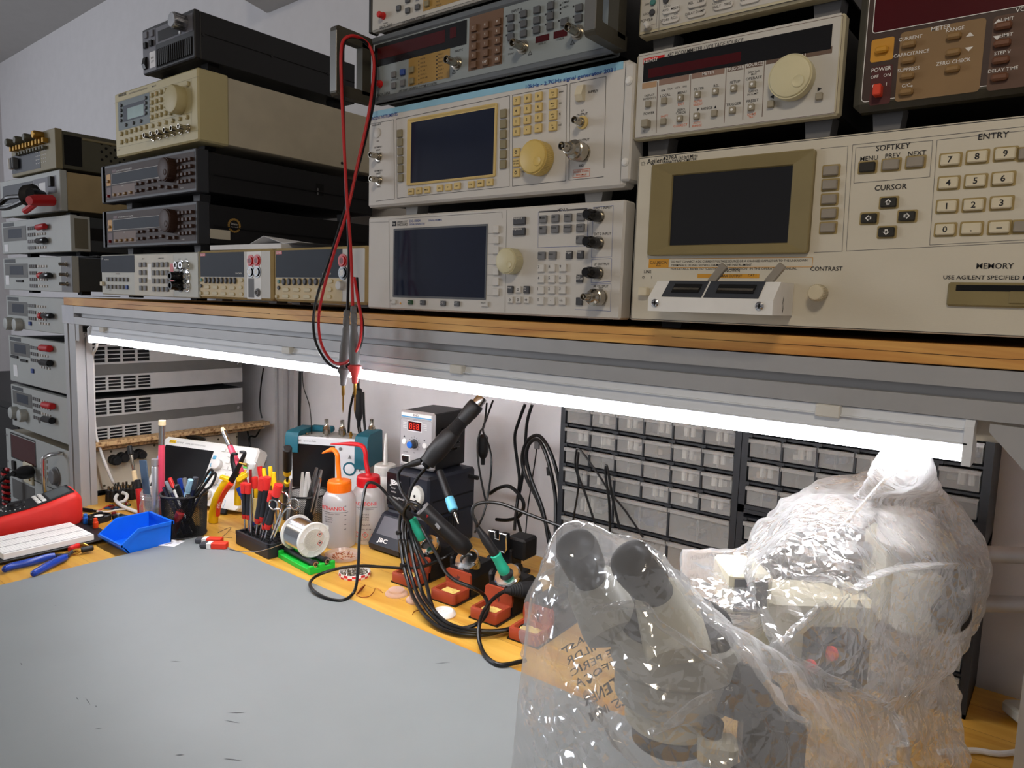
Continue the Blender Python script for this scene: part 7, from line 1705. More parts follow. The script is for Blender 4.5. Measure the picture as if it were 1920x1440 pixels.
for t_, r_, z_ in ((t1, mr, .0815), (t2, ar, .0835)):
    b = MB(); ri = r_ + .0006
    for k in range(14):
        a0 = ra - .95 + k * .13; a1 = a0 + .13; b.add([(ri * math.sin(a), -ri * math.cos(a), z) for a, z in ((a0, z_ - .0008), (a1, z_ - .0008), (a1, z_), (a0, z_))], [(0, 1, 2, 3)])
    b.build('label_rule', 'ink', t_, smooth=0)
b = MB(); ri = mr + .0007
for k in range(6):
    z = .094 - .010 * k; a0 = ra + .62; b.add([(ri * math.sin(a), -ri * math.cos(a), zz) for a, zz in ((a0, z), (a0 + .12, z), (a0 + .12, z + .0011), (a0, z + .0011))], [(0, 1, 2, 3)])
b.build('volume_marks', 'ink', t1, smooth=0)
b = MB()
for k in range(6):
    a0 = ra - .85 + k * .09; a1 = a0 + .09; b.add([(ri * math.sin(a), -ri * math.cos(a), z) for a, z in ((a0, .044), (a1, .044), (a1, .052), (a0, .052))], [(0, 1, 2, 3)])
b.build('white_sticker', 'white', t1, smooth=0)

# ================================================================ lids, caps and wire ends
mat('gingham_red', (206, 40, 50), .5); mat('lid_white', (236, 230, 226), .4)
p = (-1.0608,.8831,0)
t = thing('jar_lid', 'upturned red and white checked jar lid full of solder scraps', 'lid', p)
b = MB(); n = 44
for j, (r0, z0, r1, z1) in enumerate(((.0300, 0, .0308, .0042), (.0308, .0042, .0300, .0088))):
    for k in range(n):
        a0, a1 = 2 * PI * k / n, 2 * PI * (k + 1) / n; b.mi = (k // 2 + j) % 2
        b.add([(r0 * math.cos(a0), r0 * math.sin(a0), z0), (r0 * math.cos(a1), r0 * math.sin(a1), z0), (r1 * math.cos(a1), r1 * math.sin(a1), z1), (r1 * math.cos(a0), r1 * math.sin(a0), z1)], [(0, 1, 2, 3)])
b.mi = 1; b.lathe([(.0300, .0088), (.0292, .0092), (.0284, .0085), (.0280, .0014), (.0002, .0012)], (0, 0, 0), (0, 0, 1), n, cap=False); b.build('lid_rim', ['gingham_red', 'lid_white'], t)
b = MB(); r_ = random.Random(5)
for i in range(420):
    a = r_.uniform(0, 2 * PI); q = .0265 * math.sqrt(r_.random()); L = r_.uniform(.0012, .0034); d = Vector((r_.gauss(0, 1), r_.gauss(0, 1), r_.gauss(0, .5))).normalized() * L
    c = Vector((q * math.cos(a), q * math.sin(a), r_.uniform(.0018, .0062))); b.tube([c - d, c + d], r_.uniform(.0003, .0007), 5)
sc = b.build('solder_scraps', 'part_dark', t, smooth=0); sc.data.materials[0] = MATS['nickel']; sc['kind'] = 'stuff'
film('dish_clear', (222, 206, 206), .40, .2)
p = (-1.1518,.9273,0)
t = thing('shallow_dish', 'shallow translucent dish with brown crumbs behind the jar lid', 'dish', p)
MB().lathe([(.026, .001), (.033, .002), (.036, .008), (.0365, .0095), (.0355, .0095), (.0325, .0035), (.0005, .0028)], (0, 0, 0), (0, 0, 1), 40, cap=False).build('dish', 'dish_clear', t)
mat('rust_bits', (150, 84, 54), .8); b = MB(); r_ = random.Random(9)
for i in range(46):
    a = r_.uniform(0, 2 * PI); q = .026 * math.sqrt(r_.random()); c = Vector((q * math.cos(a), q * math.sin(a), .0042)); d = Vector((r_.gauss(0, 1), r_.gauss(0, 1), r_.gauss(0, .4))).normalized() * r_.uniform(.001, .0045); b.tube([c - d, c + d], r_.uniform(.0004, .0011), 5)
b.build('crumbs', 'rust_bits', t, smooth=0)['kind'] = 'stuff'
film('cap_clear', (238, 214, 214), .50, .25)
for (px, lab) in (((-.9338,.8746,0), 'translucent pinkish stopper lying domed side up, the one nearest the jar lid'), ((-.8855,.8805,0), 'translucent pinkish stopper lying domed side up, middle one of three'), ((-.8108,.8697,0), 'white translucent stopper lying flat with a dented middle under the cables')):
    t = thing('stopper', lab, 'stopper', px)
    MB().lathe([(.0205, 0), (.0208, .0015), (.0198, .0035), (.0150, .006), (.0145, .0095), (.0120, .0108), (.0005, .0108)] if 'white tr' not in lab else [(.0205, 0), (.0212, .0015), (.0200, .005), (.0160, .0085), (.0125, .0085), (.0105, .0055), (.0070, .0052), (.0055, .0075), (.0005, .0078)], (0, 0, 0), (0, 0, 1), 40, cap=False).build('stopper', 'cap_clear' if 'white tr' not in lab else 'lid_white', t)
t, o = lead('copper_wire', 'bent bare copper wire lying left of the pinkish stoppers', 'wire', 'copper', .0006, [(-.9832,.8223,.001), (-.969,.8222,.001), (-.962,.834,.001), (-.9674,.8492,.002), (-.9759,.8612,.004), (-.9677,.8648,.002), (-.956,.8605,.001)], n=6)
MB().tube([Vector((-.9846,.8249,.001)) - o, Vector((-.9911,.8408,.004)) - o, Vector((-.9963,.8537,.006)) - o], .0022, 6, rad=[.0008, .0026, .0014]).build('braid_end', 'copper', t)
t, o = lead('copper_wire', 'short copper wire curl between the white stopper and the middle pinkish one', 'wire', 'copper', .0006, [(-.8487,.8324,.001), (-.8554,.8434,.001), (-.8521,.8555,.001), (-.8419,.8719,.001), (-.8589,.8795,.001), (-.876,.8974,.001)], n=6)
t, o = lead('wire_offcut', 'thin dark wire bent on the bench right of the front mesh cup', 'wire', 'part_dark', .0005, [(-1.4753,.838,.001), (-1.4813,.8588,.003), (-1.4862,.8762,.002), (-1.4531,.8451,.003), (-1.4421,.8302,.001), (-1.4239,.842,.001)], n=6)
t = thing('paper_slip', 'small striped paper slip under the right side of the blue bin', 'paper', (-1.482,.7237,.0034), .5)
MB().box(-.034, -.016, .0002, .030, .022, .0008).build('slip', 'paper', t)
b = MB(); r_ = random.Random(2)
for i in range(12): u, v = r_.uniform(-.03, .024), r_.uniform(-.013, .018); b.add([(u, v, .0009), (u + .007, v + .002, .0009), (u + .0075, v + .005, .0009), (u + .001, v + .003, .0009)], [(0, 1, 2, 3)])
b.build('printing', 'maroon', t, smooth=0)

# ================================================================ stacked soldering stations
mat('station_dark', (30, 34, 46), .45); mat('station_front', (18, 20, 26), .22); mat('silver_face', (184, 182, 184), .4, .3, var=.03); mat('stripe_blue', (70, 156, 206), .4)
emat('digit_red', (255, 60, 40), 2.2)
jx, jy, jr = -1.150, 1.045, .02
t = thing('soldering_station', 'dark blue soldering station with slanted screen under the hot air unit', 'soldering station', (jx, jy, 0), jr); t.scale = (.95, .93, 1.142)
b = MB(.001); b.box(0, 0, 4, 130, 160, 70, 4); b.build('lower_case', 'station_dark', t)
b = MB(.001); b.prism([(4, 66), (-10, 62), (-52, 14), (-50, 4), (4, 4)], -4, 92, 'yz'); cpn = b.build('control_panel', 'station_dark', t, smooth=0)
def slant(b, u0, f0, u1, f1, e):
    """patch on the slanted panel, f = fraction up it"""
    P = lambda u, f: (u, -52 + 42 * f - e * .75, 14 + 48 * f + e * .66)
    return b.add([P(u0, f0), P(u1, f0), P(u1, f1), P(u0, f1)], [(0, 1, 2, 3)])
slant(MB(.001), 6, .34, 82, .94, .5).build('touch_screen', 'panel_slate', cpn, smooth=0)  # pale slate colour stands in for the glare reflected in the screen
b = MB(); b.T = Matrix.Translation((.020, -.0486, .0201)) @ Matrix.Rotation(R(-41), 4, 'X'); b.text('JBC', 0, 0, .008, 0, .030, bold=.03); b.build('lettering', 'white', cpn, smooth=0)
b = MB(.001); b.box(0, -2, 70, 132, 160, 148, 5); md = b.build('upper_module', 'station_dark', t)
MB(.001).box(2, -3.2, 80, 76, -1, 143, 1).build('module_front', 'station_front', t)
b = MB(.001); b.text('JBC', 12, 121, 9, -3.5, 36, bold=.03); b.text('Power', 18, 113, 3.6, -3.5); b.text('suction', 18, 106, 3.6, -3.5); b.text('Desoldering Module', 10, 95, 4.6, -3.5, 50); b.build('module_lettering', 'white', t, smooth=0)
k_ = knob(t, 101, 112, 18, 14, 'cap_white', 'filter_cap', ribs=36); MB(.001).cyl((0, -13.9, 0), (0, -1, 0), 3, .5, 14).build('cap_hole', 'black', k_)
b = MB(.001)
for k in range(7): b.box(131.6, 50 + 8 * k, 54, 132.4, 54 + 8 * k, 66)
for k in range(5): b.box(129.6, 60 + 8 * k, 40, 130.4, 64 + 8 * k, 64)
b.build('side_vents', 'gap_dark', t, smooth=0)
MB(.001).box(132, 12, 100, 133, 150, 103).build('case_seam', 'gap_dark', t)
MB(.001).box(140, 120, 132, 170, 128, 140, 2).build('rear_plug', 'black', t)
for x in (12, 118):
    for y in (12, 148): MB(.001).cyl((x, y, 0), (0, 0, 1), 7, 5, 14).build('rubber_foot', 'rubber', t)

hx, hy, hr = -1.139, 1.072, .1157
t = thing('hot_air_station', 'black hot air station with silver front and red digits atop the dark blue station', 'hot air station', (hx, hy, .1695), hr); t.scale = (.945, .945, .945)
b = MB(.001); b.box(2, 4, 4, 99, 118, 134, 2); b.build('case', 'station_dark', t).data.materials[0] = MATS['black']
b = MB(.001); b.box(0, -6, 4, 101, 6, 136, 5); b.build('front_panel', 'silver_face', t)
MB(.001).rrect(6, 10, 95, 118, -6.3, 4, .5).build('panel_outline', 'ink_soft', t, smooth=0)
b = MB(.001); b.box(8, -6.5, 121, 93, -6, 123.5); b.build('blue_stripe', 'stripe_blue', t); plate(t, 8, 123.5, 93, 131, 'white', 'title_strip', -6.4)
lit(t, [('858D', 42, 124.8, 5)], y=-6.7); lit(t, [('TEMP', 48, 113, 3, 'c'), ('POWER', 22, 39, 2.8, 'c'), ('AIR', 46, 40, 2.8, 'c'), ('\u25b2', 17, 74, 4, 'c'), ('\u25bc', 75, 70, 4, 'c')], y=-6.5)
ds = MB(.001).box(28, -7, 92, 66, -6, 112, 1); ds = ds.build('display', 'screen_red', t)
b = MB(.001)
for k in range(3):
    for a in (0, 5.6, 11.2): b.box(33 + 10 * k, -7.3, 95.4 + a, 39 + 10 * k, -7.1, 96.4 + a)
    for uu in (0, 5.4):
        for vv in (0, 5.8): b.box(32.4 + uu + 10 * k, -7.3, 96.6 + vv, 33.4 + uu + 10 * k, -7.1, 100.6 + vv)
b.build('digits', 'digit_red', ds, smooth=0)
MB(.001).rrect(26, 90, 68, 114, -7.1, 1, 1.6).build('display_frame', 'white', t, smooth=0)
b = MB(.001)
for s in (1, -1):
    for k in range(4): b.box(47 + s * 24, -6.5, 96 + 4 * k, 47 + s * 34, -6.3, 97 + 4 * k)
b.build('printed_lines', 'white', t, smooth=0)
for u, v in ((17, 64), (76, 61)): shared(('rk', 6.5), lambda: MB(.001).lathe([(6.5, 0), (6.5, 1.5), (5.4, 2.4)], (0, 0, 0), (0, -1, 0), 24), 'push_button', 'white', t, mm(u, v, -6))
kn = MB(.001).lathe([(11, 0), (10.5, 3), (8.5, 4), (7.5, 17), (6.5, 18)], (0, 0, 0), (0, -1, 0), 24).build('air_knob', 'key_dark', t, mm(46, 62, -6)); MB(.001).lathe([(7.6, 15), (7.6, 18), (6, 19)], (0, 0, 0), (0, -1, 0), 20).build('knob_cap', 'post_blue', kn)
b = MB(.001)
for k in range(11): a = R(-50 + 28 * k); b.T = Matrix.Translation((.046, -.0063, .062)) @ Matrix.Rotation(-a, 4, 'Y'); b.box(13, -.2, -.4, 17, 0, .4); b.T = None
b.build('dial_marks', 'ink', t, smooth=0)
b = MB(.001); b.box(10, -8, 14, 36, -6, 34, 2); ps = b.build('switch_frame', 'white', t); b = MB(.001); b.prism([(-8, 17), (-8, 31), (-11, 29), (-9, 20)], 14, 32, 'yz'); b.build('power_switch', 'black_gloss', ps)
for x in (12, 88):
    for y in (14, 104): MB(.001).cyl((x, y, 0), (0, 0, 1), 6, 5, 14).build('rubber_foot', 'rubber', t)
b = MB(.001); b.box(99, 22, 44, 112, 70, 100, 2); b.box(110, 30, 56, 126, 62, 66, 1); b.box(112, 44, 66, 124, 66, 104, 2); b.build('handle_cradle', 'black_gloss', t)

mat('rubber_grip', (26, 26, 28), .5, bump=.15, bscale=500)
a = Vector((-1.0032,1.018,.2103)); c = Vector((-.9343,1.085,.3305))
t = thing('hot_air_wand', 'black hot air wand resting diagonally across the hot air station', 'hot air wand', tuple(a)); d = c - a; L = d.length
b = MB(); pr = [(.010, -.003), (.0165, 0), (.0168, .012), (.0195, .022), (.0198, .045), (.0185, .07), (.0165, L * .50)]
n_ = 16
for k in range(n_): f = .52 + .20 * k / n_; pr += [(.0158 - .002 * k / n_, L * f), (.0150 - .002 * k / n_, L * (f + .006))]
pr += [(.0148, L * .74), (.0150, L * .80), (.0165, L * .86), (.0165, L * .96), (.0155, L), (.013, L * 1.01)]
b.lathe(pr, (0, 0, 0), tuple(d), 26); b.build('wand_body', 'rubber_grip', t, smooth=50)
MB().lathe([(.0115, L), (.0115, L * 1.10), (.010, L * 1.12), (.0095, L * 1.12), (.0095, L * 1.02)], (0, 0, 0), tuple(d), 20, cap=False).build('nozzle', 'steel', t)
MB().lathe([(.011, -.008), (.0112, -.002), (.0165, 0)], (0, 0, 0), tuple(d), 22).build('end_cap', 'black_gloss', t)
for (nm, pts) in (('cable', [(-1.0055,1.018,.2009), (-1.0231,1.013,.178), (-1.0322,1.003,.1547), (-1.031,.993,.1308), (-1.023,.983,.1112), (-1.0067,.98,.0844), (-.9663,.96,.0604), (-.9285,.95,.035)]), ('cable', [(-1.015,1.013,.213), (-1.033,1.008,.2044), (-1.0569,1.003,.1947), (-1.0653,.998,.1757), (-1.0509,.993,.1504), (-1.0163,.983,.1332), (-.985,.97,.1245)])):
    MB().tube([p - a for p in spline(pts, 8)], .0036, 10).build(nm, 'black_cable', t)
q0, q1 = Vector((-1.0114,1.013,.2141)) - a, Vector((-1.053,1.008,.1971)) - a
MB().lathe([(.007, 0), (.0072, (q1 - q0).length * .5), (.0055, (q1 - q0).length * .75), (.0045, (q1 - q0).length)], tuple(q0), tuple(q1 - q0), 14).build('strain_relief', 'black', t)

# slim iron in a black and pale blue sleeve
mat('sleeve_blue', (110, 196, 228), .5)
stick('soldering_iron', 'slim black iron with pale blue collar and white lettering leaning by the stations', 'soldering iron', (-.8992,1,.1112), (-.9802,1.03,.1955), [(0, .10, .0015, .0022, 'nickel', 'tip'), (.08, .20, .003, .004, 'steel', 'heater'), (.20, .24, .0065, .0065, 'black', 'collar'), (.24, .48, .0092, .0088, 'sleeve_blue', 'grip', .0094), (.48, 1, .0078, .0074, 'black', 'handle')])

# ================================================================ soldering stands with orange red sponge trays
mat('silicone_red', (158, 64, 38), .5, var=.08); mat('sponge', (232, 204, 116), .9, bump=.6, bscale=400); mat('iron_green', (34, 168, 136), .5); mat('scorch', (96, 50, 48), .8)
def stand(x, y, rz, label, bowl=True, bz_=.066):
    t = thing('soldering_stand', label, 'soldering stand', (x, y, 0), rz)
    b = MB(.001); W_, D_ = 56, 46
    def rr_(z, i, r=5): return [((cx_ + r * math.cos(R(a0 + 30 * k))), (cy_ + r * math.sin(R(a0 + 30 * k))), z) for cx_, cy_, a0 in ((W_ - i - r, i + r, -90), (W_ - i - r, D_ - i - r, 0), (i + r, D_ - i - r, 90), (i + r, i + r, 180)) for k in range(4)]
    b.loft([rr_(3, .5), rr_(5, 0), rr_(19, 0), rr_(21, 1), rr_(21.2, 6, 3), rr_(12, 8, 3)], True, True)
    b.build('sponge_tray', 'silicone_red', t, smooth=40)
    b = MB(.001); b.loft([[(x_, y_, z_) for x_, z_ in ((1, 18), (55, 18), (57, 30), (56, 44), (53, 47), (3, 47), (0, 44), (-1, 30))] for y_ in (44, 49)] ); b.T = None; b.build('splash_guard', 'silicone_red', t, smooth=0)
    b = MB(.001); b.add([(28 + r_ * math.cos(a_), 43.8, 31 + r_ * 1.3 * math.sin(a_)) for a_, r_ in [(2 * PI * k / 9, 3.0 + 2.2 * ((k * 5) % 3)) for k in range(9)]], [tuple(range(9))]); b.box(27.4, 43.2, 26, 28.4, 43.7, 40); b.build('scorch_mark', 'scorch', t, smooth=0)
    r_ = random.Random(int(x * 1e4)); b = MB(.001); n_ = 12
    V = [(10 + 36 * i / n_, 10 + 26 * j / n_, 14.5 + r_.uniform(-.8, 1.6)) for j in range(n_ + 1) for i in range(n_ + 1)]
    b.add(V, [(j * (n_ + 1) + i, j * (n_ + 1) + i + 1, (j + 1) * (n_ + 1) + i + 1, (j + 1) * (n_ + 1) + i) for j in range(n_) for i in range(n_)]); b.build('sponge', 'sponge', t)
    b = MB(.001); b.loft([[(xx, yy, zz) for xx, yy in ((-2, y0), (58, y0), (58, 150), (-2, 150))] for zz, y0 in ((0, 1), (3, 1))]); b.loft([[(xx, yy, zz) for xx, yy in ((x0, 49), (56 - x0, 49), (56 - x0, y1), (x0, y1))] for zz, x0, y1 in ((3, 0, 148), (34, 2, 140), (52, 8, 120))]); b.build('base', 'black', t, smooth=0)
    if bowl:
        h = MB(); dd = (0, -.62, .78); o_ = (.030, .074, bz_ - .012)
        h.lathe([(.016, -.024), (.021, -.006), (.0225, .004), (.0225, .010)], o_, dd, 24); h.build('holder_cup', 'steel' if bowl == 'chrome' else 'black', t)
        h = MB(); h.lathe([(.0228, .006), (.0240, .009), (.0240, .0125), (.0215, .0145), (.0125, .0150), (.0110, .012), (.0108, .004)], o_, dd, 28, cap=False); h.build('chrome_collar', 'chrome', t)
        MB(.001).box(-6, 60, 30, 2, 96, 62, 3).build('side_clamp', 'black', t)
        MB(.001).lathe([(10, 0), (10, 6), (8, 7)], (-6, 78, 52), (-1, 0, 0), 20).build('side_knob', 'black', t)
    return t
s1 = stand(-.982, .9055, .05, 'red sponge tray soldering stand next to the jar lid, holding a green iron')
s2 = stand(-.873, .899, .06, 'red sponge tray soldering stand holding the thick black desoldering tool', bowl='chrome')
s3 = stand(-.769, .888, .06, 'red sponge tray soldering stand nearest the plastic bag with its green iron upright')
s4 = stand(-.673, .872, .06, 'red sponge tray soldering stand half covered by the edge of the plastic bag', bowl=None)
def iron(label, base, mid, end, cable):
    a = Vector(base); t = thing('soldering_iron', label, 'soldering iron', base); m_ = Vector(mid) - a; e_ = Vector(end) - a
    MB().lathe([(.0085, 0), (.0105, .004), (.0100, m_.length * .3), (.0088, m_.length * .7), (.0098, m_.length * .97), (.0085, m_.length)], (0, 0, 0), tuple(m_), 20).build('grip', 'iron_green', t)
    d_ = e_ - m_; MB().lathe([(.0075, 0), (.0082, .003), (.0080, d_.length * .55), (.0050, d_.length * .85), (.0042, d_.length)], tuple(m_), tuple(d_), 18).build('handle', 'rubber_grip', t)
    MB().tube([p - a for p in spline([end] + cable, 9)], .0029, 10).build('cable', 'black_cable', t)
    return t
iron('green gripped soldering iron in the stand beside the jar lid, cable looping over the mat', (-.9494,.958,.0787), (-.9722,.946,.1174), (-1.0135,.925,.158), [(-1.0294,.915,.1767), (-1.0415,.905,.1832), (-1.0441,.895,.1774), (-1.0303,.875,.1484), (-1.008,.85,.1048), (-.9927,.835,.0591), (-.9823,.822,.0218), (-.9812,.8119,.006), (-.9753,.7843,.005), (-1.001,.7711,.006), (-1.038,.7701,.01), (-1.0672,.7847,.012), (-1.0822,.8129,.014), (-1.0696,.8476,.02), (-1.0422,.8806,.024), (-1.0096,.9162,.02), (-.9612,.9306,.026), (-.9232,.94,.039), (-.8933,.96,.0573), (-.8983,.99,.0581)])
iron('green gripped soldering iron standing in the stand nearest the plastic bag', (-.7407,.948,.0701), (-.7528,.934,.1044), (-.78,.915,.152), [(-.7765,.91,.1587), (-.7865,.91,.1742), (-.7875,.915,.1862), (-.775,.925,.1933), (-.7483,.94,.1934), (-.7106,.955,.1826), (-.6729,.965,.1743), (-.6405,.97,.1695)])
a = Vector((-.8513,.962,.0875)); c = Vector((-.913,.915,.1571)); d = c - a; L = d.length
t = thing('desoldering_tool', 'thick black desoldering handle slanting out of the second red stand', 'desoldering tool', tuple(a))
MB().lathe([(.012, -.012), (.0160, 0), (.0168, .006), (.0150, L * .2), (.0142, L * .55), (.0150, L * .93), (.0140, L * .97)], (0, 0, 0), tuple(d), 24).build('handle', 'black', t)
MB().lathe([(.0145, L * .965), (.0140, L * 1.0), (.0060, L * 1.0), (.0055, L * .97)], (0, 0, 0), tuple(d), 24).build('end_ring', 'key_grey', t)
b = MB(); b.T = Matrix.Translation(d * .55 + Vector((.004, -.0150, .0055))) @ Matrix.Rotation(R(38), 4, 'Y') @ Matrix.Rotation(R(-22), 4, 'X'); b.box(-.010, -.0012, -.003, .010, .0012, .003, .001); b.build('slide_switch', 'key_grey', t)
b = MB(); b.T = Matrix.Translation(d * .78 + Vector((.004, -.0150, .0055))) @ Matrix.Rotation(R(38), 4, 'Y'); b.box(-.003, -.001, -.002, .003, .001, .002); b.build('red_mark', 'red_dark', t)
MB().tube([p - a for p in spline([c, (-.9199,.912,.1634), (-.941,.915,.1621), (-.9662,.925,.1441), (-.9745,.93,.1254), (-.9675,.935,.111), (-.9462,.93,.0745), (-.8882,.9,.0387), (-.8236,.8527,.02), (-.7831,.8326,.012), (-.7476,.8312,.01), (-.7273,.8424,.014), (-.7204,.8658,.02), (-.7371,.899,.026), (-.7579,.9124,.036), (-.7607,.885,.0572), (-.8075,.895,.0537), (-.846,.91,.0554), (-.875,.92,.0725), (-.908,.93,.0934), (-.9435,.945,.1088)], 8)], .0034, 10).build('cable', 'black_cable', t)
# cable bundle sweeping in front of the stands
for k, (dx, dz, lab) in enumerate(((0, 0, 'black soldering cable sweeping down to the bench, outermost of the bundle'), (9, 3, 'black soldering cable in the middle of the sweeping bundle'), (18, 6, 'black soldering cable on the inside of the sweeping bundle'))):
    P = [(-1.0639,1.02,.1201), (-1.0538,1,.113), (-1.0385,.98,.0982), (-1.0196,.96,.0759), (-.994,.94,.0487), (-.9686,.915,.0829), (-.938,.895,.0488), (-.8964,.875,.0153), (-.8246,.8295,.016), (-.7821,.8196,.008), (-.744,.8214,.006), (-.7143,.8373,.006), (-.6965,.8605,.006), (-.6868,.8912,.006), (-.6779,.9206,.01), (-.6879,.9588,.012)]
    P = [(p[0] + dx * .0008 * (1 + .4 * math.sin(i * .9 + k)), p[1] + dx * .0005, p[2] + (dz * .0012 if i > 7 else 0)) for i, p in enumerate(P)]
    t, o = lead('soldering_cable', lab, 'cable', 'black_cable', .0034, P)
    if k == 0:
        for i in (3, 6): MB().cyl(tuple(Vector(P[i]) - o - Vector((0, 0, .003))), (0, 0, 1), .007, .005, 12).build('cable_tie', 'black', t)
# plug boot lying across the third tray
t, o = lead('tool_lead', 'black lead with thick rubber boot lying over the third red tray', 'lead', 'black_cable', .0033, [(-.7145,.9235,.055), (-.7212,.9082,.05), (-.7212,.8851,.044), (-.7186,.8646,.034), (-.7068,.8418,.026), (-.6952,.8266,.016), (-.6783,.8124,.008), (-.6522,.7952,.007), (-.6248,.7889,.007), (-.6119,.8029,.007), (-.6019,.827,.007)])
b0 = Vector((-.7158,.9149,.055)) - o; b1 = Vector((-.6897,.9663,.05)) - o; d = b1 - b0; L = d.length
pr = [(.0038, 0), (.005, L * .1)]
for k in range(5): pr += [(.0070 + .0011 * k, L * (.14 + .07 * k)), (.0078 + .0011 * k, L * (.165 + .07 * k)), (.0072 + .0011 * k, L * (.19 + .07 * k))]
pr += [(.0135, L * .5), (.0140, L * .75), (.0138, L)]
MB().lathe(pr, tuple(b0), tuple(d), 20).build('rubber_boot', 'rubber', t)
# U-shaped rest
t = thing('tool_rest', 'black tool rest with chrome U-shaped slot by the wall', 'tool rest', (-.846, 1.055, 0), .05)
b = MB(.001); b.box(-30, 10, 0, 34, 70, 8, 2); b.box(-18, 12, 8, 24, 52, 60, 3); b.box(6, 20, 40, 50, 66, 82, 4); b.build('body', 'black', t)
b = MB(.001); b.rrect(-24, 54, 24, 96, 0, 11); b.v = b.v; o_ = MB(.001); U = [(-20, 93), (-22, 66), (-17, 57), (17, 57), (22, 66), (20, 93), (6, 93), (5, 80), (-5, 80), (-6, 93)]
o_.prism(U, 0, 12, 'xz'); o_.build('rest_block', 'black', t, smooth=0)
MB(.001).tube([(p[0], -.6, p[1]) for p in U], 2.0, 8, True).build('chrome_trim', 'chrome', t)
for u in (-26, 40): MB(.001).cyl((u, 8, 30), (1, 0, 0), 10, 9, 18).build('thumb_wheel', 'black', t)

# ================================================================ cables hanging on the wall
HANG = [
 ('black cable with moulded connector hanging between the probe tips and the analyzer', [(-1.4485,1.2,.2931), (-1.4649,1.2,.2427), (-1.4707,1.2,.1718)], .0032),
 ('black cable behind the moulded connector above the analyzer', [(-1.4369,1.22,.2927), (-1.4342,1.22,.2443), (-1.4295,1.22,.2031), (-1.409,1.21,.1654), (-1.3829,1.2,.1541)], .0034),
 ('tall black cable hanging from the shelf right of the stations', [(-.9256,1.235,.3175), (-.9396,1.235,.2827), (-.9508,1.235,.2422), (-.9416,1.235,.1875), (-.9303,1.23,.1509), (-.9266,1.22,.1057), (-.9188,1.21,.0785), (-.8921,1.19,.0528)], .0036),
 ('second tall black cable hanging close to the first one', [(-.9034,1.23,.3191), (-.9137,1.23,.2865), (-.9172,1.23,.2476), (-.916,1.225,.1877), (-.9178,1.22,.1438), (-.9197,1.21,.1007), (-.9014,1.18,.0558)], .0036),
 ('thick black cable loop arching beside the drawer cabinet, outer one', [(-.7915,1.16,.0593), (-.833,1.17,.1292), (-.8782,1.18,.1799), (-.887,1.18,.2185), (-.8747,1.18,.2522), (-.8496,1.18,.2668), (-.8233,1.175,.2526), (-.7998,1.17,.221), (-.7822,1.165,.1789), (-.775,1.16,.1301), (-.7666,1.14,.0855)], .0038),
 ('thick black cable loop arching beside the drawer cabinet, inner one', [(-.7906,1.15,.0594), (-.816,1.16,.1216), (-.8506,1.165,.1768), (-.8652,1.165,.2189), (-.8601,1.165,.2485), (-.84,1.165,.2618), (-.8185,1.16,.2452), (-.7979,1.155,.2084), (-.7799,1.15,.1567), (-.7631,1.13,.0938)], .0038),
 ('thin black lead dropping from a grey clip inside the big cable loop', [(-.8649,1.2,.2456), (-.8682,1.2,.2104), (-.8745,1.2,.1662), (-.8758,1.19,.1029), (-.8648,1.17,.0422)], .0014),
 ('black lead draped over the stations from the shelf, left strand', [(-1.0127,1.21,.3128), (-1.0182,1.21,.2614), (-.9947,1.17,.2568), (-.9934,1.16,.2294), (-.9805,1.15,.189), (-.958,1.14,.1429), (-.9463,1.14,.1098)], .0022),
 ('black lead draped over the stations from the shelf, right strand', [(-.995,1.21,.3203), (-1.0115,1.21,.2792), (-.9962,1.18,.2581), (-.9523,1.15,.2315), (-.9368,1.14,.1979), (-.934,1.13,.1439), (-.9292,1.11,.1008), (-.926,1.08,.0686)], .0022),
 ('black mains cord curling behind the right end of the stations', [(-.9881,1.2,.1146), (-.9636,1.2,.1319), (-.9359,1.2,.1408), (-.9097,1.2,.1297), (-.8936,1.2,.1081), (-.906,1.2,.0807), (-.9364,1.2,.0658), (-.9681,1.2,.0603)], .0040),
 ('thin black lead looped over the drawer fronts, left one', [(-.6953,1.085,.1406), (-.6865,1.085,.2115), (-.6949,1.085,.2421), (-.6947,1.085,.2685), (-.6876,1.085,.276), (-.6532,1.085,.2446), (-.6211,1.085,.2103), (-.5875,1.085,.1817), (-.5519,1.085,.1436)], .0019),
 ('thin black lead hanging down the drawer fronts, second one', [(-.6469,1.083,.147), (-.6674,1.083,.1927), (-.688,1.083,.2345), (-.6882,1.083,.2717)], .0022),
 ('black lead doubled over the drawer fronts, nearest the plastic bag', [(-.6167,1.084,.14), (-.621,1.084,.1927), (-.6303,1.084,.2354), (-.6305,1.084,.2566), (-.6246,1.084,.2408), (-.6151,1.084,.2028), (-.5973,1.084,.1488)], .0024),
 ('black cable running down beside the rear aluminium post', [(-1.725,1.235,.3304), (-1.7277,1.235,.254), (-1.7305,1.235,.1613), (-1.7263,1.23,.085)], .0045),
 ('thin wavy black antenna wire beside the rear post', [(-1.6665,1.2,.3371), (-1.6618,1.2,.2859), (-1.6219,1.19,.2396), (-1.5177,1.12,.2031), (-1.4906,1.1,.1738)], .0013),
 ('thin black wire running down the wall left of the rear post', [(-1.9756,1.28,.3075), (-1.9909,1.28,.2478), (-1.9975,1.28,.1883), (-1.9864,1.28,.149)], .0022),
 ('black cord drooping in a curve under the chipboard slab', [(-2.038,1.26,.1141), (-2.0182,1.26,.052), (-2.0072,1.26,.0024), (-2.0237,1.26,.0819), (-1.9881,1.26,.0938), (-1.9586,1.26,.128)], .0028),
]
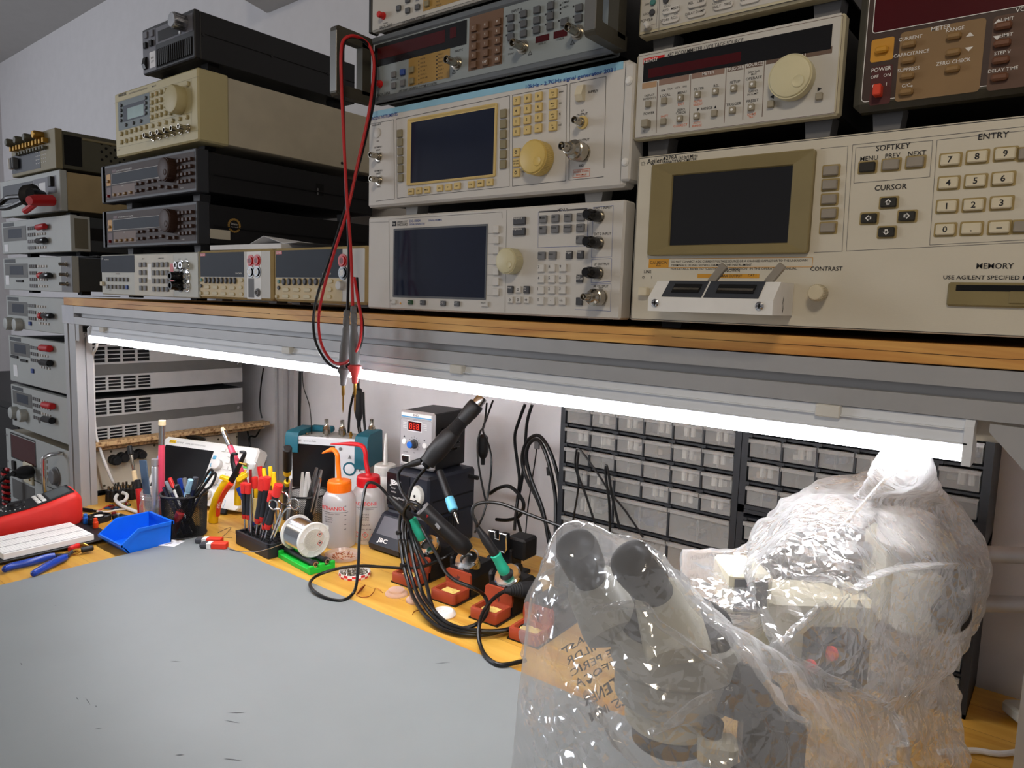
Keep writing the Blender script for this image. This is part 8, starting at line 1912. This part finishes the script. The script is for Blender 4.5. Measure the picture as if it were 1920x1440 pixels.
for lab, P, r_ in HANG:
    t, o = lead('hanging_cable', lab, 'cable', 'black_cable', r_, P)
    if 'moulded connector hanging' in lab:
        q = [Vector((-1.426,1.195,.3053)) - o, Vector((-1.4228,1.195,.2069)) - o]; d = q[1] - q[0]; L = d.length
        MB().tube([q[0] - Vector((.003, 0, -.05)), q[0]], .0034, 8).build('cable', 'black_cable', t)
        MB().lathe([(.006, 0), (.0095, .004), (.0100, L * .62), (.0085, L * .76), (.0050, L * .86), (.0048, L)], tuple(q[0]), tuple(d), 16).build('connector_body', 'black', t)
        for s in (-1, 1): MB().tube([p - o for p in spline([tuple(q[1] + o), (-1.4104,1.19,.1886), (-1.3978,1.19,.1588)], 6)], .0024, 8).build('lead_tail', 'black_cable', t, (.004 * s, 0, 0))
    if 'right strand' in lab:
        q = [Vector((-1.0116,1.2,.2437)) - o, Vector((-1.0103,1.2,.176)) - o]; d = q[1] - q[0]; L = d.length
        MB().lathe([(.005, 0), (.0105, .006), (.0115, L * .55), (.009, L * .72), (.005, L * .8), (.0045, L)], tuple(q[0]), tuple(d), 16).build('inline_switch', 'black', t)
    if 'outer one' in lab:
        q = Vector((-.8073,1.163,.2106)) - o; MB().cyl(tuple(q), (.15, 0, -1), .0055, .016, 12).build('sleeve', 'black', t)
    if 'inside the big' in lab:
        MB().box(-.006, -.003, -.012, .006, .003, .004, .001).build('clip', 'key_grey', t)

# ================================================================ stereo microscope on its boom
mat('scope_grey', (172, 170, 160), .4, var=.02); mat('scope_cream', (206, 200, 178), .4); mat('scope_black', (20, 20, 22), .42)
Pc = Vector((-.2629,.5903,.1686))
t = thing('stereo_microscope', 'grey stereo microscope with two black eyepieces hanging from a twin-bar boom under plastic', 'microscope', (Pc.x, Pc.y, 0)); o = Vector(t.location)
def zat(y, d): return 0
zr = [(-.2435,.5382,.2153)[2], (-.2427,.5406,.183)[2], (-.2479,.547,.1588)[2], (-.2507,.5532,.1375)[2]]
zt = zr[0] + .031
b = MB(); b.lathe([(.050, zt), (.055, zt - .004), (.0575, zt - .012), (.0575, zr[0] + .003), (.055, zr[0])], (0, 0, 0), (0, 0, 1), 56); b.build('zoom_body', 'scope_grey', t)
MB().lathe([(.052, zr[0]), (.0535, zr[0] - .002), (.0525, zr[1] + .002), (.050, zr[1])], (0, 0, 0), (0, 0, 1), 56).build('lower_body', 'scope_grey', t)
MB().lathe([(.042, zr[1]), (.042, zr[2] + .002), (.040, zr[2])], (0, 0, 0), (0, 0, 1), 48).build('ring_adapter', 'scope_cream', t)
MB().lathe([(.034, zr[2]), (.0350, zr[2] - .004), (.0345, zr[3] + .003), (.031, zr[3]), (.026, zr[3] + .002)], (0, 0, 0), (0, 0, 1), 48).build('objective_ring', 'scope_black', t)
# head wedge between body and tubes
b = MB(); b.lathe([(.050, 0), (.052, .006), (.048, .016), (.034, .026)], (0, .002, zt - .006), (0, -.12, 1), 44); b.build('head', 'scope_black', t)
for nm, cup, bend, low in (('l', (-.3385,.5343,.3205), (-.3395,.5763,.2638), (-.3129,.5652,.2377)), ('r', (-.2734,.5185,.3278), (-.2648,.5722,.2738), (-.2414,.5504,.2439))):
    c, bd_, lo = Vector(cup) - o, Vector(bend) - o, Vector(low) - o
    d = c - bd_; L = d.length
    e = MB().lathe([(.0125, -.002), (.0150, 0), (.0150, L * .52), (.0165, L * .53), (.0172, L * .62), (.0165, L * .66)], tuple(bd_), tuple(d), 32).build('eyepiece_tube', 'scope_black', t)
    MB().lathe([(.0150, L * .52), (.0190, L * .56), (.0200, L * .80), (.0200, L * .95), (.0182, L * 1.02), (.0140, L * 1.05), (.0005, L * 1.06)], tuple(bd_), tuple(d), 36).build('eyecup', 'scope_black', e)
    d2 = lo - bd_; L2 = d2.length
    MB().lathe([(.010, -.020), (.022, -.016), (.0270, -.006), (.0285, L2 * .9), (.0270, L2 + .004), (.016, L2 + .009)], tuple(bd_), tuple(d2), 36).build('prism_housing', 'scope_grey' if nm == 'l' else 'scope_cream', t)
# zoom dial, focus block and column of knobs
z0, z1 = Vector((-.2147,.5953,.2077)) - o, Vector((-.1884,.6494,.1755)) - o
d = z1 - z0; zk = MB().lathe([(.020, 0), (.0245, .002), (.0245, d.length * .6), (.0205, d.length * .62), (.0205, d.length)], tuple(z0 - d * .2), tuple(d), 32).build('zoom_dial', 'scope_black', t)
b = MB(); b.T = Matrix.Translation(z0 + Vector((.010, -.0268, .006))) @ Matrix.Rotation(.64, 4, 'Z'); b.text('- 4.5', -.004, .004, .0038, 0); b.text('- 4', -.004, -.008, .0038, 0); b.build('dial_lettering', 'ink_white', zk, smooth=0)
c = Vector((-.1784,.6113,.1667)) - o; b = MB(); b.T = Matrix.Translation(c) @ Matrix.Rotation(.5, 4, 'Z'); b.box(-.026, -.02, -.026, .026, .02, .024, .006); b.build('focus_knob', 'scope_black', t)
b = MB(); b.T = Matrix.Translation(c) @ Matrix.Rotation(.5, 4, 'Z')
for k in range(3): b.box(-.018 + .014 * k, -.0215, .004, -.008 + .014 * k, -.0195, .018)
b.build('knob_grips', 'scope_black', t)
c = Vector((-.2055,.5587,.1698)) - o; b = MB(); b.T = Matrix.Translation(c) @ Matrix.Rotation(.45, 4, 'Z'); b.box(-.016, -.012, -.012, .016, .012, .011, .004); lb = b.build('light_clamp', 'scope_cream', t)
MB().cyl(tuple(c + Vector((-.006, 0, .008))), (.1, 0, 1), .0085, .017, 18, .002).build('clamp_knob', 'scope_black', t)
c2 = Vector((-.1856,.5548,.1677)) - o; MB().cyl(tuple(c2), (.6, -.2, -.5), .008, .022, 14).build('light_socket', 'scope_black', t)
# focus arm up to the boom carriage
A0, A1 = Vector((-.2127,.7019,.1834)) - o, Vector((-.174,.84,.2231)) - o
b = MB(); b.T = Matrix.Translation((A0 + A1) / 2) @ Matrix.Rotation(R(38), 4, 'Z'); b.box(-.055, -.03, -.035, .055, .03, .045, .006); b.build('focus_mount', 'scope_cream', t)
c = Vector((-.1658,.7523,.1912)) - o; b = MB(); b.T = Matrix.Translation(c) @ Matrix.Rotation(R(38), 4, 'Z'); b.box(-.030, -.022, -.030, .030, .022, .030, .008); b.build('pinion_housing', 'scope_black', t)
for p in ((-.1738,.7119,.1931), (-.1591,.7253,.2066)): MB().cyl(tuple(Vector(p) - o), (-.5, -.8, .1), .007, .004, 14).build('red_knob', 'red', t)
c = Vector((-.2549,.7298,.2509)) - o; b = MB(); b.T = Matrix.Translation(c) @ Matrix.Rotation(R(38), 4, 'Z'); b.box(-.022, -.03, -.022, .022, .03, .020, .003); b.build('carriage_stop', 'scope_cream', t)
b = MB(); b.T = Matrix.Translation(c) @ Matrix.Rotation(R(38), 4, 'Z'); b.box(-.017, -.0308, -.019, .017, -.0300, .015); b.build('grey_window', 'key_grey', t)
u = Vector((math.cos(R(37.95)), math.sin(R(37.95)), 0))
for y in (1030, 1122):
    a = Vector((-.2026,.8744,.2623)) if y == 1030 else Vector((-.1972,.8704,.2056))
    MB().cyl(tuple(a - o), tuple(u), .0098, .42, 26).build('boom_bar', 'alu', t)
c = Vector((-.1316,.926,.2367)) - o; b = MB(); b.T = Matrix.Translation(c) @ Matrix.Rotation(R(37.95), 4, 'Z'); b.box(-.045, -.022, -.055, .045, .022, .055, .008); b.build('boom_carriage', 'scope_cream', t)
MB().cyl(tuple(Vector((-.0982,.8986,.2203)) - o), tuple(Vector((math.sin(R(38)), -math.cos(R(38)), .0))), .022, .035, 30, .003).build('clamp_wheel', 'scope_black', t)
MB().cyl(tuple(Vector((-.096,.9062,.2604)) - o), tuple(Vector((math.sin(R(38)), -math.cos(R(38)), .0))), .018, .030, 30, .003).build('clamp_wheel', 'scope_black', t)
MB().cyl(tuple(Vector((-.1126,.8831,.1903)) - o), (0, 0, 1), .026, .07, 30, .003).build('pivot_sleeve', 'scope_grey', t)
MB().cyl(tuple(Vector((-.1296,.8885,.3191)) - o), (0, 0, -1), .030, .04, 30, .006).build('top_cap', 'white', t)
# boom column and foot, off to the right
pb = Vector((-.1999,.8724,.234)) + u * .40
MB().cyl((pb.x - o.x, pb.y - o.y, .012), (0, 0, 1), .016, .36, 26).build('boom_column', 'alu', t)
b = MB(); b.T = Matrix.Translation((pb.x - o.x, pb.y - o.y, .004)) @ Matrix.Rotation(R(38), 4, 'Z'); b.box(-.10, -.12, 0, .10, .12, .018, .004); b.build('boom_foot', 'scope_grey', t)
# grey-white cord on the bench at the right
t, o2 = lead('mains_cable', 'off-white cord lying on the bench at the lower right beyond the plastic bag', 'cord', 'white_cable', .0036, [(-.0872,.9857,.0045), (-.0543,1.0184,.0045), (-.0305,1.0306,.0045), (-.0128,1.0502,.0045), (.0153,1.0887,.0045)])

# ================================================================ clear plastic bag over the microscope
film('bag_film', (244, 245, 246), .25, .09, .9, var=.9, crinkle=.42)
def hull(pts, name):
    bm = bmesh.new()
    for p in pts: bm.verts.new(p)
    r_ = bmesh.ops.convex_hull(bm, input=bm.verts)
    bmesh.ops.delete(bm, geom=list({g for g in r_['geom_interior'] + r_['geom_unused'] if isinstance(g, bmesh.types.BMVert)}), context='VERTS')
    me = bpy.data.meshes.new(name); bm.to_mesh(me); bm.free(); return me
def cups():
    out = []
    for c, m_ in (((-.3385,.5343,.3205), (-.3395,.5763,.2638)), ((-.2734,.5185,.3278), (-.2648,.5722,.2738))):
        c = Vector(c); d, u_, w_ = frame(c - Vector(m_))
        for k in range(10): a = 2 * PI * k / 10; out += [c + d * .010 + u_ * .0195 * math.cos(a) + w_ * .0195 * math.sin(a), c - d * .025 + u_ * .0245 * math.cos(a) + w_ * .0245 * math.sin(a)]
    return out
HA = cups() + [(-.3617,.4978,.2817), (-.4003,.5698,.2818), (-.3711,.5014,.1815), (-.3588,.4775,.1264), (-.3571,.4678,.0511), (-.2694,.4444,.1218), (-.2096,.4726,.1704), (-.2223,.4802,.2468), (-.1508,.52,.1807), (-.1592,.5526,.2307), (-.2029,.5392,.285), (-.4087,.6161,.118), (-.3477,.6923,.1396), (-.2521,.7632,.114), (-.3854,.6127,-.0303), (-.1815,.7495,-.0079), (-.3272,.6756,.2659)]
HB = [(-.2659,.7769,.283), (-.2458,.8237,.3212), (-.2253,.8689,.3467), (-.1759,.9328,.3456), (-.1366,.9646,.3535), (-.091,.9703,.3237), (-.0647,.9598,.2863), (-.051,.9289,.2633), (-.0549,.9275,.1867), (-.0811,.8743,.137), (-.1017,.7823,.1412), (-.1304,.6891,.1814), (-.1806,.608,.244), (-.2224,.6446,.2809), (-.2028,.7042,.3222), (-.1446,.7387,.3351), (-.1087,.761,.2959), (-.2503,.9793,.2744), (-.1125,1.0876,.28), (-.0888,1.0869,.1481), (-.2077,.9472,.0877), (-.1487,.6577,.2828)]
HC = [(-.1855,.845,.3198), (-.0935,.8938,.3374), (-.0969,.9885,.3045), (-.1878,.9446,.315), (-.1238,.7047,.4288), (-.1006,.7227,.4278), (-.1,.7304,.4075), (-.1181,.7163,.4077), (-.113,.7198,.4313), (-.1094,.7349,.3839), (-.1265,.7211,.4243), (-.102,.7401,.4234)]
HD = [(-.0855,.8949,.1266), (-.0769,.9525,.1252), (-.0516,.9088,.0397), (-.046,.9012,-.0426), (-.1338,.7635,.0081), (-.1511,.7156,.1233), (-.079,1.0021,-.0499), (-.1221,.7437,.1605), (-.1501,.9698,-.0657)]
HE = [(-.3255,.7289,.2724), (-.2631,.7784,.2784), (-.3415,.7889,.244), (-.2767,.8399,.2466), (-.2944,.6476,.249), (-.2198,.6796,.2442), (-.3239,.7834,.1118), (-.254,.8383,.1146), (-.2604,.6477,.2426)]
HF = [(-.2029,.5392,.285), (-.1806,.608,.244), (-.1304,.6891,.1814), (-.1,.7596,.1511), (-.1592,.5526,.2307), (-.1412,.5399,.1787), (-.1061,.6279,.1569), (-.0761,.7191,.0962), (-.1072,.6181,.095), (-.2056,.7997,.1159), (-.1016,.8644,.0023), (-.1662,.5267,.1342)]
V = []; F = []
for H_ in (HA, HB, HC, HD, HE, HF):
    me = hull(H_, 'h'); k = len(V); V += [tuple(v.co) for v in me.vertices]; F += [tuple(i + k for i in p.vertices) for p in me.polygons]; bpy.data.meshes.remove(me)
me = bpy.data.meshes.new('film'); me.from_pydata(V, [], F)
tb = bpy.data.objects.new('film_tmp', me); COL.objects.link(tb)
md = tb.modifiers.new('r', 'REMESH'); md.mode = 'VOXEL'; md.voxel_size = .0036
dg = bpy.context.evaluated_depsgraph_get(); ev = tb.evaluated_get(dg); m2 = bpy.data.meshes.new_from_object(ev)
bpy.data.objects.remove(tb)
bm = bmesh.new(); bm.from_mesh(m2); bpy.data.meshes.remove(m2)
bmesh.ops.smooth_vert(bm, verts=bm.verts, factor=.5, use_axis_x=True, use_axis_y=True, use_axis_z=True)
bmesh.ops.smooth_vert(bm, verts=bm.verts, factor=.5, use_axis_x=True, use_axis_y=True, use_axis_z=True)
bm.normal_update()
r_ = random.Random(21); DIR = []
for sc_, am in ((7, .0050), (9, .0042), (12, .0034), (17, .0026), (24, .0020), (33, .0015), (46, .0011), (60, .0008)):
    for _ in range(3): DIR.append((Vector((r_.gauss(0, 1), r_.gauss(0, 1), r_.gauss(0, .8))).normalized() * sc_, r_.random(), am))
for v in bm.verts:
    p = v.co; q = p + noise.noise_vector(p * 5) * .028; s_ = 0
    m0 = max(0.0, min(1.0, .5 + 1.3 * noise.noise(p * 5.5 + Vector((4, 1, 2))))); sm = .85 if p.x > -.33 else .38
    if p.z > .34: sm *= max(.2, 1 - (p.z - .34) * 14)
    for k, (d, ph, am) in enumerate(DIR):
        f = (d.dot(q) + ph) % 1.0; t_ = abs(f - .5) * 2
        s_ += (t_ - .5) * am * ((.35 + m0) if k > 8 else .8)
    v.co = p + v.normal * (s_ * sm)
for v in bm.verts: v.co.z = max(v.co.z, .0052)
dl = [f for f in bm.faces if all(v.co.z < .0075 for v in f.verts)]
bmesh.ops.delete(bm, geom=dl, context='FACES')
bm.normal_update()
bvh = BVHTree.FromBMesh(bm)
me = bpy.data.meshes.new('film'); bm.to_mesh(me); bm.free()
me.materials.append(MATS['bag_film']); me.polygons.foreach_set('use_smooth', [True] * len(me.polygons)); me.set_sharp_from_angle(angle=R(22))
bag = thing('plastic_bag', 'crinkled clear plastic bag draped over the microscope, its top caught at the LED tube', 'plastic bag', (Pc.x, Pc.y, 0))
link('film', me, bag, tuple(-c for c in bag.location))
def fold(pts, h, name='film_fold'):
    """a raised double pleat of the film following points snapped to its surface"""
    P = []
    for p in spline(pts, 6):
        loc, nr, _, _ = bvh.find_nearest(Vector(p)); P.append((loc, nr))
    n_ = len(P); b = MB(); V = []
    for i, (p, nr) in enumerate(P):
        f = i / (n_ - 1); hh = h * math.sin(PI * min(1, .08 + f * .92)) * (.75 + .35 * math.sin(i * 1.7)); d = (P[min(i + 1, n_ - 1)][0] - P[max(i - 1, 0)][0]).normalized(); sd = d.cross(nr) * .0035
        V += [p - sd - nr * .001, p + nr * hh, p + sd - nr * .001]
    b.add(V, [(3 * i, 3 * i + 1, 3 * i + 4, 3 * i + 3) for i in range(n_ - 1)] + [(3 * i + 1, 3 * i + 2, 3 * i + 5, 3 * i + 4) for i in range(n_ - 1)])
    return b.build(name, 'bag_film', bag, tuple(-c for c in bag.location), smooth=20)
fold([(-.196,.6558,.3041), (-.1557,.6844,.2849), (-.1206,.7264,.2973), (-.0886,.814,.2891), (-.0519,.9282,.2633)], .012)
fold([(-.1478,.702,.3629), (-.1269,.7215,.3856), (-.1147,.7457,.3987)], .009)
fold([(-.2535,.5267,.3396), (-.2224,.5281,.3139), (-.1939,.5392,.2812), (-.161,.5476,.2498), (-.1433,.5806,.2063)], .014)
fold([(-.1836,.6059,.2453), (-.1589,.6469,.2192), (-.1275,.6928,.1913), (-.1011,.7591,.1542)], .014)
fold([(-.1836,.6059,.2453), (-.1718,.6179,.2649), (-.1456,.6425,.2933)], .010)
fold([(-.2911,.5018,.2819), (-.2702,.4948,.2973), (-.2428,.4916,.3042), (-.2091,.5025,.2852), (-.1918,.5258,.265)], .009)
fold([(-.3639,.5113,.2109), (-.3514,.5254,.2406), (-.3336,.5341,.2934)], .008)
fold([(-.2869,.4474,.2365), (-.2618,.4636,.2128), (-.2317,.4706,.1872)], .009)
fold([(-.228,.4776,.2157), (-.2085,.4893,.2353), (-.1924,.5097,.2454)], .008)
fold([(-.1008,.7589,.1511), (-.1148,.7196,.1314), (-.1282,.7055,.1059)], .010)
# printed warnings on the far sides, read from behind
def printed(rows, o3, ux, uz, h):
    o3 = Vector(o3); U = (Vector(ux) - o3).normalized(); Z = (Vector(uz) - o3); Z = (Z - U * Z.dot(U)).normalized(); b = MB()
    for i, s in enumerate(rows):
        TV, TF, W = text_data(s, .008); k = h / .69; vs = []
        for p in TV:
            q = o3 + U * (W * k - p[0] * k) - Z * (i * h * 1.75) + Z * (p[1] * k)
            loc, nr, _, dist = bvh.find_nearest(q); vs.append(tuple(loc - bag.location + Vector((0, 0, 0))))
        b.add(vs, TF)
    return b.build('printed_warning', 'ink_soft', bag, smooth=0)
printed(['EN PLAST', 'ES CHILDR', 'INCE PERIC', 'SUFFOCA', 'MANTENER', 'S DES IMM'], (-.4062,.6191,.1692), (-.3721,.6487,.1905), (-.4142,.6181,.206), .0105)
printed(['TO AVOID DANGER', 'BABIES AND CHIL', 'CRIBS OR PLAY', 'AND DO NOT'], (-.3409,.7884,.2377), (-.2866,.832,.2462), (-.3437,.789,.2566), .0068)
